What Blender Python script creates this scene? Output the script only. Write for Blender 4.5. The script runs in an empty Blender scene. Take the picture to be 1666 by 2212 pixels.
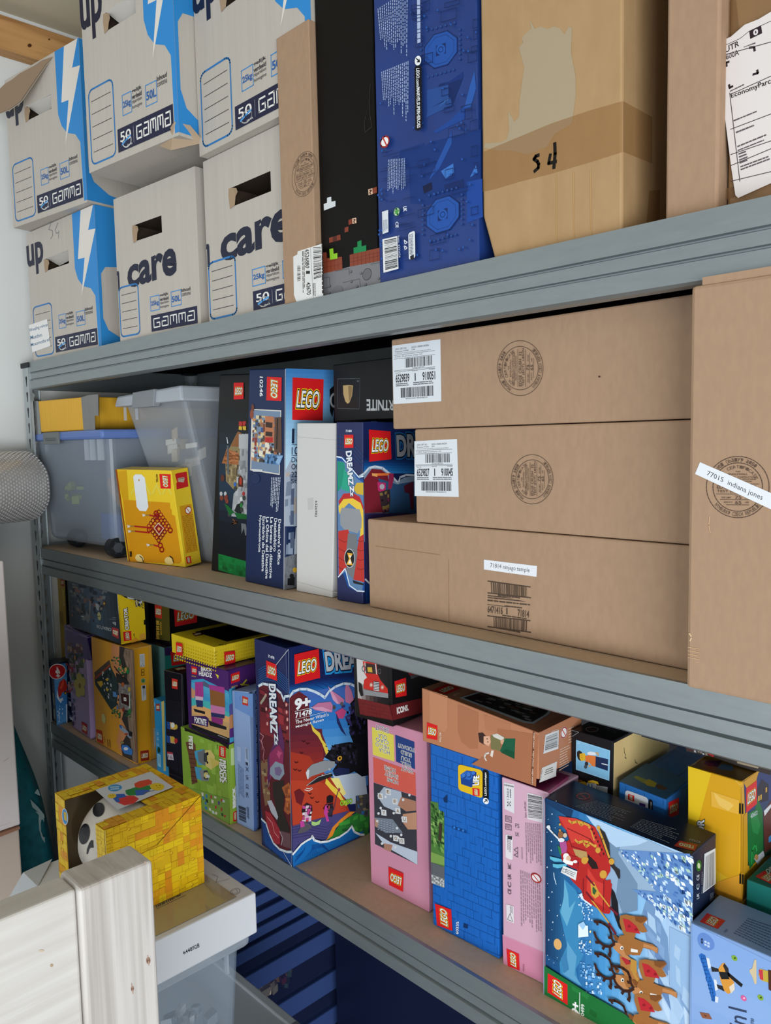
import bpy, bmesh, math, random
import numpy as np
from mathutils import Vector, Matrix, noise

# ---------------------------------------------------------------- camera, world, light
SC = bpy.context.scene
COL = SC.collection
YAW, PITCH, ROLL, FPX = 0.80087, 0.08955, -0.02113, 1723.07      # photograph 1666 x 2212
CAM = Vector((0.0, -0.8, 1.57))
def cam_axes():
    f = Vector((-math.sin(YAW)*math.cos(PITCH), math.cos(YAW)*math.cos(PITCH), -math.sin(PITCH)))
    r = f.cross(Vector((0, 0, 1))).normalized(); u = r.cross(f)
    R = math.cos(ROLL)*r + math.sin(ROLL)*u
    U = -math.sin(ROLL)*r + math.cos(ROLL)*u
    return R, U, f
CR, CU, CF = cam_axes()
cd = bpy.data.cameras.new('camera'); cam = bpy.data.objects.new('camera', cd); COL.objects.link(cam)
cd.sensor_fit = 'HORIZONTAL'; cd.sensor_width = 36; cd.lens = 36*FPX/1666; cd.clip_start = 0.02
m = Matrix((CR, CU, -CF)).transposed().to_4x4(); m.translation = CAM
cam.matrix_world = m
SC.camera = cam
SC.view_settings.view_transform = 'Standard'; SC.view_settings.look = 'None'
SC.view_settings.gamma = 1; SC.view_settings.use_curve_mapping = False
SC.view_settings.exposure = 0.0
W = bpy.data.worlds.new('daylight'); SC.world = W; W.use_nodes = True
W.node_tree.nodes['Background'].inputs[0].default_value = (0.80, 0.90, 1.0, 1)
W.node_tree.nodes['Background'].inputs[1].default_value = 0.37
def area(name, loc, target, sx, sy, power, col):
    l = bpy.data.lights.new(name, 'AREA'); l.shape = 'RECTANGLE'; l.size = sx; l.size_y = sy
    l.energy = power; l.color = col
    o = bpy.data.objects.new(name, l); COL.objects.link(o); o.location = loc
    o.rotation_euler = (Vector(target)-Vector(loc)).to_track_quat('-Z', 'Y').to_euler()
    return o
# daylight through the garden doors behind and to the right of the photographer
area('window_daylight', (2.4, -2.3, .75), (-1.4, 0.0, .95), 2.4, 1.3, 142, (0.93, 0.97, 1.0))

area('rear_window_daylight', (-0.2, -3.5, 1.0), (-1.7, 0.1, .85), 1.5, 1.5, 36, (0.90, 0.95, 1.0))  # added fill from behind the camera, brightens the lower left

# ---------------------------------------------------------------- pixel helpers: a point of the photograph on a plane of the room
CRP = dict(a=(0,0,.42017),b=(600,0,.33013),c=(1030,0,.38175),d=(0,750,.33613),e=(440,700,.33613),g=(780,560,.53181),
 h=(0,1180,.33613),i=(340,1330,.30012),j=(760,1380,.37066),k=(1150,1500,.3219),l=(0,1600,.42017),m=(20,700,.18007),
 n=(20,1380,.18007),o=(420,1700,.48019),p=(0,1650,.15821),q=(100,1240,.18987),r=(0,0,.23506),s=(1440,0,.19894),
 t=(1460,1580,.28571),u=(340,1900,.2521),v=(60,800,.2521),w=(1220,1530,.18007),x=(440,1780,.33613),y=(840,720,.16275),
 z=(1040,720,.18077),A=(0,940,.13556),B=(1170,1700,.23145),C=(560,1380,.22599),P=(0,0,1))
def ray(c, x, y):
    a = CRP[c]; X = a[0]+x*a[2]; Y = a[1]+y*a[2]
    return CF + (X-833)/FPX*CR - (Y-1106)/FPX*CU
def hit(c, x, y, ax, val):
    d = ray(c, x, y); t = (val-CAM[ax])/d[ax]
    return CAM + d*t
Z1, Z2, Z3 = 1.792, 1.307, 0.8325          # tops of the three shelves in view

# ---------------------------------------------------------------- materials
def lin(h):
    h = h.lstrip('#'); h = ''.join(c*2 for c in h) if len(h) == 3 else h; v = [int(h[k:k+2], 16)/255 for k in (0, 2, 4)]
    return tuple(x/12.92 if x <= .04045 else ((x+.055)/1.055)**2.4 for x in v)
MATS = {}
def flat(h, rough=.38, spec=.22):
    k = (h, rough, spec)
    if k in MATS: return MATS[k]
    m = bpy.data.materials.new('print_'+h.strip('#')); m.use_nodes = True
    b = m.node_tree.nodes['Principled BSDF']
    b.inputs['Base Color'].default_value = (*lin(h), 1)
    b.inputs['Roughness'].default_value = rough
    b.inputs['Specular IOR Level'].default_value = spec
    MATS[k] = m; return m
def noisy(name, c1, c2, scale=(20,20,20), rough=.6, metal=0, bump=0, detail=4, spec=.4, contrast=.5, c3=None):
    k = (name,)
    if k in MATS: return MATS[k]
    m = bpy.data.materials.new(name); m.use_nodes = True; nt = m.node_tree; b = nt.nodes['Principled BSDF']
    tc = nt.nodes.new('ShaderNodeTexCoord'); mp = nt.nodes.new('ShaderNodeMapping'); mp.inputs['Scale'].default_value = scale
    nz = nt.nodes.new('ShaderNodeTexNoise'); nz.inputs['Scale'].default_value = 1; nz.inputs['Detail'].default_value = detail
    rp = nt.nodes.new('ShaderNodeValToRGB')
    rp.color_ramp.elements[0].position = .5-contrast/2; rp.color_ramp.elements[1].position = .5+contrast/2
    rp.color_ramp.elements[0].color = (*lin(c1), 1); rp.color_ramp.elements[1].color = (*lin(c2), 1)
    if c3:
        e = rp.color_ramp.elements.new(.5); e.color = (*lin(c3), 1)
    nt.links.new(tc.outputs['Object'], mp.inputs[0]); nt.links.new(mp.outputs[0], nz.inputs['Vector'])
    nt.links.new(nz.outputs[0], rp.inputs[0]); nt.links.new(rp.outputs[0], b.inputs['Base Color'])
    b.inputs['Roughness'].default_value = rough; b.inputs['Metallic'].default_value = metal
    b.inputs['Specular IOR Level'].default_value = spec
    if bump:
        bp = nt.nodes.new('ShaderNodeBump'); bp.inputs['Strength'].default_value = bump; bp.inputs['Distance'].default_value = .002
        nt.links.new(nz.outputs[0], bp.inputs['Height']); nt.links.new(bp.outputs[0], b.inputs['Normal'])
    MATS[k] = m; return m
def wood(name, c1, c2, axis_scale, dist=3.0, rough=.6):
    if (name,) in MATS: return MATS[(name,)]
    m = bpy.data.materials.new(name); m.use_nodes = True; nt = m.node_tree; b = nt.nodes['Principled BSDF']
    tc = nt.nodes.new('ShaderNodeTexCoord'); mp = nt.nodes.new('ShaderNodeMapping'); mp.inputs['Scale'].default_value = axis_scale
    n1 = nt.nodes.new('ShaderNodeTexNoise'); n1.inputs['Scale'].default_value = 1; n1.inputs['Detail'].default_value = 5
    n1.inputs['Distortion'].default_value = dist
    rp = nt.nodes.new('ShaderNodeValToRGB'); rp.color_ramp.elements[0].position = .32; rp.color_ramp.elements[1].position = .62
    rp.color_ramp.elements[0].color = (*lin(c1), 1); rp.color_ramp.elements[1].color = (*lin(c2), 1)
    nt.links.new(tc.outputs['Object'], mp.inputs[0]); nt.links.new(mp.outputs[0], n1.inputs['Vector'])
    nt.links.new(n1.outputs[0], rp.inputs[0]); nt.links.new(rp.outputs[0], b.inputs['Base Color'])
    b.inputs['Roughness'].default_value = rough
    MATS[(name,)] = m; return m
def clear(name, col, see=.5, rough=.3):
    if (name,) in MATS: return MATS[(name,)]
    m = bpy.data.materials.new(name); m.use_nodes = True; nt = m.node_tree; b = nt.nodes['Principled BSDF']
    b.inputs['Base Color'].default_value = (*lin(col), 1); b.inputs['Roughness'].default_value = rough
    tr = nt.nodes.new('ShaderNodeBsdfTransparent'); mx = nt.nodes.new('ShaderNodeMixShader'); mx.inputs[0].default_value = 1-see
    tr.inputs[0].default_value = (.93, .95, .97, 1)
    out = nt.nodes['Material Output']
    nt.links.new(tr.outputs[0], mx.inputs[1]); nt.links.new(b.outputs[0], mx.inputs[2]); nt.links.new(mx.outputs[0], out.inputs[0])
    MATS[(name,)] = m; return m
M_CARD = noisy('corrugated_cardboard', '#9d8068', '#a6896f', (150, 150, 60), .75, 0, .15, 6, .25, .6)
M_CARD2 = noisy('tan_cardboard', '#a4845d', '#ae8f67', (60, 60, 24), .7, 0, .1, 6, .3, .6)
M_CARD3 = noisy('dark_cardboard', '#7d5f3f', '#8f6e4a', (30, 30, 4), .5, 0, .1, 3, .4, .6)
M_WCARD = noisy('white_cardboard', '#b4ada4', '#bdb6ad', (150, 150, 5), .6, 0, .12, 4, .3, .7)
M_GALV = noisy('galvanised_steel', '#8f979a', '#9ba3a5', (30, 150, 150), .42, .75, .05, 6, .5, .8)
M_POST = noisy('galvanised_post', '#a5adb0', '#c0c8ca', (60, 60, 9), .38, .7, .05, 5, .5, .8)
M_BOARD = noisy('hardboard', '#b9a088', '#c8b198', (120, 120, 120), .7, 0, .1, 6, .25, .8)
M_UNDER = noisy('underside_shade_and_bag_black', '#0b0b0d', '#111113', (80, 80, 80), .9, 0, .3, 5, .05, .8)  # near-black puts shade under the boards into the colour; also black bag fabric
M_DARK = flat('#0d0d10', .6, .2)

# ---------------------------------------------------------------- object helpers
def tag(o, label=None, cat=None, group=None, kind=None):
    if label: o['label'] = label
    if cat: o['category'] = cat
    if group: o['group'] = group
    if kind: o['kind'] = kind
    return o
def empty(name, loc, label, cat, group=None):
    o = bpy.data.objects.new(name, None); COL.objects.link(o); o.location = loc; o.empty_display_size = .05
    return tag(o, label, cat, group)
class MB:
    """collects polygons in room coordinates and links them as one mesh"""
    def __init__(s): s.v = []; s.f = []; s.m = []; s.mats = []
    def mi(s, mat):
        if mat not in s.mats: s.mats.append(mat)
        return s.mats.index(mat)
    def poly(s, pts, mat):
        n = len(s.v); s.v += [tuple(p) for p in pts]; s.f.append(tuple(range(n, n+len(pts)))); s.m.append(s.mi(mat))
    def mesh(s, pts, faces, mat):
        n = len(s.v); s.v += [tuple(p) for p in pts]; k = s.mi(mat)
        for f in faces: s.f.append(tuple(i+n for i in f)); s.m.append(k)
    def hexa(s, c, mat):     # c: 4 bottom (ccw) then 4 top
        s.mesh(c, [(3,2,1,0),(4,5,6,7),(0,1,5,4),(1,2,6,5),(2,3,7,6),(3,0,4,7)], mat)
    def box(s, a, b, mat):
        (x0,y0,z0),(x1,y1,z1) = a, b
        s.hexa([(x0,y0,z0),(x1,y0,z0),(x1,y1,z0),(x0,y1,z0),(x0,y0,z1),(x1,y0,z1),(x1,y1,z1),(x0,y1,z1)], mat)
    def tube(s, a, b, ra, rb, mat, n=16, caps=True):
        a = Vector(a); b = Vector(b); d = (b-a).normalized()
        t = d.orthogonal().normalized(); w = d.cross(t)
        pts = []
        for p, r in ((a, ra), (b, rb)):
            for k in range(n):
                an = 2*math.pi*k/n; pts.append(p + r*(math.cos(an)*t + math.sin(an)*w))
        fs = [(k, (k+1) % n, n+(k+1) % n, n+k) for k in range(n)]
        if caps: fs += [tuple(range(n-1, -1, -1)), tuple(range(n, 2*n))]
        s.mesh(pts, fs, mat)
    def build(s, name, parent=None, bevel=0, smooth=False, label=None, seg=2, merge=False):
        me = bpy.data.meshes.new(name)
        off = PLOC.get(parent.name, Vector((0,0,0))) if parent else Vector((0,0,0))
        me.from_pydata([tuple(Vector(v)-off) for v in s.v], [], s.f)
        for mt in s.mats: me.materials.append(mt)
        me.polygons.foreach_set('material_index', s.m)
        if smooth: me.polygons.foreach_set('use_smooth', [True]*len(me.polygons))
        me.update()
        if merge:
            bm = bmesh.new(); bm.from_mesh(me); bmesh.ops.remove_doubles(bm, verts=bm.verts, dist=1e-5)
            bmesh.ops.recalc_face_normals(bm, faces=bm.faces); bm.to_mesh(me); bm.free()
        o = bpy.data.objects.new(name, me); COL.objects.link(o)
        if parent: o.parent = parent
        if bevel:
            md = o.modifiers.new('edge', 'BEVEL'); md.width = bevel; md.segments = seg; md.limit_method = 'ANGLE'
        if parent: PLOC[o.name] = off
        if label: o['label'] = label
        return o
PLOC = {}
def root(name, loc, label, cat, group=None):
    o = empty(name, loc, label, cat, group); PLOC[o.name] = Vector(loc); return o

# text as filled outlines, fitted into a quad
TXT = {}
def textmesh(body, offset=0.0, shear=0.0):
    k = (body, offset, shear)
    if k in TXT: return TXT[k]
    cu = bpy.data.curves.new('t', 'FONT'); cu.body = body; cu.offset = offset; cu.shear = shear
    cu.resolution_u = 2 if len(body) > 12 else 3
    ob = bpy.data.objects.new('t', cu); COL.objects.link(ob)
    dg = bpy.context.evaluated_depsgraph_get(); dg.update()
    me = bpy.data.meshes.new_from_object(ob.evaluated_get(dg))
    vs = [(v.co.x, v.co.y) for v in me.vertices]; fs = [tuple(p.vertices) for p in me.polygons]
    bpy.data.objects.remove(ob); bpy.data.curves.remove(cu); bpy.data.meshes.remove(me)
    TXT[k] = (vs, fs); return TXT[k]
def tbounds(body, shear=0.0, offset=0.0):
    vs, fs = textmesh(body, offset, shear)
    xs = [p[0] for p in vs] or [0, 1]; ys = [p[1] for p in vs] or [0, 1]
    return min(xs), max(xs), min(ys), max(ys)

class Face:
    """a flat face of a thing: pixels of the photograph or unit coordinates (0,0 = top left) to points on it"""
    def __init__(s, tl, tr, br, bl, toward=None):
        s.c = [Vector(p) for p in (tl, tr, br, bl)]
        n = (s.c[1]-s.c[3]).cross(s.c[2]-s.c[0]).normalized()
        if n.dot(CAM-s.c[0]) < 0: n = -n
        s.n = n; s.o = (s.c[0]+s.c[1]+s.c[2]+s.c[3])/4; s.lay = 0
    def px(s, c, x, y):
        d = ray(c, x, y); t = (s.o-CAM).dot(s.n)/d.dot(s.n); return CAM+d*t
    def uv(s, u, v):
        a, b, c, d = s.c
        return (a*(1-u)+b*u)*(1-v) + (d*(1-u)+c*u)*v
class Print:
    """ink and stickers lying on a Face. crop: photograph crop for coordinates, or 'uv'"""
    def __init__(s, face, crop, start=1):
        s.F = face; s.c = crop; s.b = MB()
    def pt(s, p):
        return s.F.uv(*p) if s.c == 'uv' else s.F.px(s.c, *p)
    def e(s):
        s.F.lay += 1; return s.F.n*(.0003+.000015*s.F.lay)
    def poly(s, pts, col, rough=.38):
        e = s.e(); s.b.poly([s.pt(p)+e for p in pts], flat(col, rough) if isinstance(col, str) else col); return s
    def polys(s, lst, col):
        e = s.e(); mt = flat(col) if isinstance(col, str) else col
        for pts in lst: s.b.poly([s.pt(p)+e for p in pts], mt)
        return s
    def rect(s, x0, y0, x1, y1, col): return s.poly([(x0,y0),(x1,y0),(x1,y1),(x0,y1)], col)
    def lerp(s, quad, u, v):
        a, b, c, d = quad
        return tuple((a[k]*(1-u)+b[k]*u)*(1-v)+(d[k]*(1-u)+c[k]*u)*v for k in (0, 1))
    def line(s, pts, w, col):
        e = s.e(); mt = flat(col) if isinstance(col, str) else col
        P = [s.pt(p) for p in pts]
        for a, b in zip(P, P[1:]):
            d = (b-a)
            if d.length < 1e-7: continue
            q = d.normalized().cross(s.F.n)*w/2; d2 = d.normalized()*w*.3
            s.b.poly([a-d2+q+e, b+d2+q+e, b+d2-q+e, a-d2-q+e], mt)
        return s
    def loop(s, pts, w, col): return s.line(list(pts)+[pts[0]], w, col)
    def rquad(s, quad, r, n=4):
        """rounded quad outline, r in unit coordinates (rx, ry)"""
        out = []
        for cx, cy, a0 in ((1-r[0], r[1], -90), (1-r[0], 1-r[1], 0), (r[0], 1-r[1], 90), (r[0], r[1], 180)):
            for k in range(n+1):
                a = math.radians(a0+90*k/n); out.append(s.lerp(quad, cx+r[0]*math.cos(a), cy+r[1]*math.sin(a)))
        return out
    def ell(s, quad, col, n=24, a0=0, a1=360):
        return s.poly([s.lerp(quad, .5+.5*math.cos(math.radians(a0+(a1-a0)*k/n)), .5+.5*math.sin(math.radians(a0+(a1-a0)*k/n))) for k in range(n)], col)
    def ring(s, quad, w, col, n=40, r=1.0):
        return s.loop([s.lerp(quad, .5+.5*r*math.cos(2*math.pi*k/n), .5+.5*r*math.sin(2*math.pi*k/n)) for k in range(n)], w, col)
    def dot(s, x, y, rx, ry, col): return s.ell([(x-rx,y-ry),(x+rx,y-ry),(x+rx,y+ry),(x-rx,y+ry)], col, 16)
    def grad(s, quad, cols, n=16, vert=True):
        e = s.e(); k = len(cols)-1
        L = [tuple(int(c.lstrip('#')[j:j+2], 16) for j in (0,2,4)) for c in cols]
        for i in range(n):
            t = (i+.5)/n*k; a = min(int(t), k-1); f = t-a
            h = '#%02x%02x%02x' % tuple(int(L[a][j]*(1-f)+L[a+1][j]*f) for j in range(3))
            u0, u1 = i/n, (i+1)/n
            q = [(0,u0),(1,u0),(1,u1),(0,u1)] if vert else [(u0,0),(u1,0),(u1,1),(u0,1)]
            s.b.poly([s.pt(s.lerp(quad, *w))+e for w in q], flat(h))
        return s
    def text(s, body, quad, col, off=0.0, shear=0.0, e=None, base=None):
        vs, fs = textmesh(body, off, shear); x0, x1, y0, y1 = base or tbounds(body, shear)
        e = e or s.e(); mt = flat(col) if isinstance(col, str) else col
        s.b.mesh([s.pt(s.lerp(quad, (x-x0)/(x1-x0), 1-(y-y0)/(y1-y0)))+e for x, y in vs], fs, mt)
        return s
    def outl(s, body, quad, cols, shear=0.0, offs=(.10, .055, .01)):
        """outlined lettering: widest colour first"""
        b = tbounds(body, shear, 0)
        for c, o in zip(cols, offs): s.text(body, quad, c, o, shear, base=b)
        return s
    def logo(s, quad, red='#d51f23'):
        s.poly(quad, red)
        q = [s.lerp(quad, .13, .30), s.lerp(quad, .87, .30), s.lerp(quad, .87, .70), s.lerp(quad, .13, .70)]
        b = tbounds('LEGO', .25, 0)
        for c, o in (('#f6d21c', .10), ('#131313', .062), ('#f4f4f4', .012)): s.text('LEGO', q, c, o, .25, base=b)
        return s
    def bars(s, quad, col='#1a1a1c', seed=1, n=34):
        rng = random.Random(seed); e = s.e(); u = 0; mt = flat(col)
        ws = [rng.choice((1,1,2,3)) for _ in range(2*n)]; tot = sum(ws)
        for k, w in enumerate(ws):
            if k % 2 == 0:
                s.b.poly([s.pt(s.lerp(quad, *p))+e for p in ((u/tot,0),((u+w)/tot,0),((u+w)/tot,1),(u/tot,1))], mt)
            u += w
        return s
    def fine(s, quad, rows, col, seed=1, fill=.55, word=(.04,.14), ragged=.25):
        rng = random.Random(seed); e = s.e(); mt = flat(col)
        for r in range(rows):
            end = 1-rng.random()*ragged; u = 0
            while u < end:
                w = rng.uniform(*word); u1 = min(u+w, end)
                if u1-u > .01:
                    s.b.poly([s.pt(s.lerp(quad, *p))+e for p in ((u,(r+.2)/rows),(u1,(r+.2)/rows),(u1,(r+.2+fill)/rows),(u,(r+.2+fill)/rows))], mt)
                u = u1+.018
        return s
    def mosaic(s, quad, cols, nx, ny, seed=1, fill=.7, jit=.6, big=1.5):
        rng = random.Random(seed)
        es = [s.e()]; cnt = 0
        for i in range(nx):
            for j in range(ny):
                if rng.random() > fill: continue
                w = rng.uniform(.5, big)/nx; h = rng.uniform(.5, big)/ny
                u = (i+rng.uniform(-jit, jit)*.5)/nx; v = (j+rng.uniform(-jit, jit)*.5)/ny
                u0, u1, v0, v1 = max(0,u), min(1,u+w), max(0,v), min(1,v+h)
                if u1 <= u0 or v1 <= v0: continue
                sk = rng.uniform(-.2, .2)*w; cnt += 1
                s.b.poly([s.pt(s.lerp(quad, *p))+es[0]+s.F.n*(cnt*3.5e-6) for p in ((u0+sk,v0),(u1+sk*.5,v0),(u1-sk,v1),(u0,v1))], flat(rng.choice(cols)))
        s.F.lay += 1+cnt//4
        return s
    def bricks(s, quad, nu, nv, col, w=.0007, seed=1, keep=.8):
        rng = random.Random(seed); e = s.e(); mt = flat(col)
        def seg(a, b):
            A = s.pt(s.lerp(quad, *a)); B = s.pt(s.lerp(quad, *b)); d = B-A
            if d.length < 1e-6: return
            q = d.normalized().cross(s.F.n)*w/2
            s.b.poly([A+q+e, B+q+e, B-q+e, A-q+e], mt)
        for j in range(nv):
            v0, v1 = j/nv, (j+1)/nv
            for i in range(nu):
                if rng.random() < keep: seg((i/nu, v1), ((i+1)/nu, v1))
            u = rng.random()/nu
            while u < 1:
                seg((u, v0), (u, v1)); u += rng.choice((1, 1.5, 2, 2.5))/nu
        return s
    def stud(s, x, y, r, dark, light):
        s.dot(x+r*.25, y+r*.25, r, r*1.1, dark); s.dot(x, y, r*.85, r*.95, light); return s
    def done(s, name, parent, label=None):
        return s.b.build(name, parent, label=label)

class Box:
    """an upright carton standing on z0: bottom front edge from L to R (x, y), top heights, depth"""
    def __init__(s, name, label, cat, z0, L, R, h, dep, mat, group=None, hr=None, bevel=.0015, body='carton', tl=None, tr=None):
        s.z0 = z0; L = Vector((L[0], L[1], z0)); R = Vector((R[0], R[1], z0))
        d = (R-L).normalized(); n = Vector((d.y, -d.x, 0)); bk = -n*dep
        hr = h if hr is None else hr
        up = lambda p, hh: Vector((p.x, p.y, hh))
        s.root = root(name, (L+R+2*bk*.5+bk*0)/2 + bk*0, label, cat, group)
        def onf(q):          # a top corner of the photograph on the front plane
            r = ray(*q); t = (L-CAM).dot(n)/r.dot(n); return CAM+r*t
        TL = onf(tl) if tl else up(L, h)
        TR = onf(tr) if tr else up(R, hr)
        s.c = [L, R, R+bk, L+bk, TL, TR, TR+bk, TL+bk]
        s.finish(mat, bevel, body)
    def finish(s, mat, bevel, body):
        c = s.c; L, R, RB, LB, TL, TR, TRB, TLB = c
        if body:
            b = MB(); b.hexa(c, mat); s.body = b.build(body, s.root, bevel=bevel)
        s.F = Face(TL, TR, R, L); s.R = Face(TR, TRB, RB, R); s.T = Face(TLB, TRB, TR, TL)
    def p(s, face, crop): return Print(getattr(s, face), crop)
class FreeBox(Box):
    def __init__(s, name, label, cat, corners, mat, group=None, bevel=.0015, body='carton'):
        s.c = [Vector(p) for p in corners]; s.z0 = s.c[0].z
        s.root = root(name, (s.c[0]+s.c[1]+s.c[2]+s.c[3])/4, label, cat, group)
        s.finish(mat, bevel, body)
def Q(*a): return [(a[k], a[k+1]) for k in range(0, len(a), 2)]
# ---------------------------------------------------------------- the room
def struct(name, mb, **k):
    o = mb.build(name, **k); o['kind'] = 'structure'; return o
M_WALL = noisy('white_wall_paint', '#d9dcdb', '#e1e3e2', (3, 3, 3), .85, 0, .03, 3, .2)
M_CEIL = noisy('ceiling_paint', '#c9c0a8', '#d0c8b2', (3, 3, 3), .85, 0, .03, 3, .2)
M_FLOOR = noisy('grey_concrete_floor', '#6a6a68', '#7b7b78', (9, 9, 9), .7, 0, .1, 6, .3)
b = MB(); b.box((-2.34, -3.6, 0), (-2.24, .62, 2.80), M_WALL); struct('wall_left', b)
b = MB(); b.box((-2.24, .52, 0), (.9, .62, 2.80), M_WALL); struct('wall_back', b)
b = MB(); b.box((-2.34, -3.6, -.1), (1.8, .62, 0), M_FLOOR); struct('floor', b)
b = MB(); b.box((-2.34, -2.4, 2.70), (1.8, .62, 2.80), M_CEIL); struct('ceiling', b)
M_PINE = wood('ceiling_pine', '#9a6c3c', '#c3935c', (30, 1.6, 30), 1.5)
b = MB(); b.box((-2.24, -2.4, 2.585), (-2.195, .52, 2.67), M_PINE); o = struct('trim_1', b, bevel=.003)
pf = Face((-2.195,-.2,2.67),(-2.195,.3,2.67),(-2.195,.3,2.585),(-2.195,-.2,2.585))
kn = Print(pf, 'r').dot(272,418,20,18,'#5f3d22').dot(275,416,10,9,'#3c2616').dot(452,362,9,9,'#5a3a20'); kn.done('wood_knots', o)

# ---------------------------------------------------------------- galvanised shelving
shelf = root('storage_rack', (-1.0, .25, 0), 'galvanised steel storage rack with hardboard shelves along the white wall', 'shelving')
X0, X1 = -2.1415, .30
def beam(z, name='beam', y0=0.0, sgn=1, x0=X0, x1=X1):
    H = .068; t = z
    prof = [(0, 0), (0, -.0265), (.0055, -.0275), (.0055, -.0290), (.002, -.0305), (.002, -.0440), (.0065, -.0450), (.0065, -.0464), (.0, -.0485), (.0, -.068), (.004, -.071),
            (.022, -.071), (.022, -.0695), (.006, -.0695), (.006, 0.0)]
    n = len(prof); pts = []
    for x in (x0, x1):
        for (y, zz) in prof: pts.append((x, y0+sgn*y, t+zz))
    b = MB(); fs = [(k, (k+1) % n, n+(k+1) % n, n+k) for k in range(n)]
    b.mesh(pts, fs, M_GALV); b.poly(pts[:n], M_GALV); b.poly(pts[n:], M_GALV)
    return b.build(name, shelf)
for z in (Z1-.0006, Z2-.0006, Z3-.0006):
    beam(z); beam(z, 'beam', .50, -1)
    b = MB(); b.box((-2.1815, .03, z-.070), (-2.170, .47, z-.001), M_GALV); b.build('end_beam', shelf, bevel=.001)
    b = MB(); b.box((-2.169, .0065, z-.006), (.30, .4935, z), M_BOARD)
    b.box((-2.169, .0065, z-.0105), (.30, .4935, z-.0065), M_UNDER); b.build('shelf_board', shelf)  # lower layer coloured near-black for the shade beneath the board
def holed(outer, holes, to3, mat, thick, nrm):
    """flat steel strip with real holes"""
    bm = bmesh.new(); es = []
    for lp in [outer]+holes:
        vs = [bm.verts.new(to3(p)) for p in lp]
        for k in range(len(vs)): es.append(bm.edges.new((vs[k], vs[(k+1) % len(vs)])))
    bmesh.ops.triangle_fill(bm, use_beauty=True, use_dissolve=False, edges=es)
    me = bpy.data.meshes.new('strip'); bm.to_mesh(me); bm.free()
    vs = [Vector(v.co) for v in me.vertices]; fs = [tuple(p.vertices) for p in me.polygons]
    return vs, fs
def keyhole(cx, cz, r, w, l):
    pts = [(cx+r*math.sin(math.radians(a)), cz+r*math.cos(math.radians(a))) for a in range(-130, 131, 26)]
    return pts + [(cx+w, cz-l), (cx-w, cz-l)]
def post(x, y, sx, sy, zt):
    b = MB()
    H1 = [keyhole(x+sx*.022, z, .0055, .0022, .021) for z in np.arange(.05, zt-.03, .0405)]
    vs, fs = holed([(x, .001), (x+sx*.042, .001), (x+sx*.042, zt), (x, zt)], H1, lambda p: (p[0], y, p[1]), M_POST, .0015, None)
    b.mesh(vs, fs, M_POST); b.mesh([v+Vector((0, sy*.0016, 0)) for v in vs], fs, M_POST)
    H2 = []
    for z in np.arange(.045, zt-.03, .0405):
        c = y+sy*.021; r = .006
        H2.append([(c-.007*sy, z+.009), (c+.003*sy, z+.009), (c+.0075*sy, z+.004), (c+.006*sy, z-.001), (c+.004*sy, z-.003), (c+.004*sy, z-.013), (c-.007*sy, z-.013)])
    vs, fs = holed([(y, .001), (y+sy*.040, .001), (y+sy*.040, zt), (y, zt)], H2, lambda p: (x, p[0], p[1]), M_POST, .0015, None)
    b.mesh(vs, fs, M_POST); b.mesh([v+Vector((sx*.0016, 0, 0)) for v in vs], fs, M_POST)
    b.box((min(x+sx*.0405, x+sx*.043), min(y, y+sy*.006), .001), (max(x+sx*.0405, x+sx*.043), max(y, y+sy*.006), zt), M_POST)
    b.box((min(x, x+sx*.006), min(y+sy*.039, y+sy*.0405), .001), (max(x, x+sx*.006), max(y+sy*.039, y+sy*.0405), zt), M_POST)
    o = b.build('post', shelf)
    c = MB(); c.box((min(x-.006*sx, x+sx*.046), min(y-.003*sy, y+sy*.043), zt-.010), (max(x-.006*sx, x+sx*.046), max(y-.003*sy, y+sy*.043), zt+.003), flat('#26282a', .6))
    c.build('post_cap', o, bevel=.001)
    return o
for a_ in ((-2.184,-.001,1,1), (-2.184,.501,1,-1), (.342,-.001,-1,1), (.342,.501,-1,-1)): post(*a_, 1.788)
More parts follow.
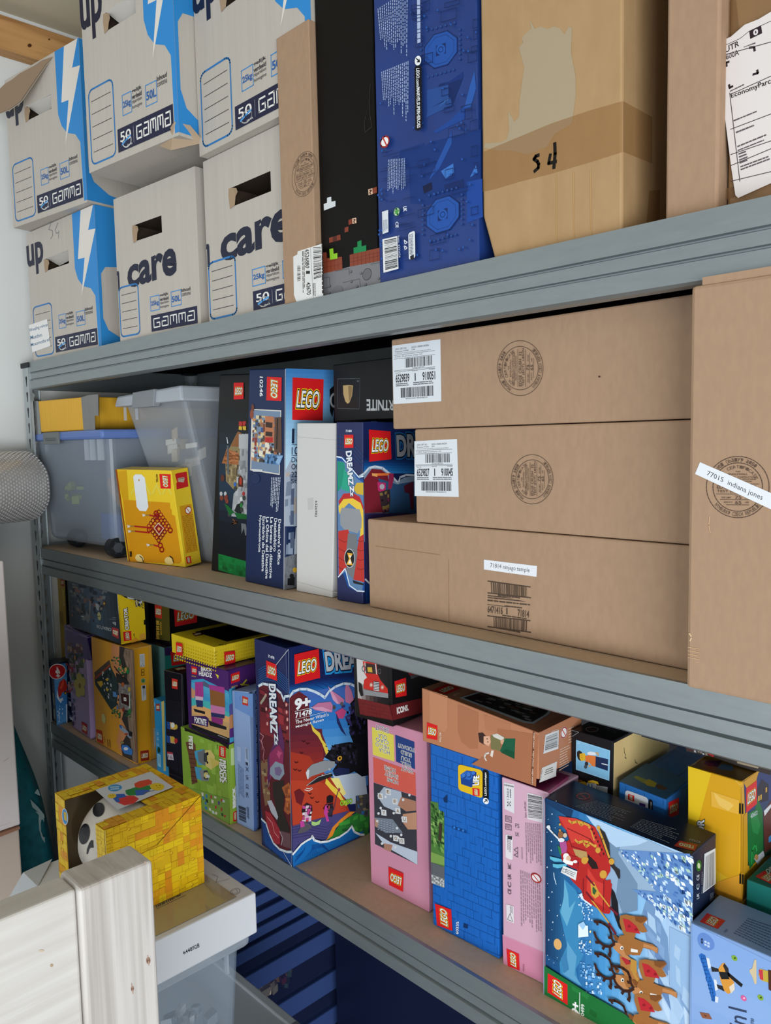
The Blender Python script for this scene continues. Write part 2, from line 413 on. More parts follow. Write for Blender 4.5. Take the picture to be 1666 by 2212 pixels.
# ---------------------------------------------------------------- top shelf: white removal cartons
BLU, NAV, INK, WH = '#2f87cc', '#20233f', '#1d2036', '#dcd6ce'
def glass(p, side):
    """goblet printed round the right corner"""
    if side == 'F':
        p.poly(Q(.70,0, 1,0, 1,.985, .965,.985, .955,.62, .90,.56, .80,.53, .735,.47, .70,.39), BLU)
        p.poly(Q(.82,0, .985,0, .905,.155, 1,.165, .77,.60, .84,.335, .75,.33), '#ded8d0')
    else:
        p.poly(Q(0,0, 1,0, 1,.30, .5,.38, .16,.405, .05,.42, .02,.47, .02,.78, .05,.86, .15,.92, .4,.955, 1,.975, 0,.985), BLU)
        p.poly(Q(.50,.24, 1,.24, 1,.47, .53,.47), NAV)
def gamma(label, up, z0, L, R, h, dep, big=True, hole=True, side='blue', hr=None, artw=None):
    bx = Box('removal_box', label, 'box', z0, L, R, h, dep, M_WCARD, group=None, body=None, hr=hr)
    if artw:
        d_ = (bx.c[1]-bx.c[0]).normalized()*artw
        bx.F.c[1] = bx.F.c[0]+d_; bx.F.c[2] = bx.F.c[3]+d_
    F = bx.F
    hq = (.27,.62,.245,.335) if up else (.245,.60,.225,.335)
    u0, u1, v0, v1 = hq
    b = MB(); c = bx.c; L_, R_, RB, LB, TL, TR, TRB, TLB = c
    for f in ((LB,RB,R_,L_), (TL,TR,TRB,TLB), (R_,RB,TRB,TR), (RB,LB,TLB,TRB), (LB,L_,TL,TLB)): b.poly(f, M_WCARD)
    us = [0,u0,u1,(R_-L_).length/(F.c[2]-F.c[3]).length]; vs = [0,v0,v1,1]
    for i in range(3):
        for j in range(3):
            if i == 1 and j == 1: continue
            b.poly([F.uv(us[i],vs[j]), F.uv(us[i+1],vs[j]), F.uv(us[i+1],vs[j+1]), F.uv(us[i],vs[j+1])], M_WCARD)
    body = b.build('carton', bx.root, merge=True)
    # grip hole: pocket with the carton's inner shade put into its colours, and the torn flap
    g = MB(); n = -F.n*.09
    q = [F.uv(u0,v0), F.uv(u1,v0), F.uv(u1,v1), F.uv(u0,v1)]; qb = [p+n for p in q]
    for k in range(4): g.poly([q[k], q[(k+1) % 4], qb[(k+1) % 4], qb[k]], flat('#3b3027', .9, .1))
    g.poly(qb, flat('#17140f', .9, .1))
    g.build('grip_hole', bx.root)
    t = MB(); w = F.n*.0012
    t.poly([F.uv(u0-.004,v0)+w, F.uv(u0+.03,v0+.005)+w, F.uv(u0+.075,v0+.02)+w*3, F.uv(u0+.085,v0+.045)+w*3, F.uv(u0+.055,v0+.06)+w, F.uv(u0+.045,v1)+w, F.uv(u0,v1+.01)+w, F.uv(u0-.01,v0+.04)+w], flat('#a48c72', .8))
    if up: t.poly([F.uv(u0+.03,v0)+w, F.uv(u1,v0-.004)+w, F.uv(u1-.005,v0+.035)-F.n*.02, F.uv(u0+.07,v0+.05)-F.n*.025], flat('#c8c3bb', .7))
    t.build('torn_flap', bx.root)
    p = bx.p('F', 'uv')
    if up:
        glass(p, 'F')
        p.text('up', Q(-.003,.105,.245,.105,.245,.325,-.003,.325), INK, .03)
        pan = (.04,.33,.58,.965); kg = (.43,.53,.69,.79); L50 = (.685,.80,.70,.80); bd = (.36,.955,.845,.962)
    else:
        p.text('care', Q(.15,.50,.74,.46,.74,.618,.15,.632), INK, .035)
        p.poly(Q(0,.50,.022,.50,.03,.515,.03,.64,.006,.64,.006,.53,0,.53), INK)
        pan = (.015,.27,.62,.965); kg = (.42,.53,.735,.83); L50 = (.675,.79,.735,.83); bd = (.42,.965,.86,.97)
    x0,x1,y0,y1 = pan
    p.loop(p.rquad(Q(x0,y0,x1,y0,x1,y1,x0,y1), (.16,.09)), .0035, '#2a74b4')
    for k in range(5):
        v = y0+(y1-y0)*(.16+.17*k); p.line([(x0+.03,v), (x1-.03,v)], .0012, '#3a3434')
    for (a0,a1,b0,b1), s in ((kg,'25kg'), (L50,'50L')):
        p.loop(Q(a0,b0,a1,b0,a1,b1,a0,b1), .0016, BLU)
        p.text(s, Q(a0+.008,b0+(b1-b0)*.33,a1-.008,b0+(b1-b0)*.33,a1-.008,b0+(b1-b0)*.72,a0+.008,b0+(b1-b0)*.72), '#2a5fa0', .03)
    a, v = kg[1]+.008, kg[2]-.005
    for k, s in enumerate(('gelijk','verdeeld','répartition','homogène')):
        p.text(s, Q(a,v+k*.026,a+.105,v+k*.026,a+.105,v+k*.026+.022,a,v+k*.026+.022), '#26262e', .02 if k < 2 else 0)
    a = L50[1]+.008
    for k, s in enumerate(('Inhoud','contenu')):
        p.text(s, Q(a,v+k*.028,a+.10,v+k*.028,a+.10,v+k*.028+.022,a,v+k*.028+.022), '#26262e', .02 if k < 1 else 0)
    a0,a1,b0,b1 = bd; p.rect(a0,b0,a1,b1,NAV); H = b1-b0
    X = lambda f: a0+(a1-a0)*f
    tx = .05
    if big:
        p.text('50', Q(X(.05),b0+H*.18,X(.25),b0+H*.18,X(.25),b0+H*.60,X(.05),b0+H*.60), '#e8e6e2', .01)
        p.ring(Q(X(.09),b0+H*.42,X(.25),b0+H*.42,X(.25),b0+H*.9,X(.09),b0+H*.9), .002, '#e8e6e2')
        p.line([(X(.08),b0+H*.72),(X(.15),b0+H*.60),(X(.24),b0+H*.48)], .0035, '#4f9ad8')
        p.text('JAAR', Q(X(.17),b0+H*.80,X(.27),b0+H*.80,X(.27),b0+H*.90,X(.17),b0+H*.90), '#e8e6e2')
        p.line([(X(.30),b0+H*.15),(X(.30),b0+H*.85)], .0006, '#b8b8c0'); tx = .35
    # the blocky shop lettering
    GL = {'G': [[(1,1),(0,1),(0,0),(1,0),(1,.5),(.5,.5)]], 'a': [[(.2,1),(1,1),(1,0),(0,0),(0,.55),(.65,.55)]],
          'm': [[(0,0),(0,1),(1,1),(1,0)],[(.5,1),(.5,.3)]]}
    k = 0
    for ch in 'Gamma':
        fx0 = tx+(.98-tx)*(k/5)+.01; fx1 = tx+(.98-tx)*((k+.78)/5)
        for st in GL[ch]:
            p.line([(X(fx0+(fx1-fx0)*x), b0+H*(.76-.52*y)) for x, y in st], H*abs((F.c[0]-F.c[3]).length)*.075, '#e8e6e2')
        k += 1
    if not big: pass
    p.done('printing', body)
    s = bx.p('R', 'uv')
    if side == 'blue': glass(s, 'R')
    elif side == 'edge':
        s.rect(.62,.40,1,.66,BLU).rect(.55,.12,.75,.145,NAV)
    s.done('side_printing', body)
    bx.body = body; return bx
T2 = gamma('lower white removal carton at the left end, number 54 pencilled above its grip hole', True, Z1, (-2.133,.010), (-1.783,.032), 2.115, .38)
p = T2.p('F','a'); p.line(Q(262,1150,252,1180,270,1185,272,1210,262,1228), .0012, '#5a6a70'); p.line(Q(252,1150,275,1140), .0012, '#5a6a70')
p.line(Q(300,1145,285,1180,290,1200,302,1195), .0012, '#5a6a70'); p.line(Q(304,1185,302,1225), .0012, '#5a6a70'); p.done('pencil_mark', T2.body)
p = T2.p('F','a'); p.poly(Q(150,1672,244,1640,262,1778,168,1812), '#e4e3e2')
for k, (s, q) in enumerate((('Weeding veloop', Q(152,1690,246,1660,247,1680,154,1712)), ('Musthm', Q(158,1727,216,1712,218,1730,160,1746)), ('Moxomotha ed', Q(160,1765,256,1735,257,1752,162,1782)))):
    p.text(s, q, '#2f5f86', .01)
p.done('handwritten_note', T2.root, 'white paper note with blue handwriting')
T4 = gamma('white removal carton with big care lettering, lower middle of the top shelf', False, Z1, (-1.640,-.004+.012), (-1.350,.030), 2.089, .38, big=False, side='edge')
T6 = gamma('lower white removal carton half hidden by the narrow brown carton', False, Z1, (-1.321,.030), (-.9775,.030), 2.089, .38, side='none', artw=.3435)
T1 = gamma('upper white removal carton at the left end with a torn brown flap folded out', True, 2.1175, (-2.107,-.030), (-1.785,.017), 2.470, .38, hr=2.470)
T3 = gamma('white removal carton on the care-lettered carton, blue goblet down its right corner', True, 2.1175, (-1.596,-.062), (-1.302,-.029), 2.485, .38)
T5 = gamma('upper white removal carton left of the black box, its top running out of view', True, 2.0905, (-1.304,.013), (-.9775,.013), 2.42, .38, side='none', artw=.3265)
# T1's torn flap
F = T1.F; b = MB(); fl = []
pts = Q(275,290, 215,310, 180,335, 100,378, 60,410, 25,430, 0,455, -60,500, -60,590, 0,580, 50,560, 105,520, 125,490, 180,410, 235,330)
P3 = []
for (x, y) in pts:
    dd = ray('a', x, y); t = (F.o-CAM).dot(F.n)/dd.dot(F.n)
    # the flap leans out of the carton front: the further left, the further forward
    k = max(0, (275-x)/335); P3.append(CAM+dd*(t*(1-.055*k)))
b.poly(P3, flat('#8d7863', .8, .2)); b.poly([q+Vector((-.002,.004,0)) for q in P3], flat('#b9aa97', .8, .2))
b.build('torn_flap', T1.root, label='torn brown flap hanging forward')
# crumpled bottom of T3
b = MB(); a0 = T3.F.px('a',830,830); a1 = T3.F.px('a',925,785); a2 = T3.F.px('a',1000,800)
b.poly([T3.c[1]+Vector((-.07,-.001,.0)), T3.c[1]+Vector((-.008,-.004,.024)), T3.c[1]+Vector((.006,.02,.02)), T3.c[1]+Vector((.004,.05,-.002)), T3.c[1]+Vector((-.03,.0,-.018))], flat('#a8927a', .8))
b.build('torn_flap', T3.root)

# ---------------------------------------------------------------- tall boxes on the top shelf
bx = Box('shipping_carton', 'narrow brown stamped carton between the white cartons and the black box', 'box', Z1, (-1.058,.007), (-.9765,.007), 2.205, .021, M_CARD, hr=2.205)
def stamp(p, quad, col='#5a463a', town='NYMBURK, CZECH REPUBLIC', maker='Model Obaly, a.s.', dens=1):
    """round box-maker's certificate; quad reads upright"""
    p.ring(quad, .0007*dens, col, 48); p.ring(quad, .0007*dens, col, 48, .79)
    def arc(s, r, a0, a1, h, inward=False):
        n = len(s)
        for k, ch in enumerate(s):
            if ch == ' ': continue
            a = math.radians(a0+(a1-a0)*(k+.5)/n); ux, uy = math.sin(a), -math.cos(a)
            tx, ty = math.cos(a), math.sin(a)
            if inward: tx, ty, = -tx, -ty; 
            sx = abs(a1-a0)/n*math.pi/180*r*.21
            hh = h*(-1 if inward else 1)
            c = (.5+.5*r*ux, .5+.5*r*uy)
            f = lambda i, j: p.lerp(quad, c[0]+tx*sx*i+ux*hh*j*.5, c[1]+ty*sx*i+uy*hh*j*.5)
            p.text(ch, [f(-1,1), f(1,1), f(1,-1), f(-1,-1)], col, .0)
    e0 = p.F.lay
    arc(maker, .89, -62, 42, .06); p.F.lay = e0+1
    arc(town, .89, 232, 128, .06, True); p.F.lay = e0+2
    arc('BOX CERTIFICATE', .66, -68, 68, .05); p.F.lay = e0+3
    def t(s, x0, y0, x1, y1, w=.01): p.text(s, [p.lerp(quad,x0,y0),p.lerp(quad,x1,y0),p.lerp(quad,x1,y1),p.lerp(quad,x0,y1)], col, w); p.F.lay = e0+3
    t('THIS', .46,.235,.54,.26); t('SINGLEWALL', .34,.275,.66,.305, .01); t('BOX MEETS ALL CONSTRUCTION', .22,.325,.78,.352); t('REQUIREMENTS OF APPLICABLE', .22,.36,.78,.387); t('FREIGHT CLASSIFICATION', .28,.395,.72,.42)
    t('EDGE CRUSH  32', .17,.475,.80,.53, .01); t('TEST (ECT)  LBS/IN', .17,.545,.86,.60, .01)
    t('SIZE LIMIT', .24,.66,.40,.685); t('75', .46,.64,.56,.695, .01); t('INCHES', .62,.66,.74,.685); t('GROSS WT LT', .28,.735,.42,.76); t('65', .46,.725,.56,.78, .01); t('LBS', .62,.735,.68,.76)
    for y, a, c in ((.45,.16,.84), (.615,.16,.84), (.705,.22,.78), (.79,.32,.68)): p.line([p.lerp(quad,a,y), p.lerp(quad,c,y)], .0005*dens, col)
p = bx.p('F','b'); stamp(p, Q(95,1025,262,965,262,1245,95,1320), town='OPAVA, CZECH REPUBLIC', dens=1); p.done('box_stamp', bx.root)
p = bx.p('F','b'); p.poly(Q(103,1680,130,1665,132,1645,290,1595,300,1940,128,1985,108,1930), '#dcdcda')
p.text('6526880', Q(205,1630,208,1755,182,1752,182,1637), '#26221f', .02)
p.text('1', Q(212,1775,212,1788,188,1790,188,1776), '#26221f', .02); p.text('42670', Q(215,1845,218,1925,192,1930,190,1850), '#26221f', .02)
p.bars(Q(285,1615,288,1815,238,1830,234,1620), '#2a2725', 5, 26); p.bars(Q(150,1738,152,1840,130,1845,130,1738), '#55504c', 6, 16)
p.fine(Q(178,1640,182,1960,165,1965,160,1645), 2, '#55504c', 2); p.line(Q(216,1625,235,1950), .0006, '#2a2725')
p.fine(Q(300,1600,305,1940,288,1940,285,1600), 1, '#2a2725', 3); p.fine(Q(250,1850,252,1940,232,1945,230,1855), 2, '#55504c', 3)
p.done('address_label', bx.root, 'white printed label with article number')

bx = Box('toy_box', 'tall black box with small pixel landscape at its foot, left of the navy box', 'box', Z1, (-.9745,.018), (-.849,.018), 2.48, .09, flat('#0b0a0a', .45, .15))
p = bx.p('F','b')
p.poly(Q(300,1780,420,1760,472,1745,600,1720,668,1700,675,1865,302,1940), '#77777b')
p.polys([Q(295,1655,320,1650,322,1690,422,1680,425,1762,300,1790), Q(472,1668,582,1640,668,1622,670,1708,474,1745)], '#84402c')
for x0, x1, ys in ((300,422,(1715,1750)), (474,668,(1690,1712))):
    for y in ys: p.line([(x0,y+5),(x1,y-(x1-x0)*.2)], .0005, '#5f2a1e')
for x in list(range(325,420,24))+list(range(498,668,26)): p.line([(x,1655-(x-300)*.02),(x+1,1775-(x-300)*.17)], .0005, '#5f2a1e')
p.polys([Q(303,1335,325,1328,325,1295,352,1288,354,1320,380,1315,380,1350,305,1378)], '#cfd4d8')
p.polys([Q(340,1630,365,1625,368,1662,392,1655,393,1692,345,1700)], '#8ac22e')
p.polys([Q(523,1582,550,1572,552,1612,582,1604,582,1642,500,1660,498,1622,524,1615)], '#178048')
p.polys([Q(338,1557,412,1535,415,1570,340,1590), Q(465,1440,490,1432,490,1465,466,1472), Q(440,1490,465,1482,466,1515,440,1522), Q(624,1232,650,1222,652,1262,625,1270)], '#7d3826')
p.polys([Q(362,1550,388,1542,390,1576,364,1583)], '#4f2219')
p.polys([Q(595,1240,622,1232,624,1270,597,1278), Q(490,1430,516,1425,518,1460,492,1465)], '#d9b79c')
p.text('?', Q(602,1244,617,1240,618,1268,604,1272), '#4a2a20', .03); p.text('?', Q(497,1434,510,1431,512,1456,499,1460), '#4a2a20', .03)
for x, y in ((478,1775),(482,1840),(340,1870),(338,1915),(545,1785),(575,1860),(662,1820),(520,1872)): p.stud(x, y, 9, '#3c3c40', '#707075')
p.ell(Q(560,1765,615,1750,615,1825,560,1840), '#66666a').ring(Q(560,1765,615,1750,615,1825,560,1840), .0007, '#3a3a3e')
p.ell(Q(355,1880,430,1860,430,1935,355,1950), '#6d6d72')
for a in (Q(300,1820,340,1812,345,1880,302,1888), Q(430,1850,540,1825,545,1900,434,1920), Q(380,1775,470,1758,472,1800), Q(610,1730,668,1718)): p.line(a, .0006, '#4a4a4e')
p.done('printed_landscape', bx.root)
p = bx.p('F','b'); p.line(Q(610,550,602,640,608,760,620,830,575,868,570,800,580,760), .0007, '#3a3430'); p.done('carry_slot', bx.root)

bx = Box('toy_box', 'tall navy blue box with relief brick pattern and barcode on the top shelf', 'box', Z1, (-.846,.018), (-.662,.018), 2.48, .11, noisy('navy_print', '#1b3470', '#203c80', (14,14,14), .36, 0, 0, 4, .4))
p = bx.p('F','b'); rng = random.Random(4)
D1, D2, L1_, L2_ = '#12295f', '#163374', '#274a8c', '#335fa0'
p.poly(Q(800,985,960,935,960,960,1000,930,1330,845,1330,1260,990,1340,870,1330,860,1100,800,1100), '#163474')
p.polys([Q(975,760,1140,700,1215,510,1060,550)], D1); p.polys([Q(1085,560,1215,510,1215,470)], D2)
p.poly(Q(978,590,1118,555,1120,640,980,720), L1_); p.poly(Q(985,715,1135,645,1140,690,975,770), L1_).poly(Q(1060,700,1135,640,1110,640,1040,720), L2_)
p.poly(Q(990,1180,1140,860,1140,940,1060,1100), '#244f9c'); p.poly(Q(1015,865,1140,780,1225,690,1225,780,1040,870), '#1d4490')
p.poly(Q(1260,560,1290,465,1300,580,1265,700,1222,710), '#2a57a4'); p.poly(Q(1160,1100,1320,1030,1320,1170,1160,1190), D2)
p.poly(Q(1070,1120,1150,1070,1155,1130,1100,1170), '#3a72c0'); p.poly(Q(1260,1160,1300,1080,1310,1130), '#3a72c0'); p.poly(Q(950,1220,1010,1190,1015,1240,960,1270), '#121c3e')
p.poly(Q(1240,1190,1340,1170,1345,1420,1240,1460), '#1c4493')
p.poly(Q(1090,1210,1220,1170,1222,1220,1100,1260), D1)
for cx, cy in ((1070,325), (1085,1405)):
    oc = [(cx+115*math.cos(math.radians(a)), cy+(120*math.sin(math.radians(a)))-(115*math.cos(math.radians(a)))*.28) for a in range(22, 382, 45)]
    p.poly(oc, '#22509f'); p.loop(oc, .0014, D1)
    oc2 = [(cx+.8*(x-cx), cy+.8*(y-cy)) for x, y in oc]; p.loop(oc2, .0005, D1)
    p.poly(Q(cx-32,cy-25,cx+32,cy-45,cx+32,cy+25,cx-32,cy+45), D1); p.dot(cx,cy,30,36,'#2353a5'); p.ring(Q(cx-15,cy-15,cx+15,cy-20,cx+15,cy+15,cx-15,cy+20), .0008, D1)
    for k in range(-3,4): p.stud(cx+k*30, cy-150-k*8, 8, D1, L1_); p.stud(cx+k*28, cy+155-k*8, 8, D1, L1_)
    for k in range(-3,4): p.stud(cx-130, cy+k*32+35, 8, D1, L1_); p.stud(cx+125, cy+k*32-35, 8, D1, L1_)
for k in range(90):
    x = rng.uniform(880,1310); y = rng.uniform(10,1700)
    if abs(x-1075) < 120 and (abs(y-325) < 130 or abs(y-1405) < 130): continue
    if rng.random() < .55: p.stud(x, y, 8, D1, '#22509f')
    else:
        w = min(rng.uniform(30,110), 1318-x); h = rng.uniform(25,70); p.loop(Q(x,y,x+w,y-w*.27,x+w,y+h-w*.27,x,y+h), .0008, D1)
for k in range(30):
    x = rng.uniform(680,850); y = rng.uniform(980,1800); w = rng.uniform(40,120)
    p.line(Q(x,y,x+w,y-w*.27), .0007, D1)
for k in range(16): p.stud(rng.uniform(672,700), rng.uniform(560,1700), 8, D1, '#22509f')
p.fine(Q(870,-60,865,420,690,330,665,70), 15, '#9fb0d0', 3, .4, (.02,.07), .3); p.fine(Q(875,405,872,850,705,690,690,480), 15, '#9fb0d0', 5, .4, (.02,.07), .35)
p.fine(Q(850,1040,855,1240,730,1330,735,1050), 11, '#9fb0d0', 7, .4, (.03,.1), .3)
p.fine(Q(955,0,958,300,928,310,926,0), 1, '#a8b8d8', 8, .7)
p.poly(p.rquad(Q(912,440,958,430,962,850,918,868), (.45,.05)), '#0e0f18'); p.ell(Q(914,378,956,368,956,432,914,440), '#e6e8ec'); p.line(Q(925,390,945,412,942,395,945,412,930,412), .0015, '#15161c')
p.text('LEGO.com/MARVELSUPERHEROES', Q(944,455,950,840,930,845,924,455), '#eceef2', .02)
p.ell(Q(688,905,748,885,748,962,688,980), '#e9e9e9').ring(Q(691,908,745,890,745,958,691,977), .0022, '#c23a34').line(Q(705,905,732,962), .0022, '#c23a34')
p.ell(Q(776,1368,816,1358,816,1412,776,1422), '#4f9a4a').ring(Q(782,1375,810,1366,810,1404,782,1414), .0015, '#e8efe6')
p.text('CE', Q(806,1455,808,1492,790,1494,788,1457), '#dfe4ee', .02); p.text('UK', Q(860,1355,862,1385,840,1388,838,1358), '#dfe4ee', .03)
p.poly(Q(700,1390,740,1378,742,1522,704,1535), '#d5dae0').fine(Q(735,1440,738,1520,708,1528,706,1445), 4, '#7a8496', 2)
p.poly(p.rquad(Q(872,1530,915,1512,918,1690,876,1705), (.3,.08)), '#d9dde2').fine(Q(905,1530,907,1690,880,1700,878,1540), 3, '#5a6478', 4)
p.poly(Q(884,1680,908,1668,910,1700,886,1706), '#20242c'); p.loop(Q(845,1575,866,1590,850,1600), .0012, '#dfe4ee').loop(Q(845,1612,866,1625,850,1638), .0012, '#dfe4ee')
p.poly(Q(703,1570,800,1548,808,1762,710,1788), '#dedfe0'); p.bars(Q(795,1560,802,1752,722,1772,715,1578), '#1c1c20', 9, 30)
p.text('Item: 6332626', Q(815,1545,822,1688,810,1690,803,1548), '#cdd6e6')
p.done('printed_relief', bx.root)

# the biggest brown carton: front, crushed foot, lit right side
L = hit('c',20,0,1,.02); L2 = hit('c',100,1450,1,.02); 
b = MB(); R0 = Vector((-.462,.02,Z1)); zt = 2.48; xs = -.650
bx = FreeBox('shipping_carton', 'biggest brown carton on the top shelf with S 4 written in black marker', 'box',
  [(-.650,.020,Z1), (-.462,.020,Z1), (-.474,.30,Z1), (-.650,.30,Z1), (-.658,.020,zt), (-.464,.020,zt), (-.476,.30,zt), (-.658,.30,zt)], M_CARD2, body=None)
prof = [(-.638,Z1), (-.657,Z1+.06), (-.658,zt)]
b = MB()
fr = [(-.462,.020,Z1), (-.464,.020,zt), (-.658,.020,zt), (-.657,.020,Z1+.06), (-.638,.020,Z1)]
bkf = [(x-.012 if x > -.5 else x, .30, z) for x, y, z in fr]
b.poly(fr, M_CARD2); b.poly(list(reversed(bkf)), M_CARD2)
for k in range(5): b.poly([fr[(k+1) % 5], fr[k], bkf[k], bkf[(k+1) % 5]], M_CARD2)
body = b.build('carton', bx.root, bevel=.003, merge=True)
p = bx.p('F','c')
p.poly(Q(300,110,330,165,360,150,400,165,440,150,470,160,500,195,520,150,540,160,535,300,560,430,562,540,540,700,440,760,400,830,290,875,190,850,130,855,40,835,50,812,140,805,170,790,185,740,180,630,215,690,240,660,245,560,270,380,240,270,265,240,255,215,310,160), '#a5957b', .6)
p.poly(Q(36,860,180,800,420,700,640,625,828,572,828,860,640,920,420,985,240,1030,110,1070,36,1085), clear('packing_tape', '#b07f48', .62, .25))
p.line(Q(352,878,335,885,325,900,345,915,352,930,350,950,328,970), .0042, '#15120f'); p.line(Q(418,875,408,925,450,915), .0040, '#15120f'); p.line(Q(443,812,445,870,438,950), .0045, '#15120f')
for x in (450,548,645): p.line([(x,985-(x-450)*.12),(x+4,1390-(x-450)*.15)], .0015, '#b08c5e')
p.done('tape_and_marks', body)
p = bx.p('R','c'); p.poly(Q(828,572,992,662,992,925,828,860), clear('packing_tape', '#b07f48', .62, .25)); p.poly(Q(975,1080,1036,1075,1036,1240,960,1262), clear('packing_tape', '#b07f48', .62, .25)); p.done('tape_end', body)

bx = Box('shipping_carton', 'plain brown carton with a crumpled side right of the marker-written carton', 'box', Z1, (-.417,.030), (-.361,.030), 2.48, .33, M_CARD, bevel=.003)
# parcel with shipping label
bx = Box('parcel', 'brown taped parcel with a crooked white shipping label at the right edge', 'parcel', Z1, (-.3595,.050), (-.12,.050), 2.48, .30, M_CARD3, bevel=.003)
p = bx.p('F','s'); p.poly(Q(470,0,760,0,800,400,700,1100,480,1500,520,1200,560,600), clear('parcel_tape', '#8a6540', .6, .15))
p.poly(Q(480,2080,600,2060,900,1990,900,2075,640,2180,480,2190), clear('parcel_tape', '#8a6540', .6, .15)); p.done('parcel_tape', bx.root)
Lb = Face(*[bx.F.px('s', *q)+bx.F.n*.004 for q in Q(545,470,1700,-180,1900,1650,760,2150)])
p = Print(Lb, 's'); WL = '#d9d2d0'
p.poly(Q(560,465,700,400,850,270,1000,210,1600,-150,1600,1750,1300,1900,1136,1990,780,2150,750,2120,700,1780,640,1300,600,900,545,500), WL)
p.line(Q(615,505,800,420,900,340,1200,200), .0006, '#3a3034'); p.text('UTR', Q(635,515,785,440,790,500,645,575), '#33282c', .02); p.text('600A', Q(645,600,780,535,790,595,652,650), '#44383c', .02)
p.poly(Q(900,338,1030,275,1042,362,912,425), '#2c2028').text('0', Q(945,335,990,312,995,370,955,388), '#d8d0d0', .05)
for q in (Q(905,520,955,512,960,552), Q(680,672,650,682,655,720), Q(682,925,690,955,720,938), Q(945,810,995,795,988,765)): p.line(q, .0022, '#33282c')
for y0, y1 in ((600,440),(1025,800),(1405,1215),(1680,1510),(1800,1590),(1970,1850)): p.line([(700 if y0>1000 else 620,y0),(1200,y1)], .0008, '#4a4044')
p.text('EconomyParcel', Q(700,1020,1180,830,1190,905,712,1080), '#2f2528', .015)
p.line(Q(690,1010,800,1970), .0007, '#4a4044')
for q, n, sd in ((Q(730,1300,1040,1175,1045,1200,735,1330),1,2), (Q(755,1425,960,1345,968,1375,760,1460),1,3), (Q(770,1580,1100,1445,1105,1475,778,1610),1,4), (Q(775,1625,1100,1495,1105,1520,780,1650),1,5), (Q(785,1660,880,1625,900,1750,800,1790),4,6), (Q(805,1800,1130,1680,1135,1740,812,1860),2,7), (Q(690,985,850,905,855,930,695,1005),1,8), (Q(840,510,980,450,985,480,845,520),1,9)):
    p.fine(q, n, '#5a5054', sd, .5, (.08,.22), .2)
p.done('shipping_label', bx.root, 'crooked white shipping label')
# ---------------------------------------------------------------- middle shelf
def frustum(mb, bot, top, mat, wall=.0022, closed=True):
    """thin-walled tub: bot and top rectangles (4 points, ccw)"""
    mb.mesh(list(bot)+list(top), [(3,2,1,0),(0,1,5,4),(1,2,6,5),(2,3,7,6),(3,0,4,7)], mat)
CL_BLUE = clear('cloudy_plastic', '#9aa5b3', .50, .22); CL_GREY = clear('milky_plastic', '#b3bac2', .60, .25)
CL_LID = clear('cloudy_lid', '#c3cad2', .22, .3); CL_EDGE = clear('plastic_edge', '#c9d0d8', .62, .2)
def V(*a): return Vector(a)
def lump(name, label, cat, loc, size, col, seed, parts=12, group=None, kind=None, rough=.4, sz=(.08,.22)):
    """loose toy pieces lying together in a tub"""
    rng = random.Random(seed); b = MB()
    for k in range(parts):
        c = [loc[i]+rng.uniform(-.5,.5)*size[i] for i in range(3)]
        d = [rng.uniform(*sz)*min(size) for i in range(3)]
        a = rng.uniform(0,3); ca, sa = math.cos(a), math.sin(a)
        pts = []
        for z in (-1,1):
            for x, y in ((-1,-1),(1,-1),(1,1),(-1,1)):
                X = x*d[0]; Y = y*d[1]; pts.append((c[0]+X*ca-Y*sa, c[1]+X*sa+Y*ca, c[2]+z*d[2]+x*d[2]*.3))
        b.hexa(pts, flat(rng.choice(col), rough))
    o = b.build(name, bevel=.001); tag(o, label, cat, group, kind); return o
# tub with blue lid
BX = root('storage_tub', (-1.92,.2,Z2), 'wheeled clear storage tub with blue lid on the middle shelf, grey clip in front', 'storage tub')
zb, zt = Z2+.022, 1.588
bl, br = V(-2.125,.022,zb), V(-1.778,.035,zb)
b = MB(); bot = [bl, br, V(-1.778,.40,zb), V(-2.125,.40,zb)]
top = [V(-2.165,.016,zt), V(-1.768,.028,zt), V(-1.768,.42,zt), V(-2.165,.42,zt)]
frustum(b, bot, top, CL_BLUE); tub = b.build('tub', BX, bevel=.018, seg=4, merge=True)
b = MB(); b.box((-2.181,.0085,zt-.001), (-1.757,.435,zt+.021), flat('#5e78b4', .35)); lid = b.build('lid', BX, bevel=.006, label='blue lid')
b = MB(); b.box((-2.085,.0035,zt-.010), (-1.99,.009,zt+.020), flat('#6e7274', .45)); b.box((-2.07,.002,zt-.001), (-2.005,.004,zt+.006), flat('#5c6062', .45)); b.build('clip', lid, bevel=.002, label='grey clip')
for x in (-1.865,-1.835,-1.795):
    b = MB(); b.box((x,.014,zt-.05), (x+.003,.030,zt-.001), CL_EDGE); b.build('rib', tub)
for x, y in ((-1.80,.045), (-2.075,.070)):
    b = MB(); b.tube((x-.002,y,Z2+.0245), (x+.022,y,Z2+.0245), .0235, .0235, flat('#22252a', .4), 24); b.tube((x+.0222,y,Z2+.0245), (x+.0228,y,Z2+.0245), .012, .012, flat('#4b5058', .4), 16)
    for k in range(6):
        a = k*math.pi/3; b.box((x+.0222,y+.014*math.cos(a)-.002,Z2+.0245+.014*math.sin(a)-.002), (x+.0232,y+.014*math.cos(a)+.002,Z2+.0245+.014*math.sin(a)+.002), flat('#3a3f46'))
    b.build('wheel', BX, smooth=False)
lump('toy_part_pile', 'grey and tan loose toy parts inside the blue-lidded tub', 'toy parts', (-1.95,.26,1.42), (.22,.18,.12), ['#8f8a80','#777d86','#b9a98f','#55606e','#a3a8ad'], 3, 26, kind='stuff')
lump('toy_part_pile', 'lime green loose toy parts at the left inside the blue-lidded tub', 'toy parts', (-2.05,.07,1.45), (.08,.05,.07), ['#a8b84a','#93ad3c'], 4, 8, kind='stuff')
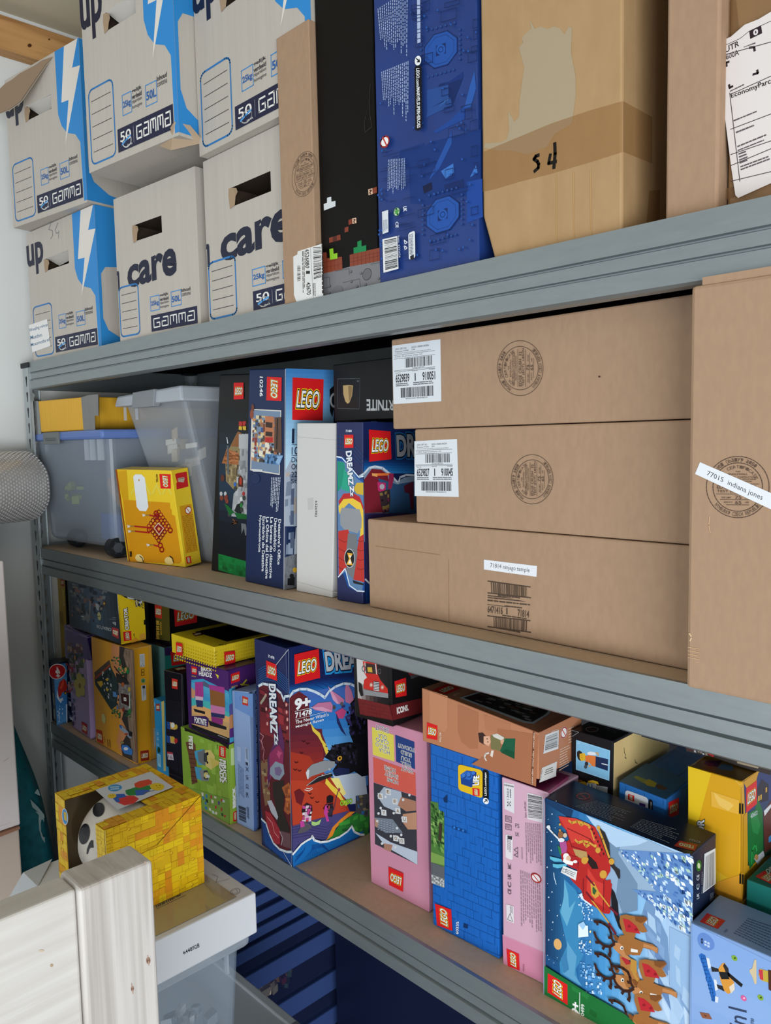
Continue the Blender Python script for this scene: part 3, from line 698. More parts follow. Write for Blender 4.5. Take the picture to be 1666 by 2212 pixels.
b = MB(); b.box((-1.90,.06,Z2+.035), (-1.80,.16,Z2+.10), flat('#3f68c0')); tag(b.build('toy_box', bevel=.002), 'small blue box at the bottom of the blue-lidded tub', 'box')
b = MB(); b.hexa([V(-1.86,.06,1.47), V(-1.80,.06,1.42), V(-1.80,.12,1.42), V(-1.86,.12,1.47), V(-1.855,.06,1.50), V(-1.795,.06,1.455), V(-1.795,.12,1.455), V(-1.855,.12,1.50)], flat('#a8825e')); tag(b.build('figure_toy', bevel=.008), 'tan toy piece in the blue-lidded tub, beside the leaning yellow box', 'toy')

# yellow carton with duct tape on the blue lid
hy = hit('v',600,200,1,.02).z
bx = Box('shipping_carton', 'yellow carton bound with grey duct tape on top of the blue-lidded tub', 'box', zt+.0215, (-2.180,.0085), (-1.842,.016), hit('v',15,265,1,.0).z, .34, noisy('yellow_carton', '#d59f24', '#dfac30', (160,160,8), .5, 0, .15, 4, .35, .6), hr=hy-.004, bevel=.003)
TAPE = noisy('grey_duct_tape', '#6b6c6a', '#7a7b79', (90,90,4), .3, .1, .2, 4, .5, .7)
p = bx.p('F','v'); p.poly(Q(10,262,92,262,122,588,52,592), TAPE).done('duct_tape', bx.root)
p = bx.p('F','v'); p.poly(Q(458,232,520,212,604,205,606,388,575,390,583,580,520,580,484,576), TAPE); p.done('duct_tape', bx.root)
p = bx.p('R','v'); p.poly(Q(602,205,612,205,615,390,606,390), TAPE); p.line(Q(612,205,614,580), .0012, '#b07f1c'); p.done('duct_tape', bx.root)
# tall clear tub with milky lid
BX = root('storage_tub', (-1.62,.25,Z2), 'tall clear storage tub with a whitish lid behind the leaning yellow box', 'storage tub')
b = MB(); bot = [V(-1.64,.125,Z2+.001), V(-1.478,.135,Z2+.001), V(-1.478,.44,Z2+.001), V(-1.64,.44,Z2+.001)]
zt = 1.664
top = [V(-1.775,.078,zt), V(-1.508,.078,zt), V(-1.508,.455,zt), V(-1.775,.455,zt)]
frustum(b, bot, top, CL_GREY); tub = b.build('tub', BX, bevel=.012, seg=3, merge=True)
b = MB(); b.hexa([V(-1.800,.062,zt-.003), V(-1.490,.062,zt-.003), V(-1.490,.47,zt-.003), V(-1.800,.47,zt-.003), V(-1.79,.066,zt+.022), V(-1.50,.066,zt+.030), V(-1.50,.46,zt+.030), V(-1.79,.46,zt+.022)], CL_LID)
lid = b.build('lid', BX, bevel=.005)
b = MB(); b.hexa([V(-1.70,.056,zt-.010), V(-1.60,.056,zt-.010), V(-1.60,.07,zt-.010), V(-1.70,.07,zt-.010), V(-1.70,.060,zt+.026), V(-1.60,.060,zt+.028), V(-1.60,.10,zt+.028), V(-1.70,.10,zt+.026)], flat('#868b8f', .4)); b.build('clip', lid, bevel=.002)
for x in (-1.772,-1.715):
    b = MB(); b.box((x,.072,zt-.035), (x+.003,.078,zt-.004), CL_EDGE); b.build('rib', tub)
b = MB(); b.hexa([V(-1.60,.30,1.43), V(-1.52,.18,1.43), V(-1.50,.30,1.43), V(-1.58,.40,1.43), V(-1.62,.30,1.56), V(-1.535,.18,1.56), V(-1.52,.30,1.56), V(-1.60,.40,1.56)], flat('#d9593c')); tag(b.build('toy_box', bevel=.002), 'orange red box inside the tall clear tub', 'box')
lump('toy_part_pile', 'cream and tan loose toy parts in the top of the tall clear tub', 'toy parts', (-1.66,.17,1.55), (.09,.07,.09), ['#cfc0a0','#b9a37c','#d8d2c4'], 6, 10, kind='stuff')
lump('toy_part_pile', 'blue grey loose toy parts lower down in the tall clear tub', 'toy parts', (-1.58,.22,1.37), (.07,.08,.06), ['#7d8a98','#6d7780','#959ca0'], 8, 18, kind='stuff')

# yellow knot box leaning against the tubs
def rigid(BL, BR, BR2, tl, tr, crop):
    """box from its bottom front corners, top corners found on their rays square to the bottom edge"""
    e = (BR-BL).normalized()
    def top(B, q):
        d = ray(crop, *q); t = (B-CAM).dot(e)/d.dot(e); return CAM+d*t
    TL = top(BL, tl); n = (BR-BL).cross(TL-BL).normalized(); d = ray(crop, *tr); t = (BL-CAM).dot(n)/d.dot(n)
    return TL, CAM+d*t
BL, BR = V(-1.712,.034,Z2+.0005), V(-1.520,.071,Z2+.0005)
TL, TR = rigid(BL, BR, None, (750,848), (1228,858), 'v')
n = (BR-BL).cross(TL-BL).normalized()
if n.y < 0: n = -n
dd = n*.046
bx = FreeBox('toy_box', 'small yellow box with a red knot ornament picture leaning on the clear tubs', 'box', [BL, BR, BR+dd, BL+dd, TL, TR, TR+dd, TL+dd], flat('#e3c22e', .3), bevel=.001)
p = bx.p('F','v')
p.poly(Q(752,850,848,856,865,1115,815,1110), '#cf9d16').poly(Q(752,850,848,856,835,860,775,870), '#dcae1c')
p.poly(Q(815,1108,1220,1135,1222,1185,1235,1195,1235,1235,1262,1248,1320,1635,1300,1655,880,1640), '#cf8f15').poly(Q(750,848,765,849,878,1640,866,1634), '#8f4a16')
for k in range(4): p.poly([(880+90*k,1060),(925+90*k,960),(970+90*k,1065),(955+90*k,1065),(925+90*k,1000),(895+90*k,1062)], '#dccb4c')
p.poly(Q(905,910,925,890,975,892,1005,920,1035,1170,1015,1208,960,1203,935,1170), '#dde1e4'); p.dot(954,940,6,9,'#b98d2b')
p.logo(Q(1225,890,1228,1014,1140,1012,1128,888)); p.text('40786', Q(1115,888,1118,958,1102,958,1099,888), '#3c2c10', .02)
R1, R2, GD = '#a81c1e', '#7d1520', '#e0a24a'
rings = []
for i in range(6):
    for j in range(6):
        x = 1125+(i-j)*17; y = 1335+(i+j-5)*27*.9
        if (i in (0,5) or j in (0,5)): rings.append((x, y))
        else: rings.append((x+4, y))
rng = random.Random(2)
for x, y in rings:
    p.ring(Q(x-14,y-17,x+14,y-17,x+14,y+17,x-14,y+17), .0022, R1 if rng.random() < .6 else R2, 12)
    if rng.random() < .5: p.dot(x, y, 5, 7, GD)
for x, y in ((1103,1225),(1152,1535),(1225,1370),(1045,1365),(1110,1255),(1140,1500)): p.ring(Q(x-17,y-20,x+17,y-20,x+17,y+20,x-17,y+20), .003, R1, 14)
p.poly(Q(1085,1350,1122,1305,1172,1352,1130,1412), '#d9cdb9'); p.poly(Q(1092,1351,1123,1314,1165,1352,1130,1403), '#8c1b1d'); p.poly(Q(1115,1355,1128,1340,1142,1357,1128,1375), GD)
for y0, x0 in ((1240,985),(1335,855),(1378,862),(1495,1022)):
    x1 = 1040 if y0 in (1335,1378) else x0+90
    p.line([(x0+60,y0),(x1+8,y0+12 if y0!=1240 else y0+8)], .0032, R1); p.poly(Q(x0,y0-12,x0+28,y0-6,x0+30,y0+4,x0+6,y0+14), '#d5cfc4'); p.line([(x0+28,y0),(x0+62,y0)], .002, '#8b7440')
p.ell(Q(922,1575,985,1570,1010,1640,930,1640), '#e6cf86').ell(Q(1175,1600,1240,1595,1262,1668,1180,1660), '#e6cf86')
for x in (965,1222): p.line([(x,1590),(x+22,1608),(x+30,1640)], .0024, '#221a10')
p.rect(878,1550,896,1596,'#3b2c12')
p.done('printed_picture', bx.root)
p = bx.p('R','v'); p.poly(Q(1262,890,1285,880,1362,868,1376,995,1275,1022,1272,965,1280,960,1268,920), '#c22224'); p.poly(Q(1288,955,1285,925,1335,915,1345,925,1335,960), '#b5a68e'); p.line(Q(1290,930,1340,925), .001, '#6d5c48')
p.poly(Q(1300,1165,1400,1145,1456,1545,1352,1570), '#cf951c'); p.fine(Q(1415,1230,1448,1540,1365,1562,1318,1250), 9, '#6a4c14', 3, .35, (.02,.05), .15)
p.ell(Q(1345,1168,1402,1160,1402,1228,1350,1238), '#e8e6e0').ring(Q(1348,1171,1399,1164,1399,1225,1353,1234), .0018, '#c0332d').line(Q(1360,1180,1390,1222), .0016, '#c0332d')
p.logo(Q(1395,1590,1403,1650,1362,1657,1353,1600)); p.done('printed_side', bx.root)

# castle box
bx = Box('toy_box', 'black box with a grey castle tower picture and green foot on the middle shelf', 'box', Z2, (-1.440,.085), (-1.285,.085), tl=('e',103,325), tr=('e',300,318), h=0, dep=.26, mat=flat('#17191a', .38), bevel=.002)
p = bx.p('F','e')
p.grad(Q(103,560,292,560,290,1600,97,1540), ['#17191a','#1d2a38','#22364a','#141b24','#121519'], 14)
p.poly(Q(96,1475,288,1528,290,1640,95,1580), '#127a3a'); p.mosaic(Q(100,1485,288,1535,288,1630,98,1575), ['#0e6a30','#178a44','#0c5a28'], 9, 3, 3, .6)
GY, LG, TN, BR_, RD = '#8d9094', '#b3b6b9', '#8b7a55', '#8c5a34', '#b3442f'
p.poly(Q(140,850,215,700,235,705,240,1060,190,1060,145,1010), TN); p.mosaic(Q(140,850,232,800,235,1060,150,1010), ['#9a8760','#6f6044','#a2946e','#574a35'], 6, 6, 5, .8)
p.poly(Q(175,785,222,690,245,700,235,790), BR_); p.poly(Q(118,895,150,800,228,830,225,905), '#a06338'); p.mosaic(Q(120,890,150,805,228,832,225,900), ['#b5754a','#7d4826'], 8, 4, 6, .7)
p.poly(Q(228,710,292,705,292,800,228,800), LG); p.polys([Q(228,708,238,706,238,720,228,722), Q(248,706,258,705,258,720,248,720), Q(268,705,278,705,278,720,268,720)], LG)
p.poly(Q(235,800,292,800,292,1250,180,1235,195,1090,235,1040), '#a0a3a7'); p.mosaic(Q(238,805,292,805,292,1235,190,1225), [LG,'#7d8084','#8f9296'], 5, 12, 7, .5)
p.poly(Q(225,1045,225,990,240,970,256,990,258,1048), '#4a2a22').dot(240,1010,8,25,'#b03a2a'); p.poly(Q(200,1200,215,1160,240,1150,250,1200,240,1232), '#202326')
p.polys([Q(230,625,250,628,250,655,228,652), Q(252,625,276,625,270,652,254,655)], '#b8302c'); p.polys([Q(230,655,248,658,250,682,228,678), Q(252,657,275,656,275,682,256,680)], '#d9b23a')
p.line(Q(152,730,158,765), .003, '#c8d0d6').line(Q(158,785,160,960), .006, '#5c6468')
for x, y, c in ((115,1090,LG),(142,1090,LG),(245,1125,'#d9dcdc'),(245,1165,'#2a7c3c'),(165,1195,'#d9b23a'),(150,1110,'#7a3328'),(205,1030,'#3a66b0'),(260,1090,'#a33')): p.dot(x, y, 9, 14, c); p.dot(x+3, y+28, 11, 16, '#7a3c2c' if x < 160 else '#3a3f3c')
p.polys([Q(135,1150,165,1170,200,1210,170,1230), Q(200,1210,290,1225,290,1255,220,1250)], '#17602c'); p.line(Q(190,1255,220,1275,185,1285,215,1265), .003, '#6b4428')
p.poly(Q(245,1280,275,1285,285,1350,270,1360,262,1310,248,1350), '#6f7478'); p.dot(125,990,12,22,'#5b2f22')
p.done('printed_castle', bx.root)
p = bx.p('F','e'); p.logo(Q(197,378,260,376,260,482,197,485)); p.done('brand_logo', bx.root)

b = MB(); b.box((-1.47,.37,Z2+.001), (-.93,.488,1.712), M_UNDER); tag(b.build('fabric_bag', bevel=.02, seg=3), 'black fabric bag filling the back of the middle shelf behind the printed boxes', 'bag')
# navy office box
bx = Box('toy_box', 'large navy spine box with light blue right cover and big red logo square', 'box', Z2, (-1.272,.055), (-1.140,.051), 0, .24, flat('#1d2c50', .36), bevel=.002, tl=('e',292,290), tr=('e',528,285))
p = bx.p('F','e')
p.poly(Q(310,545,500,555,490,970,300,940), '#d5d2c8').poly(Q(322,552,495,562,486,962,306,932), '#7489a3')
p.mosaic(Q(315,585,500,598,480,900,310,880), ['#8a3b30','#c58a5c','#d8c9a0','#4c4640','#9b6b4c','#39588c','#2f2c2c','#c9b489','#70412f','#e3dcc8'], 10, 12, 4, .9, .7)
p.poly(Q(398,592,455,596,455,765,395,760), '#b77450'); p.polys([Q(402,628,445,634,444,668,400,662), Q(402,690,445,694,444,724,400,718)], '#3b2c28'); p.rect(398,728,448,760,'#b32c2c')
p.poly(Q(460,600,502,598,505,830,455,820), '#5c4438').line(Q(478,610,472,800), .004, '#26201e')
p.poly(Q(400,832,515,845,490,905,395,895), '#5d86b4'); p.mosaic(Q(400,835,512,847,488,903,398,893), ['#3e6a9c','#8cb0d4','#26415f'], 7, 3, 6, .7)
p.poly(Q(315,930,380,935,380,950,320,948), '#cfd2d2'); p.dot(318,540,10,26,'#6b3d30').dot(312,580,12,30,'#8b4a35')
p.done('printed_street', bx.root)
p = bx.p('F','e'); p.logo(Q(505,343,503,495,406,490,410,338)); p.text('10246', Q(384,340,384,466,364,464,364,338), '#e6e8ec', .02); p.done('spine_logo', bx.root)
p = bx.p('F','e')
for k, (s, y0, y1, x) in enumerate((("Detective's Office",1255,1545,482),('Detektivbüro',1248,1460,456),('Le bureau du détective',1242,1632,430),('La Oficina del Detective',1240,1635,404),('Escritório do Detetive',1236,1588,380),('Nyomozóiroda',1230,1465,356))):
    p.text(s, Q(x+20,y0,x+14,y1,x-4,y1,x+2,y0), '#dfe3ea', .02)
p.fine(Q(500,985,482,1225,430,1200,436,985), 6, '#b9c2d2', 4, .5, (.04,.12), .3)
p.ell(Q(310,965,365,965,365,1020,310,1020), '#1f2f55').ring(Q(310,965,365,965,365,1020,310,1020), .0008, '#2d3f66'); p.done('spine_lettering', bx.root)
p = bx.p('R','e')
p.grad(Q(528,285,835,295,835,640,527,640), ['#3f7fbe','#62a0d6','#8fbfe0'], 12)
p.grad(Q(527,640,835,640,835,1120,522,1120), ['#8fbfe0','#b9d7ec','#9fb9d2'], 10)
p.poly(Q(522,950,560,870,610,930,610,1300,520,1300), '#a5b0c0'); p.mosaic(Q(522,960,610,930,610,1480,520,1480), ['#b7a9a0','#8e9cb2','#c5ccd6','#7b869a'], 3, 7, 9, .7)
p.polys([Q(562,1060,582,1055,580,1160,560,1160), Q(558,1200,580,1200,578,1290,556,1290), Q(556,1340,582,1335,580,1440,556,1440)], '#55617a')
p.poly(Q(520,1500,612,1470,612,1690,516,1708), '#74787e'); p.mosaic(Q(520,1500,612,1470,612,1690,516,1708), ['#7d8288','#6a6e75'], 12, 10, 2, .5)
p.poly(Q(538,1635,585,1625,582,1680,538,1678), '#1d1f22').dot(565,1618,14,14,'#222').dot(585,1580,14,16,'#d2a52c')
p.line(Q(524,290,514,1705), .0012, '#c9ced6')
p.done('printed_cover', bx.root)
p = bx.p('R','e'); p.logo(Q(570,343,770,355,764,620,568,616)); p.done('brand_logo', bx.root)
p = bx.p('R','e'); p.text('10+', Q(570,675,700,672,700,760,568,765), '#1b2740', .03); p.line(Q(565,775,720,770), .0008, '#1b2740'); p.text('10246', Q(565,790,690,785,690,835,564,840), '#1b2740')
p.line(Q(563,845,720,840), .0008, '#1b2740'); p.text("Detective's", Q(564,855,740,850,740,885,563,888), '#1b2740'); p.text('Office', Q(563,900,650,895,650,930,562,935), '#1b2740'); p.text('2262', Q(562,950,640,945,640,980,561,985), '#1b2740'); p.text('Stck.', Q(560,995,650,990,650,1020,559,1025), '#1b2740')
p.poly(Q(808,420,835,395,835,540,825,600,810,560), '#14161a').ring(Q(815,450,860,450,860,530,815,530), .004, '#d8dbe0'); p.done('cover_lettering', bx.root)

# white box
bx = Box('toy_box', 'plain white upright box with a small printed article number', 'box', Z2, (-1.1165,.058), (-1.0195,.0585), 0, .20, flat('#c9c8c6', .5), bevel=.0015, tl=('e',600,637), tr=('e',850,637))
p = bx.p('F','e'); p.text('6326982', Q(732,1135,730,1242,716,1240,718,1135), '#2a2a2c'); p.poly(Q(670,1120,705,1115,705,1190,672,1195), '#bcbbb9'); p.line(Q(598,725,850,745), .0006, '#b5b4b2'); p.line(Q(600,1655,862,1728), .0006, '#b0afad'); p.done('article_number', bx.root)

# blue-red story box
DZ = noisy('deep_blue_print', '#161f4c', '#1a2658', (20,20,20), .34, 0, 0, 3, .4)
bx = Box('toy_box', 'narrow blue box with a red, grey and yellow printed spine, beside the white box', 'box', Z2, (-1.0005,.053), (-.940,.056), 0, .26, DZ, tl=('e',853,630), tr=('e',1024,628))
def swirl(p, pts, n, step, col, w=.0006):
    for k in range(n): p.line([(x+step[0]*k, y+step[1]*k) for x, y in pts], w, col)
p = bx.p('F','e')
p.poly(Q(857,850,900,855,960,930,1000,985,1028,1000,1036,1660,1035,1720,985,1720,930,1690,895,1600,866,1610), '#174f94')
p.poly(Q(860,880,900,885,945,925,985,990,1028,1020,1030,1640,1020,1715,990,1710,940,1680,912,1590,868,1625), '#5a7da6')
p.poly(Q(862,880,905,890,915,960,880,1060,862,1080), '#1e8a72').poly(Q(905,930,950,1000,935,1080,885,1060), '#2a9c80').poly(Q(985,1020,1028,1020,1028,1100,985,1090,965,1060), '#c9a837')
p.poly(Q(868,1140,900,1090,960,1085,1005,1110,1028,1170,1026,1210,1000,1180,930,1140,880,1180), '#b5282c')
p.poly(Q(868,1170,900,1125,960,1120,1010,1150,1028,1200,1030,1360,1005,1380,1015,1240,1000,1200,935,1150,895,1190,890,1260,870,1200), '#e2c040')
p.poly(Q(888,1180,1005,1190,1018,1250,1015,1310,990,1345,905,1320,880,1290,878,1215), '#8d9196')

p.poly(Q(866,1330,930,1320,955,1400,925,1560,900,1590,870,1620), '#b7332c').poly(Q(1000,1370,1030,1350,1035,1660,960,1640,980,1500), '#b7332c')
for y in (1380,1440,1500,1560): p.line([(868,y),(905,y+22),(935,y+10)], .001, '#7d1e1c'); p.line([(990,y+10),(1010,y+18),(1032,y+12)], .001, '#7d1e1c')
p.poly(Q(930,1345,985,1350,990,1480,965,1640,925,1600,915,1500), '#6f7377'); p.ell(Q(905,1440,975,1445,975,1570,905,1565), '#15171a').ring(Q(908,1443,972,1448,972,1566,908,1562), .0012, '#d8dade')
p.poly(Q(925,1470,960,1475,945,1505,960,1550,920,1545,936,1508), '#dfa832').poly(Q(935,1485,952,1488,944,1505), '#e9e7e0').poly(Q(944,1508,952,1540,930,1538), '#e9e7e0')
p.poly(Q(960,1645,1030,1668,1030,1680,965,1665), '#202226')
p.line(Q(857,852,890,858,940,915,1000,985,1028,978), .002, '#dce8f4').line(Q(868,1625,912,1570,940,1680,990,1715,1034,1718), .002, '#dce8f4')
swirl(p, Q(855,800,900,812,960,850,1027,930), 4, (0,-28), '#0f4a86')
p.done('printed_figure', bx.root)
p = bx.p('F','e'); p.logo(Q(906,712,965,712,965,795,906,796)); p.done('brand_logo', bx.root)
p = bx.p('F','e'); p.text('71484', Q(916,680,954,680,954,694,916,695), '#e4e8f0', .02)
p.outl('DREAMZ', Q(952,815,965,1030,935,1035,918,820), ['#14325e','#dfe3e8'], 0, (.09,.04)); p.outl('Zz', Q(966,1040,970,1105,948,1105,942,1042), ['#14325e','#dfe3e8'], 0, (.09,.04)); p.done('title_lettering', bx.root)
p = bx.p('R','e')
swirl(p, Q(1030,700,1100,690,1200,720,1400,760), 4, (0,-22), '#142f6a'); p.grad(Q(1028,860,1420,860,1420,960,1028,960), ['#141e4a','#165090','#2a7cc0'], 6)
p.poly(Q(1030,960,1062,925,1100,915,1150,925,1190,960,1215,985,1250,1010,1290,985,1340,980,1420,990,1420,1400,1030,1400), '#7f96b0')
p.poly(Q(1030,1000,1080,930,1140,935,1180,965,1210,1100,1190,1210,1032,1215), '#7c2330'); p.poly(Q(1120,990,1240,1030,1420,1000,1420,1210,1190,1225), '#31567f')
p.line(Q(1000,980,1030,960,1062,925,1100,915,1150,925,1195,962,1250,1022,1262,985,1300,970,1420,975), .0035, '#cfdbe8')
p.line(Q(1085,968,1200,965), .004, '#e87a3a').poly(Q(1080,958,1115,962,1115,982,1082,975), '#e8a860')
p.poly(Q(1190,960,1220,960,1222,995,1205,1060,1185,1060), '#a02c56').poly(Q(1115,1015,1170,1020,1170,1060,1150,1090,1120,1070), '#c2306e').dot(1146,1045,16,18,'#b9b4c0').poly(Q(1125,1080,1195,1060,1200,1130,1190,1210,1150,1215), '#3a2f35')
p.mosaic(Q(1130,1085,1195,1070,1190,1205,1152,1210), ['#8a7444','#20181c','#7c2850'], 4, 6, 3, .6); p.poly(Q(1285,1040,1345,1010,1350,1190,1330,1190,1320,1090,1290,1080), '#5a1f33')
p.poly(Q(1032,1215,1400,1215,1400,1700,1040,1705), '#3b3263'); p.line(Q(1038,1640,1080,1680), .003, '#cfdbe8'); p.poly(Q(1040,1660,1100,1690,1100,1790,1038,1800), '#12397c')
p.done('printed_cover', bx.root)
p = bx.p('R','e'); p.logo(Q(1060,678,1200,690,1206,868,1063,885)); p.done('brand_logo', bx.root)
p = bx.p('R','e'); p.outl('DREAMZZZ', Q(1240,720,1700,690,1700,850,1245,845), ['#1d5a90','#0c1226','#8e9298'], 0, (.14,.09,.04)); p.done('title_lettering', bx.root)

# black box lying on the two
z9 = max(hit('e',853,630,1,.053).z, hit('e',600,637,1,.064).z)+.0015
pL = hit('e',836,420,1,.115); pR = hit('e',1215,420,1,.115)
bx = Box('toy_box', 'black box with upside-down lettering lying across the white box and its blue neighbour', 'box', z9, (pL.x,.115), (-.857,.115), hit('e',838,262,1,.115).z, .18, flat('#141517', .34))
p = bx.p('F','e'); p.loop(Q(862,352,1006,350,1002,546,862,542), .0010, '#4a5056'); p.grad(Q(864,354,1004,352,1000,544,864,540), ['#14171c','#1a1a20','#241a18'], 6)
p.poly(Q(897,395,930,392,962,395,955,460,938,505,926,512,912,498,899,450), '#b99c6c').poly(Q(930,398,958,398,952,460,936,500), '#8c724a'); p.text('15', Q(988,362,998,362,998,372,988,372), '#9aa0a4')
p.text('FORTNITE', Q(1290,552,1050,555,1050,485,1290,495), '#b9bcbe', .03); p.done('printed_front', bx.root)

# the three stacked brown cartons
c1 = Box('shipping_carton', 'bottom brown carton of the three-carton stack with a ninjago strip label', 'box', Z2, (-.918,.050), (-.3705,.046), 1.4475, .38, M_CARD, bevel=.0025)
def small(p, s, q, c='#3a332c', w=.0): p.text(s, q, c, w)
p = c1.p('F','g'); p.poly(Q(500,1220,716,1246,714,1290,500,1260), '#dde0e6'); p.text('71814 ninjago temple', Q(526,1233,686,1254,685,1277,526,1256), '#33363c', .0); p.done('strip_label', c1.root, 'white paper strip label')
p = c1.p('F','g'); IK = '#4d3d31'
p.line(Q(516,1307,688,1331), .0016, IK).line(Q(516,1355,690,1375), .0016, IK).line(Q(515,1402,600,1412), .0008, IK).line(Q(515,1448,688,1468), .0016, IK).line(Q(516,1492,690,1515), .0016, IK)
p.bars(Q(528,1309,675,1330,676,1373,530,1357), IK, 3, 34); p.bars(Q(538,1451,678,1467,676,1512,540,1494), IK, 4, 34)
small(p, '6471416', Q(516,1408,577,1414,576,1442,515,1434), IK, .02); small(p, '1', Q(591,1416,596,1417,596,1443,591,1442), IK); small(p, '71814', Q(638,1422,684,1428,683,1456,638,1450), IK, .02)
for q, n, sd in ((Q(557,1360,647,1371,647,1380,557,1369),1,1), (Q(516,1362,580,1370,690,1395,516,1378),2,2), (Q(515,1380,690,1400,690,1408,515,1390),1,3), (Q(585,1404,655,1412,655,1420,585,1412),1,4), (Q(575,1442,680,1458,680,1464,575,1450),1,5), (Q(540,1490,652,1512,652,1520,540,1499),1,6)): p.fine(q, n, IK, sd, .6, (.05,.2), .05)
p.done('printed_barcode', c1.root)
p = c1.p('F','g'); p.line(Q(60,1165,320,1200), .0006, '#8f7050'); p.line(Q(357,1220,358,1470), .0005, '#94744f'); p.done('crease_marks', c1.root)
def cert_label(bx, crop, q, up, low, txt, num1, num2, seed):
    """white goods label; q = outline quad"""
    p = bx.p('F', crop); p.poly(q, '#d4d9df')
    l = lambda a, b, c, d: [p.lerp(q, a, b), p.lerp(q, c, b), p.lerp(q, c, d), p.lerp(q, a, d)]
    T = lambda s, a, b, c, d, w=.0: p.text(s, l(a,b,c,d), '#2b2e33', w)
    T('LEGO CERT NO:', .06,.055,.30,.085, .01); T('LEGO-100000-04'+up, .40,.055,.76,.085, .01); T('Production YYWW:', .06,.10,.34,.125, .01); T('250'+low, .40,.10,.47,.12, .01)
    T('To view General Conformity Certificates go to: http://www.lego.com/compliance', .06,.135,.80,.158); T(txt, .05,.19,.62,.22)
    for v in (.172,.235,.435,.455): p.line([p.lerp(q,.03,v), p.lerp(q,.88,v)], .0005, '#45494f')
    p.bars(l(.26,.245,.83,.40), '#26282c', seed, 30); T('0570201807052', .40,.408,.66,.425)
    T('Item No', .06,.47,.16,.485); T('Quantity', .40,.455,.52,.475); T('Product', .76,.455,.88,.475)
    T(num1, .06,.505,.34,.635, .02); T('1', .455,.505,.475,.635); T(num2, .62,.505,.88,.635, .02)
    p.fine(l(.06,.65,.34,.71), 2, '#5a5e64', seed+1, .5, (.1,.3), .1); p.fine(l(.42,.65,.86,.71), 2, '#5a5e64', seed+2, .5, (.1,.3), .1)
    p.bars(l(.16,.735,.84,.90), '#26282c', seed+3, 36); T('(02)05702017828268(37)1', .26,.91,.72,.935)
    p.done('goods_label', bx.root, 'white printed goods label')
c2 = Box('shipping_carton', 'middle brown carton of the three-carton stack, label reading siege encampment', 'box', 1.4485, (-.812,.050), (-.3705,.046), 1.5855, .38, M_CARD, bevel=.0025)
cert_label(c2, 'y', Q(342,1432,908,1402,932,2172,346,2160), '2769', '5', '910045 Siege Encampment v29', '6529827', '910045', 11)
p = c2.p('F','z'); stamp(p, Q(362,2040,362,1450,862,1450,862,2040)); p.done('box_stamp', c2.root)
c3 = Box('shipping_carton', 'top brown carton of the three-carton stack, label reading mushroom village', 'box', 1.5865, (-.855,.048), (-.3705,.044), 1.719, .38, M_CARD, bevel=.0025)
cert_label(c3, 'y', Q(48,165,688,78,700,902,66,940), '3856', '8', '910051 Mushroom Village v29', '6529839', '910051', 21)
p = c3.p('F','z'); stamp(p, Q(195,745,195,88,742,88,742,745)); p.done('box_stamp', c3.root)
p = c3.p('F','g'); p.dot(970,477,4,4,'#4a3020'); p.done('dark_spot', c3.root)
# big carton sticking out
c4 = Box('shipping_carton', 'large brown carton jutting past the shelf edge with an indiana jones strip label', 'box', Z2+.001, (-.366,-.016), (.02,-.016), 1.716, .40, M_CARD, bevel=.004)
p = c4.p('F','g'); stamp(p, Q(1404,802,1660,800,1658,1052,1404,1048), dens=1.1); p.done('box_stamp', c4.root)
p = c4.p('F','g'); p.poly(Q(1378,824,1760,990,1740,1050,1358,872), '#dadde3'); p.text('77015  indiana jones', Q(1410,858,1636,958,1628,985,1404,882), '#33363c', .0); p.done('strip_label', c4.root, 'slanted white paper strip label')
p = c4.p('F','g'); p.line(Q(1418,1045,1414,1080,1420,1110), .0008, '#c8a680'); p.line(Q(1335,1520,1345,1535,1338,1550), .0012, '#d8bb95')
for k in range(4): p.line([(1330,1575+14*k),(1375,1583+14*k)], .0007, '#c3a07a')
p.done('scratches', c4.root)
b = MB()
for k in range(26):
    x = -.352+.0135*k; b.box((x,-.010,1.716), (x+.007,-.006,1.7215), M_CARD)
b.box((-.356,-.0125,1.7150), (.01,-.010,1.7235), M_CARD); b.box((-.356,-.006,1.7150), (.01,-.0035,1.7225), M_CARD); b.build('cut_flap', c4.root, label='cut corrugated top edge')
# ---------------------------------------------------------------- lower shelf
def hz(c, x, y, Y): return hit(c, x, y, 1, Y).z
# yellow book-like box at the back left
yb = .080
xl = max(hit('q',125,500,1,yb).x, -2.236); xr = hit('q',235,500,1,yb).x
bx = Box('toy_box', 'tall mustard yellow box standing behind the others at the left post', 'box', Z3, (xl,yb), (xr,yb), 1.232, .20, flat('#16150f', .4))
p = bx.p('F','q'); p.poly(Q(96,-60,206,-60,245,985,145,985), '#b2923a'); p.text('CREATOR', Q(200,165,210,362,190,362,180,165), '#cdb671', .03); p.poly(Q(130,415,192,428,205,570,142,560), '#9c8034')
p.fine(Q(190,420,208,610,150,600,138,430), 5, '#7d652a', 3, .3); p.logo(Q(164,52,203,58,206,138,168,135), '#a8382c'); p.done('printed_spine', bx.root)
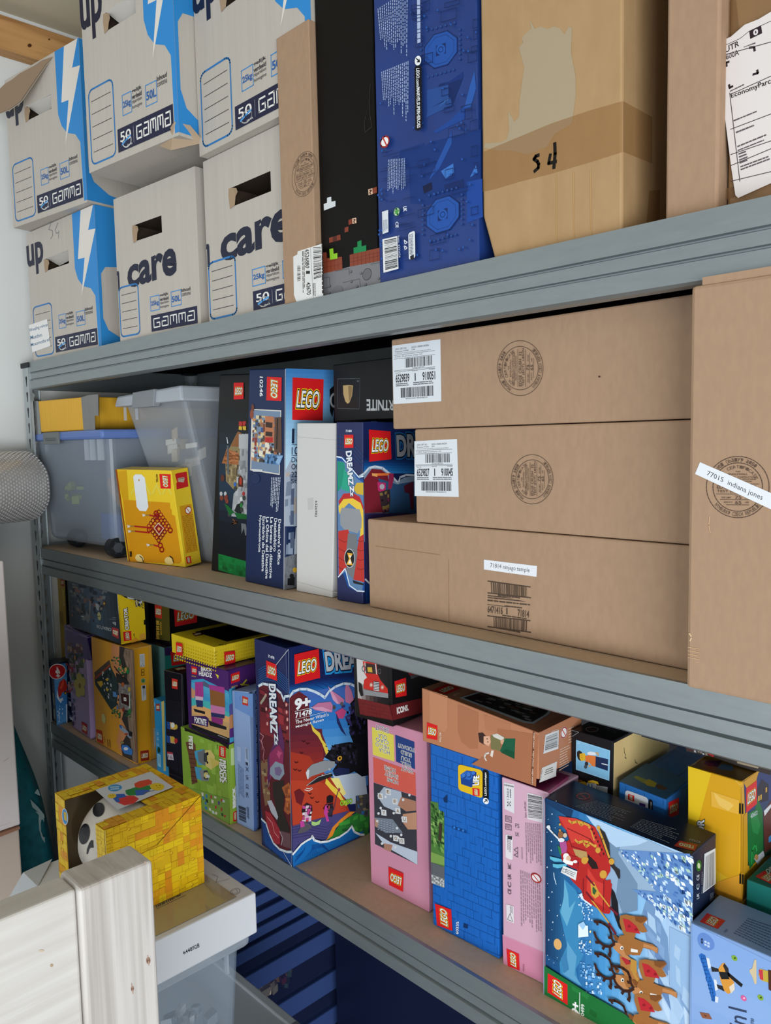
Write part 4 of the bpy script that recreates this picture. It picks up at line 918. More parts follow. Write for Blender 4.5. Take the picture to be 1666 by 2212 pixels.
# city box
bx = Box('toy_box', 'small navy and sky blue box with a red 4+ badge beside the left post', 'box', Z3, (-2.163,.0095), (-2.103,.0065), hz('q',80,1040,.0), .064, flat('#14233f', .3), hr=hz('q',80,1030,.0))
p = bx.p('F','q'); p.fine(Q(75,1080,112,1690,50,1640,20,1040), 6, '#6a7c98', 3, .3, (.05,.2), .4); p.poly(Q(72,1350,88,1360,98,1490,84,1490), '#9aa39c'); p.poly(Q(80,1530,98,1535,104,1650,86,1640), '#8d9794'); p.logo(Q(52,1062,76,1068,82,1140,60,1135), '#8d2f34'); p.done('printed_spine', bx.root)
p = bx.p('R','q'); p.poly(Q(78,1035,235,1010,240,1700,122,1728), '#4c8fd0'); p.grad(Q(100,1180,235,1170,240,1700,120,1726), ['#5fa4dc','#3b7cc4','#5c9ad8'], 10)
p.ell(Q(20,1030,218,1012,225,1180,40,1215), '#ecebe9').ell(Q(25,1038,212,1022,218,1172,45,1205), '#c8232a')
p.text('4', Q(150,1062,152,1135,108,1128,106,1068), '#f2f2f2', .06); p.text('+', Q(150,1145,152,1172,118,1172,118,1142), '#f2f2f2', .08)
p.poly(Q(195,1190,225,1215,240,1290,225,1330,180,1350,160,1400,140,1395,132,1300,150,1230), '#bd2c22').poly(Q(195,1190,200,1250,175,1310,150,1300), '#e0503c').poly(Q(200,1335,232,1330,232,1368,205,1370), '#3a2b26').dot(218,1355,8,10,'#e6c23a')
p.poly(Q(120,1310,135,1380,150,1420,190,1405,165,1470,140,1440,118,1400), '#dfe9f2'); p.mosaic(Q(125,1400,200,1400,190,1700,130,1700), ['#7ab4e6','#d3e4f2','#2f6cb4'], 4, 12, 5, .4, .5, .7)
p.poly(Q(222,1480,238,1480,240,1700,228,1702), '#c6dcf0'); p.fine(Q(150,1570,152,1690,140,1690,138,1570), 1, '#dfe9f2', 6); p.done('printed_wave', bx.root)
# purple box with plastic window
xL = hit('q',216,900,1,.022).x
bx = Box('toy_box', 'lilac box with a yellow flower picture behind a shiny window, left of the orange box', 'box', Z3, (-2.055,.024), (-1.933,.020), hz('q',208,568,.024), .048, flat('#9d8bb4', .10, .6), hr=hz('q',462,708,.02))
p = bx.p('F','q')
p.poly(Q(206,568,462,708,520,970,222,960), '#574c7c', .1).poly(Q(206,568,462,708,470,975,216,930), '#5d5284', .1)
p.line(Q(212,615,470,720), .0012, '#b8b0d8').line(Q(214,630,470,732), .0006, '#8f86b4'); p.ell(Q(300,640,365,665,365,715,300,700), '#6d629a')
p.mosaic(Q(240,770,415,800,420,900,245,900), ['#7d5a54','#a3826c','#5e4448','#b09a84'], 7, 3, 3, .95, .3)
p.mosaic(Q(245,900,420,900,425,1080,255,1060), ['#2f4a3e','#3e5c48','#564c5c','#2a3f3a'], 6, 5, 5, .9)
p.mosaic(Q(255,960,420,970,440,1400,270,1360), ['#4a6a4c','#6a7f5a','#7c6a8c','#3c5040','#93869c'], 6, 8, 6, .55)
for cx, cy in ((262,1080),(265,1290)): p.mosaic(Q(cx-35,cy-70,cx+50,cy-60,cx+50,cy+60,cx-30,cy+70), ['#a83848','#8c2c44','#c29aa4'], 4, 4, cx, .6)
for a in range(5):
    an = math.radians(a*72-100); cx, cy = 385+38*math.cos(an), 1268+88*math.sin(an); p.ell(Q(cx-32,cy-62,cx+32,cy-50,cx+32,cy+62,cx-32,cy+50), '#b7ac62')
p.ell(Q(370,1240,400,1245,400,1300,370,1295), '#8d6c3a'); p.mosaic(Q(250,1400,330,1420,345,1745,262,1700), ['#4b4466','#3c3c5c','#c9cbd8','#5c6a86'], 4, 8, 8, .7); p.dot(430,985,8,24,'#c8b05c').dot(330,950,8,26,'#c98a5c')
p.logo(Q(405,1675,468,1710,470,1832,412,1790), '#a3303a'); p.done('printed_window', bx.root)
p = bx.p('R','q'); p.poly(Q(462,705,522,690,524,975,472,980), '#38206c').poly(Q(472,980,524,975,562,1865,502,1885), '#ad97c4'); p.line(Q(462,725,522,708), .0014, '#cfc6e2'); p.done('printed_edge', bx.root)
# orange castle house box
bx = Box('toy_box', 'orange box with a grey timber house picture lying on its side, lower shelf', 'box', Z3, (-1.901,.022), (-1.697,.024), hz('q',512,712,.022), .052, noisy('orange_print', '#cf973f', '#dca548', (7,7,7), .3, 0, 0, 3, .45), hr=hz('q',985,862,.024))
p = bx.p('F','q')
p.grad(Q(512,712,760,790,860,2050,572,1915), ['#d8a04c','#cf963c','#d89c30','#cd8c34'], 10, False)
p.poly(Q(745,790,835,822,900,900,960,1500,1030,2150,860,2060,800,1900,850,1700,830,1550,760,1400,800,1200,740,1000), '#c98758')
p.poly(Q(835,820,985,862,1035,2150,870,2070,850,1950,930,1800,860,1650,900,1500,880,1100,830,950), '#3a3532')
p.poly(Q(895,845,985,865,1035,2150,985,2120,930,1650,960,1500,930,1100,880,930), '#86705e')
p.mosaic(Q(900,860,980,875,1030,2130,960,1700), ['#756050','#967f6c','#8d7765'], 4, 14, 3, .5)
p.poly(Q(548,1180,725,990,740,1060,800,1180,830,1260,800,1500,740,1545,560,1260), '#31403f')
p.poly(Q(548,1120,720,975,730,1030,560,1175), '#574b45').poly(Q(552,1185,725,1025,728,1048,556,1205), '#a34632')
for k in range(9): p.line([(556+19*k,1125-16*k),(562+19*k,1160-16*k)], .0016, '#3a312c')
p.poly(Q(575,1215,700,1110,720,1270,600,1250), '#2a3334'); p.mosaic(Q(600,1130,740,1060,790,1480,640,1380), ['#c4c8cb','#9ca2a4','#1f2a2b','#48565a','#232c2c','#37454a'], 8, 9, 9, .75, .8, .9)
for q in (Q(675,1195,718,1185,705,1215,690,1215), Q(680,1300,716,1305,705,1335,690,1325), Q(580,1225,640,1215,650,1250,625,1290)): p.poly(q, '#d1a83a')
p.poly(Q(760,1335,800,1345,802,1400,764,1395), '#5b88ba'); p.mosaic(Q(800,1250,840,1260,850,1560,800,1530), ['#3a4450','#272c30','#55789c'], 3, 9, 4, .8)
p.poly(Q(828,1250,965,1260,975,1560,835,1530), '#77716f'); p.mosaic(Q(830,1255,962,1265,970,1550,838,1525), ['#85807e','#6a6563','#938e8c'], 6, 8, 5, .6); p.poly(Q(852,1355,948,1375,952,1505,862,1465), '#3c211d'); p.poly(Q(885,1400,915,1405,917,1445,888,1440), '#e0dfdc').poly(Q(896,1415,908,1417,908,1432,897,1430), '#2a2a2a')
p.line(Q(950,1360,955,1520), .003, '#d8dad4').line(Q(957,1360,962,1520), .002, '#2f7a3c')
for cx, cy, s in ((800,990,55),(880,1100,60),(800,1590,50),(940,1600,30),(785,1560,30)): p.mosaic(Q(cx-s,cy-s,cx+s,cy-s*.7,cx+s,cy+s,cx-s,cy+s*.8), ['#2a6a44','#1f4f34','#b98c5c','#357a50'], 5, 5, int(cx), .6)
p.line(Q(800,1080,860,1150,930,1130), .004, '#33302e').line(Q(780,1050,850,1140), .003, '#2c2a29'); p.poly(Q(800,1120,900,1180,950,1240,880,1250,810,1230), '#2e2c2d')
for x, y, c in ((912,1085,'#b9924a'),(935,1110,'#1f7a44'),(953,1310,'#b99b3e'),(880,1255,'#a3552c'),(885,1540,'#7a3c26'),(955,1560,'#2f7a3c')): p.dot(x, y, 16, 26, c)
p.ell(Q(635,1580,682,1590,690,1700,642,1690), '#bfb877')
p.poly(Q(835,1715,870,1725,950,1800,985,1850,960,1870,890,1800,850,1770), '#8d99a6').poly(Q(836,1715,866,1722,870,1760,845,1745), '#3868a8'); p.poly(Q(940,1780,985,1800,980,1850,950,1840), '#26242a').dot(920,1818,22,12,'#a3442f')
p.poly(Q(870,1940,930,1945,990,2000,985,2060,900,2040,865,1985), '#3d78bf'); p.dot(915,1985,26,18,'#d5d8da').dot(870,1915,24,14,'#8d855c')
p.logo(Q(575,1765,640,1785,657,1935,590,1900), '#b3372a'); p.text('12+', Q(672,1852,685,1925,668,1920,660,1850), '#8a5c2c'); p.fine(Q(735,1885,745,1980,700,1965,690,1880), 2, '#8a5c2c', 3, .4)
p.done('printed_house', bx.root)
p = bx.p('R','q')
p.poly(Q(986,862,1160,832,1200,2200,1036,2150), '#dfa022'); p.poly(Q(960,868,996,862,1046,2148,1020,2150), '#93572f'); p.line(Q(990,865,1040,2150), .0016, '#a8988a')
p.poly(p.rquad(Q(1060,912,1118,905,1122,1055,1066,1060), (.08,.04)), '#cdd0d2'); p.fine(Q(1110,920,1116,1015,1072,1020,1066,925), 4, '#7c8084', 3, .3); p.loop(Q(1072,1050,1096,1015,1116,1045), .0008, '#555')
for y in (1085,1125): p.loop(Q(1080,y,1112,y-4,1114,y+26,1082,y+30), .0014, '#6a4a1c')
p.ell(Q(1074,1188,1128,1182,1130,1240,1076,1244), '#b9c0a8').ell(Q(1078,1192,1124,1186,1126,1236,1080,1240), '#1f5c30').ring(Q(1088,1202,1114,1198,1116,1226,1090,1230), .0022, '#86b86a')
p.poly(p.rquad(Q(1078,1268,1132,1258,1140,1430,1086,1445), (.25,.08)), '#c9cccf'); p.fine(Q(1125,1275,1130,1400,1100,1405,1092,1280), 3, '#5a5e64', 5, .4); p.poly(Q(1092,1270,1122,1266,1124,1300,1094,1304), '#2c3034')
p.logo(Q(1068,2015,1165,2000,1170,2115,1075,2128), '#9c2a24'); p.done('printed_side', bx.root)
# dark creator box on top
bx = Box('toy_box', 'dark night-scene box with a yellow side, lying on the orange box', 'box', 1.1125, (-2.012,.014), (-1.740,.018), 1.2335, .062, flat('#242c33', .16, .5))
p = bx.p('F','q')
p.grad(Q(258,70,805,200,850,800,290,585), ['#39414a','#46586a','#4c657c','#3a4650','#272e35'], 12, False)
p.mosaic(Q(265,85,700,180,600,560,290,480), ['#6c7278','#4b5158','#353c46','#7c7468','#585f6a','#2a3038','#7c5a56','#566a80'], 12, 11, 4, .65, .8, 1.6)
p.poly(Q(490,300,512,310,500,520,480,560,440,500,460,430,490,470), '#7a7d82'); p.poly(Q(560,330,600,345,600,420,575,400), '#9ca2a8').poly(Q(400,330,440,340,430,430,405,420), '#3c4248'); p.dot(665,340,18,40,'#4a4038').dot(662,335,10,14,'#b39440')
p.ell(Q(582,425,625,440,628,530,588,520), '#a9a878'); p.line(Q(578,478,598,485,612,478), .0015, '#23292e'); p.mosaic(Q(400,470,450,480,440,530,405,520), ['#c9cdd0','#8d9296'], 3, 3, 3, .8)
p.text('CREATOR', Q(742,650,572,608,574,575,744,618), '#a9aeb2', .03); p.text('8+', Q(798,585,757,572,757,530,797,548), '#a9aeb2', .02); p.line(Q(722,512,797,522), .0006, '#8d9296'); p.text('40597', Q(795,505,750,500,750,490,795,492), '#8d9296')
p.logo(Q(828,738,756,700,752,602,826,625), '#a5343c'); p.done('printed_scene', bx.root)
p = bx.p('R','q')
p.poly(Q(806,210,1112,292,1136,742,852,802), '#e6c31f'); p.poly(Q(806,213,1000,205,1112,292,1113,340,900,270), '#1d222a'); p.poly(Q(900,270,1113,330,1116,400,1020,345), '#d9b71e'); p.mosaic(Q(1000,280,1105,290,1105,390,1010,370), ['#2a3140','#3c4a3c','#c9cdd0','#4a5a78','#8d8230'], 6, 6, 3, .8)
p.poly(Q(905,240,985,240,1000,290,930,280), '#c8ccd0'); p.poly(Q(1060,690,1120,668,1134,742,1060,755), '#e0a63a').poly(Q(940,775,1020,720,1060,755,980,780), '#dd9c2c'); p.poly(Q(1108,522,1126,520,1128,575,1110,578), '#14140f')
p.text('CREATOR', Q(898,636,878,392,921,388,940,632), '#2a2310', .12); p.text('CREATOR', Q(900,636,880,392,919,388,938,632), '#f2f2ee', .04)
p.poly(Q(1005,740,990,680,1000,675,1005,735), '#5c4c14'); p.done('printed_side', bx.root)
p = bx.p('R','q'); p.logo([(882,765),(873,660),(964,645),(970,752)]); p.done('brand_logo', bx.root)
# teal box and the black one standing on it, behind
x0 = hit('q',1155,900,1,.10).x; x1 = hit('q',1345,900,1,.10).x
bx = Box('toy_box', 'teal and purple box behind the orange box, under the gold-lettered black box', 'box', Z3, (x0-.03,.10), (x1,.10), hz('q',1345,840,.10), .19, flat('#3f6a6c', .3))
p = bx.p('F','q'); p.grad(Q(1100,760,1345,840,1345,2200,1100,2200), ['#537a78','#3f6a6c','#315456'], 8); p.done('printed_front', bx.root)
p = bx.p('R','q'); p.poly(Q(1346,840,1700,800,1700,900,1352,930), '#33224f').poly(Q(1352,930,1700,900,1700,1500,1350,1600), '#237c72'); p.logo(Q(1412,885,1620,850,1640,1010,1428,1045)); p.done('printed_side', bx.root)
t = MB(); T0 = bx.T; 
p = bx.p('T','q'); p.poly([(1120,770),(1340,838),(1480,815),(1700,700),(1300,700)], '#2c2438'); p.done('printed_top', bx.root)
zb = bx.c[4].z+.001
x0 = hit('q',1168,600,1,.118).x; x1 = hit('q',1398,600,1,.118).x
bx = Box('toy_box', 'black box with gold oriental lettering on its olive spine, behind the yellow-sided box', 'box', zb, (x0,.118), (x1,.118), 1.229, .17, flat('#121113', .3))
p = bx.p('F','q'); p.poly(Q(1238,330,1400,370,1410,765,1258,740), '#57501f'); p.logo(Q(1233,350,1312,362,1318,510,1240,492), '#c03226')
G = '#dfae3c'
for k, y in enumerate((535,595,650,700)):
    for a in (Q(1252,y,1285,y+4), Q(1254,y+18,1284,y+22), Q(1262,y-4,1265,y+38), Q(1278,y,1272,y+40), Q(1252,y+34,1290,y+36)): p.line(a, .0016, G)
p.text('MONKIE KID', Q(1312,545,1318,690,1304,690,1298,543), G, .02); p.done('printed_spine', bx.root)
p = bx.p('R','h'); p.logo(Q(1117,395,1262,380,1267,488,1125,517)); p.done('brand_logo', bx.root)
# purple friends box behind
x0 = hit('h',1268,500,1,.30).x; x1 = hit('h',1510,500,1,.30).x
bx = Box('toy_box', 'dark purple box with curly white lettering far back above the yellow window box', 'box', Z3, (x0,.30), (x1,.30), 1.229, .12, flat('#43225c', .3))
p = bx.p('F','h'); p.logo(Q(1286,448,1315,455,1315,508,1286,500), '#a82c3a'); p.text('Friends', Q(1320,468,1376,482,1376,508,1320,498), '#b9a8cc', .02); p.poly(Q(1420,470,1520,490,1520,540,1440,520), '#86846a'); p.done('printed_front', bx.root)
# thin blue box
bx = Box('toy_box', 'thin bright blue box with a pale yellow edge, just right of the orange box', 'box', Z3, (-1.612,.030), (-1.556,.030), hz('q',1192,1400,.030), .15, flat('#2b86b8', .3), hr=hz('q',1310,1452,.030))
p = bx.p('F','q'); p.logo(Q(1248,1478,1292,1475,1294,1560,1250,1552), '#a8342c'); p.fine(Q(1238,1458,1240,1520,1228,1520,1226,1455), 1, '#8fc0dc', 2)
p.fine(Q(1285,1770,1290,2010,1225,1990,1222,1750), 6, '#5aa3ca', 3, .4, (.05,.2), .2)
for y in (1800,1860,1925): p.text('CE', Q(1276,y,1282,y+30,1262,y+30,1258,y), '#bcd8e6', .0)
p.ell(Q(1265,1965,1298,1972,1300,2040,1268,2035), '#17422c').ring(Q(1270,1975,1294,1980,1295,2030,1272,2028), .0014, '#9ac08c'); p.poly(Q(1265,2040,1305,2060,1308,2200,1272,2180), '#8cc0d8').fine(Q(1300,2070,1303,2190,1278,2175,1272,2055), 3, '#4a8aa8', 5)
p.done('printed_spine', bx.root)
p = bx.p('R','q'); p.poly(Q(1308,1455,1340,1440,1360,2240,1335,2240), '#d8ca7c'); p.done('printed_edge', bx.root)
# black tall box
bx = Box('toy_box', 'tall black box with two little printed figures, left of the lime green box', 'box', Z3, (-1.540,.020), (-1.467,.022), hz('i',48,390,.02), .19, flat('#15141a', .26), hr=hz('i',175,418,.022))
p = bx.p('F','i'); p.logo(Q(105,450,146,460,147,530,106,522), '#bf2d26'); p.grad(Q(60,600,180,620,188,1150,66,1080), ['#15141a','#1e1c2c','#171620'], 6)
for y, c in ((760,'#cfa35c'),(860,'#c9a377')):
    p.poly(Q(68,y,92,y+8,92,y+60,70,y+50), '#244a8c').poly(Q(92,y+5,125,y+15,130,y+62,96,y+55), c).dot(112,y+28,14,20,'#d8d8d0' if y < 800 else '#c9a83c').dot(135,y+40,12,18,'#c9a83c' if y < 800 else '#b32c2c')
p.poly(Q(72,978,112,985,120,1040,78,1035), '#bfb6c2').poly(Q(72,978,112,985,113,998,73,992), '#b33c46'); p.text('16', Q(80,1000,108,1006,112,1030,84,1026), '#5a3a4c'); p.line(Q(75,1130,188,1175), .0006, '#3a3a44').line(Q(176,420,190,1205), .0010, '#6a6a72'); p.line(Q(50,392,172,420), .0008, '#55555c')
p.done('printed_spine', bx.root)
p = bx.p('T','i'); p.logo(Q(100,378,180,365,230,385,150,398), '#5f2424'); p.done('top_logo', bx.root)
# pets box and headz box
zt13 = hz('i',515,930,.02)
pets = Box('toy_box', 'lime green pets box with a wooden fence picture, standing on the shelf front', 'box', Z3, (-1.462,.010), (-1.290,.012), hz('i',195,806,.012), .07, flat('#86a93c', .28), hr=zt13)
p = pets.p('F','i')
p.poly(Q(195,805,515,930,515,962,436,905,430,915,225,835,200,830), '#191a17').poly(Q(420,905,450,918,448,922,418,908), '#86a93c'); p.mosaic(Q(210,850,505,950,520,1490,240,1380), ['#8fb244','#7da036','#95b94a'], 7, 7, 3, .5, .8, 1.2)
p.poly(Q(205,910,250,900,275,930,290,1200,250,1215,240,1100,225,1000), '#6d4432'); 
for k in range(9): p.line([(222+3*k,930+32*k),(262+3*k,935+32*k)], .0012, '#3d2a20')
p.poly(Q(268,975,330,960,345,1000,350,1070,300,1075,275,1020), '#4a9cc4')
p.poly(Q(290,980,345,965,400,1000,400,1080,340,1078,300,1050), '#6d7276').poly(Q(345,968,385,965,415,1010,415,1070,390,1110,350,1080), '#d5c274').poly(Q(380,1020,445,1045,450,1065,400,1100), '#cdb85c').poly(Q(335,990,358,985,362,1055,338,1050), '#3a3d40').dot(363,1057,6,9,'#151515').dot(363,993,8,12,'#111')
p.poly(Q(270,1085,320,1095,330,1190,285,1170), '#4a9cc4').poly(Q(305,1110,360,1110,375,1150,370,1190,320,1185), '#84888c').poly(Q(335,1115,362,1112,366,1180,340,1178), '#3a3d40').dot(352,1148,16,22,'#d5c274').dot(340,1165,5,7,'#111').poly(Q(350,1140,380,1150,380,1165,356,1165), '#cfd2d2')
p.poly(Q(232,1235,520,1320,520,1500,300,1410,240,1330), '#7c9e42'); p.mosaic(Q(300,1255,500,1330,500,1460,310,1390), ['#5c4a8c','#c9d4d8','#e07838','#3878b8','#8a7a50','#2b3c2a','#e0d8c8','#b04038'], 9, 4, 6, .6, .7, .8)
p.logo([(495,942),(495,1025),(447,1012),(447,935)]); p.poly([(240,868),(258,875),(262,960),(243,955)], '#4a6a20')
p.text('PETS', Q(256,870,258,960,232,955,230,865), '#ecebe4', .06); p.outl('BRICK', Q(495,1045,502,1200,480,1195,475,1040), ['#2c3a18','#f0f0ec'], 0, (.08,.04)); p.outl('HEADZ', Q(472,1035,478,1205,455,1195,450,1030), ['#2c3a18','#f0f0ec'], 0, (.08,.04)); p.text('40441', Q(440,930,441,962,430,960,429,928), '#50682a')
p.done('printed_front', pets.root)
p = pets.p('R','i'); p.poly(Q(516,930,570,905,575,1490,522,1512), '#93b53f').poly(p.rquad(Q(528,958,560,945,562,1070,530,1080), (.2,.06)), '#c5dba0'); p.text('BRICK', Q(545,1385,543,1245,562,1230,566,1372), '#f0f0ec', .08); p.logo(Q(545,1483,545,1415,575,1400,575,1475)); p.done('printed_side', pets.root)
zt12 = hz('i',520,915,.02)
hd = Box('toy_box', 'purple box with a beach scene, standing on the lime green box', 'box', zt13+.001, (-1.436,.014), (-1.290,.016), hz('i',512,400,.016), .075, flat('#43225c', .28))
p = hd.p('F','i')
p.poly(Q(238,350,512,400,515,540,330,460,245,465), '#4a2468'); p.poly(Q(245,462,330,455,515,545,520,740,360,650,248,680), '#3f9cc8').grad(Q(247,480,516,560,520,650,248,580), ['#5aaed0','#3a94c4'], 4); p.poly(Q(340,470,380,500,370,520,320,500,270,490), '#56607c')
p.poly(Q(246,515,275,540,270,590,247,600), '#c9956c'); p.poly(Q(247,590,380,620,520,700,520,760,250,680), '#48b4b4').poly(Q(248,680,520,760,520,880,250,780), '#c9a06a').poly(Q(248,650,300,640,520,730,520,770,250,700), '#dba86c')
p.poly(Q(247,720,350,722,372,742,366,800,250,775), '#3a1d58').poly(Q(247,780,520,880,520,920,250,808), '#17161a')
for k in range(12): p.rect(385+11*k, 818+4.5*k, 391+11*k, 828+4.5*k, '#d9b06c')
# plain brick figures in place of the game characters
p.poly(Q(272,478,330,475,335,585,275,578), '#a83c8c').poly(Q(275,578,332,585,330,610,278,605), '#d8b4c8').poly(Q(278,605,330,612,330,660,285,655), '#2c3468').poly(Q(262,668,345,690,345,708,272,690), '#1b1a22')
p.poly(Q(378,505,485,530,490,660,385,640), '#8c5a30').poly(Q(370,495,485,515,487,560,440,545,378,530), '#a83c8c').poly(Q(385,640,490,662,488,712,388,695), '#c878a8').poly(Q(388,695,488,712,485,740,390,725), '#2a2f60').poly(Q(390,725,475,742,472,785,395,770), '#8c2c74').poly(Q(370,752,500,800,500,822,380,790), '#1b1a22')
p.logo(Q(247,362,286,370,288,425,250,418)); p.outl('BRICK', Q(318,368,395,378,395,402,318,395), ['#2a1440','#f0f0f0'], 0, (.06,.03)); p.outl('HEADZ', Q(302,398,395,412,396,445,303,428), ['#2a1440','#f0f0f0'], 0, (.06,.03)); p.text('40728', Q(249,428,280,434,280,442,249,437), '#e8c84c')
p.text('FORTNITE', Q(270,728,356,748,356,790,271,768), '#f0f0f0', .03); p.poly(Q(420,415,445,430,440,455), '#e2d23c'); p.text('playfigures', Q(440,855,505,882,505,890,440,864), '#d8d8dc')
p.done('printed_front', hd.root)
p = hd.p('R','i'); p.poly(Q(513,400,700,340,700,480,515,530), '#4a2468'); p.poly(Q(515,530,560,510,560,900,520,915), '#46a4cc').poly(Q(517,640,560,620,560,700,518,720), '#5a5aa0').poly(Q(518,720,560,700,560,820,520,830), '#c98c5c').poly(Q(519,815,560,800,560,870,520,880), '#5c3280')
p.logo(Q(528,420,592,400,594,468,530,490)); p.text('40728', Q(530,510,576,497,577,508,531,522), '#e8c84c'); p.poly(Q(600,500,640,455,645,465,612,505), '#cfc032').poly(Q(595,490,660,495,655,503,600,500), '#cfc032'); p.done('printed_side', hd.root)
# yellow box with window on top
z11 = hz('i',512,400,.016)+.001
yw = Box('toy_box', 'flat yellow box with a studded pattern and black window in its lid', 'box', z11, (-1.487,.012), (-1.322,.012), hz('i',440,236,.012), .20, noisy('yellow_print', '#d8bb20', '#e2c628', (9,9,9), .3, 0, 0, 2, .4))
p = yw.p('F','i')
for r in range(6):
    for k in range(18): p.stud(140+17*k, 185+24*r+k*5.2, 5, '#b39a18', '#ddc42c')
p.logo(Q(144,188,190,198,192,286,148,280)); p.done('studded_print', yw.root)
p = yw.p('R','i')
for r in range(6):
    for k in range(16): p.stud(455+18*k, 245+26*r-k*4.5, 5, '#b39a18', '#ddc42c')
p.logo(Q(475,260,553,250,556,335,478,355)); p.done('studded_print', yw.root)
w = MB(); T = yw.T; tq = [T.uv(.16,.12), T.uv(.90,.12), T.uv(.90,.80), T.uv(.16,.80)]
w.poly([q+V(0,0,.0006) for q in tq], flat('#14130f', .07, .6)); w.build('lid_window', yw.root, label='shiny black lid window')
p = yw.p('T','i'); p.F.lay = 25; p.logo(Q(250,128,310,118,330,138,270,150), '#5a1c18').text('40+', Q(440,205,500,205,500,218,440,218), '#3a3418').done('window_print', yw.root)
# limited edition blue
lim = Box('toy_box', 'slim pale blue box with a dark lettered edge, left of the big raven box', 'box', Z3, (-1.285,.024), (-1.233,.027), hz('i',555,545,.024), .13, flat('#8fa9d6', .3), hr=hz('i',690,562,.027))
p = lim.p('F','i'); p.poly(Q(556,545,688,562,690,735,560,665), '#6c92cc'); p.logo(Q(612,575,654,590,655,650,613,640), '#c03228'); p.text('40682', Q(600,580,601,610,594,608,593,578), '#4a6494')
p.poly(Q(575,935,603,950,603,1055,577,1040), '#a3b8de').poly(p.rquad(Q(630,945,658,958,660,1080,632,1065), (.3,.1)), '#a9bde0'); p.fine(Q(652,960,654,1045,640,1040,636,955), 3, '#33415c', 3); p.poly(Q(636,1050,654,1058,654,1080,638,1072), '#26304a')
for k, s in enumerate(('X','UK','CE','MC')): y = 1090+62*k; p.text(s, Q(655,y,657,y+34,640,y+30,638,y-4), '#3c4c70', .02)
p.fine(Q(622,1105,628,1350,585,1320,580,1060), 6, '#5a74a4', 5, .35, (.04,.14), .2)
p.bars(Q(638,1385,642,1495,590,1470,586,1365), '#22293c', 7, 22); p.fine(Q(660,1380,664,1470,645,1462,642,1375), 2, '#3c4c70', 8); p.done('printed_spine', lim.root)
p = lim.p('R','i'); p.poly(Q(690,560,708,548,728,1535,694,1552), '#5b7cc0').poly(Q(703,545,745,515,765,1520,722,1540), '#1d2a52')
p.text('LIMITED EDITION · LIMITED EDITION · LIMITED EDITION · LIMITED EDITION', Q(712,560,728,1520,722,1522,705,562), '#9fb0d6', .02); p.done('printed_edge', lim.root)
# big raven box
rv = Box('toy_box', 'large deep blue box with a black raven on its cover, standing at an open gap', 'box', Z3, (-1.180,.008), (-1.079,.002), hz('i',722,172,.008), .175, DZ, hr=hz('i',945,242,.002), bevel=.0012)
p = rv.p('F','C')
p.poly(Q(0,450,40,430,90,440,190,500,240,580,285,620,310,2010,240,2030,130,1960,40,1720,20,1600), '#5c1d27')
p.grad(Q(5,470,290,620,300,1000,15,900), ['#3c1420','#6a1f2a','#842a30'], 8); p.mosaic(Q(10,480,285,620,290,1000,15,900), ['#7c2430','#3c1018','#942e36','#5a1822'], 6, 10, 3, .4)
for x, y in ((65,540),(70,670),(80,810),(262,630),(265,700),(272,770),(270,850)): p.dot(x, y, 9, 18, '#d89a94')
p.poly(Q(60,530,75,540,50,590,20,630,10,610), '#9c9484'); p.line(Q(10,900,45,930,20,980,50,1060,40,1140,60,1180), .0014, '#c9909c').line(Q(5,960,35,990,30,1060), .001, '#c9909c')
p.poly(Q(18,1170,80,1150,95,1300,110,1560,60,1600,30,1400), '#84664a'); p.mosaic(Q(20,1160,90,1160,110,1500,40,1500), ['#a3906a','#5c4436','#7a2c30'], 3, 9, 4, .6)
p.poly(Q(85,1150,205,810,245,1000,235,1180,150,1200,85,1420), '#5c2a5c').poly(Q(100,1100,190,1010,235,1090,230,1200,190,1180,150,1210,110,1350), '#93305e').poly(Q(180,1060,200,1080,225,1090,205,1110,195,1150,180,1115,165,1100,180,1090), '#c0507c')
p.poly(Q(110,1230,160,1170,235,1200,245,1290,200,1350,150,1340,105,1290), '#8f9cb0').poly(Q(150,1230,200,1220,225,1260,200,1310,160,1300), '#7a6c94')
p.poly(Q(130,1370,235,1350,250,1440,230,1640,290,1800,300,1850,180,1830,170,1650,140,1500), '#2c2724').poly(Q(220,1420,290,1370,305,1420,305,1660,280,1680,240,1640,260,1520), '#a85c34'); p.mosaic(Q(225,1420,300,1400,305,1660,240,1640), ['#c9743c','#8c4628'], 3, 6, 5, .5)
p.poly(Q(80,1550,120,1540,160,1620,185,1700,175,1730,120,1660), '#b9bcc8').poly(Q(60,1640,110,1660,200,1820,205,1960,160,1960,90,1860), '#a82c3a'); p.line(Q(80,1700,130,1760,150,1850,190,1900), .0012, '#e8b0b4')
p.poly(Q(200,1830,300,1860,308,2005,230,1980), '#6a4c54').line(Q(200,1840,230,1900,215,1970), .0012, '#d9c9d0')
p.grad(Q(25,1700,120,1990,110,2020,28,1740), ['#1e70b8','#1a5a9c'], 3)
p.poly(Q(28,1720,70,1760,110,1900,170,2000,240,2040,315,2030,318,2180,290,2150,60,1960), '#16458c')
p.line(Q(0,450,40,428,100,440,170,480,215,520,240,590,250,550,285,545), .0045, '#cfdde8').line(Q(28,1722,70,1762,100,1860,140,1950,200,2010,270,2035,318,2035), .0042, '#dfe9f0')
swirl(p, Q(0,430,60,390,150,400,240,480,280,520), 7, (0,-22), '#1f6ab0', .0008); swirl(p, Q(40,1820,100,1960,200,2060,310,2080), 4, (0,26), '#1f5aa0', .0008)
p.done('printed_spine', rv.root)
p = rv.p('F','C'); p.logo(Q(73,205,170,245,178,402,76,365)); p.text('71478', Q(92,150,150,170,150,195,92,176), '#e4e8f0', .02)
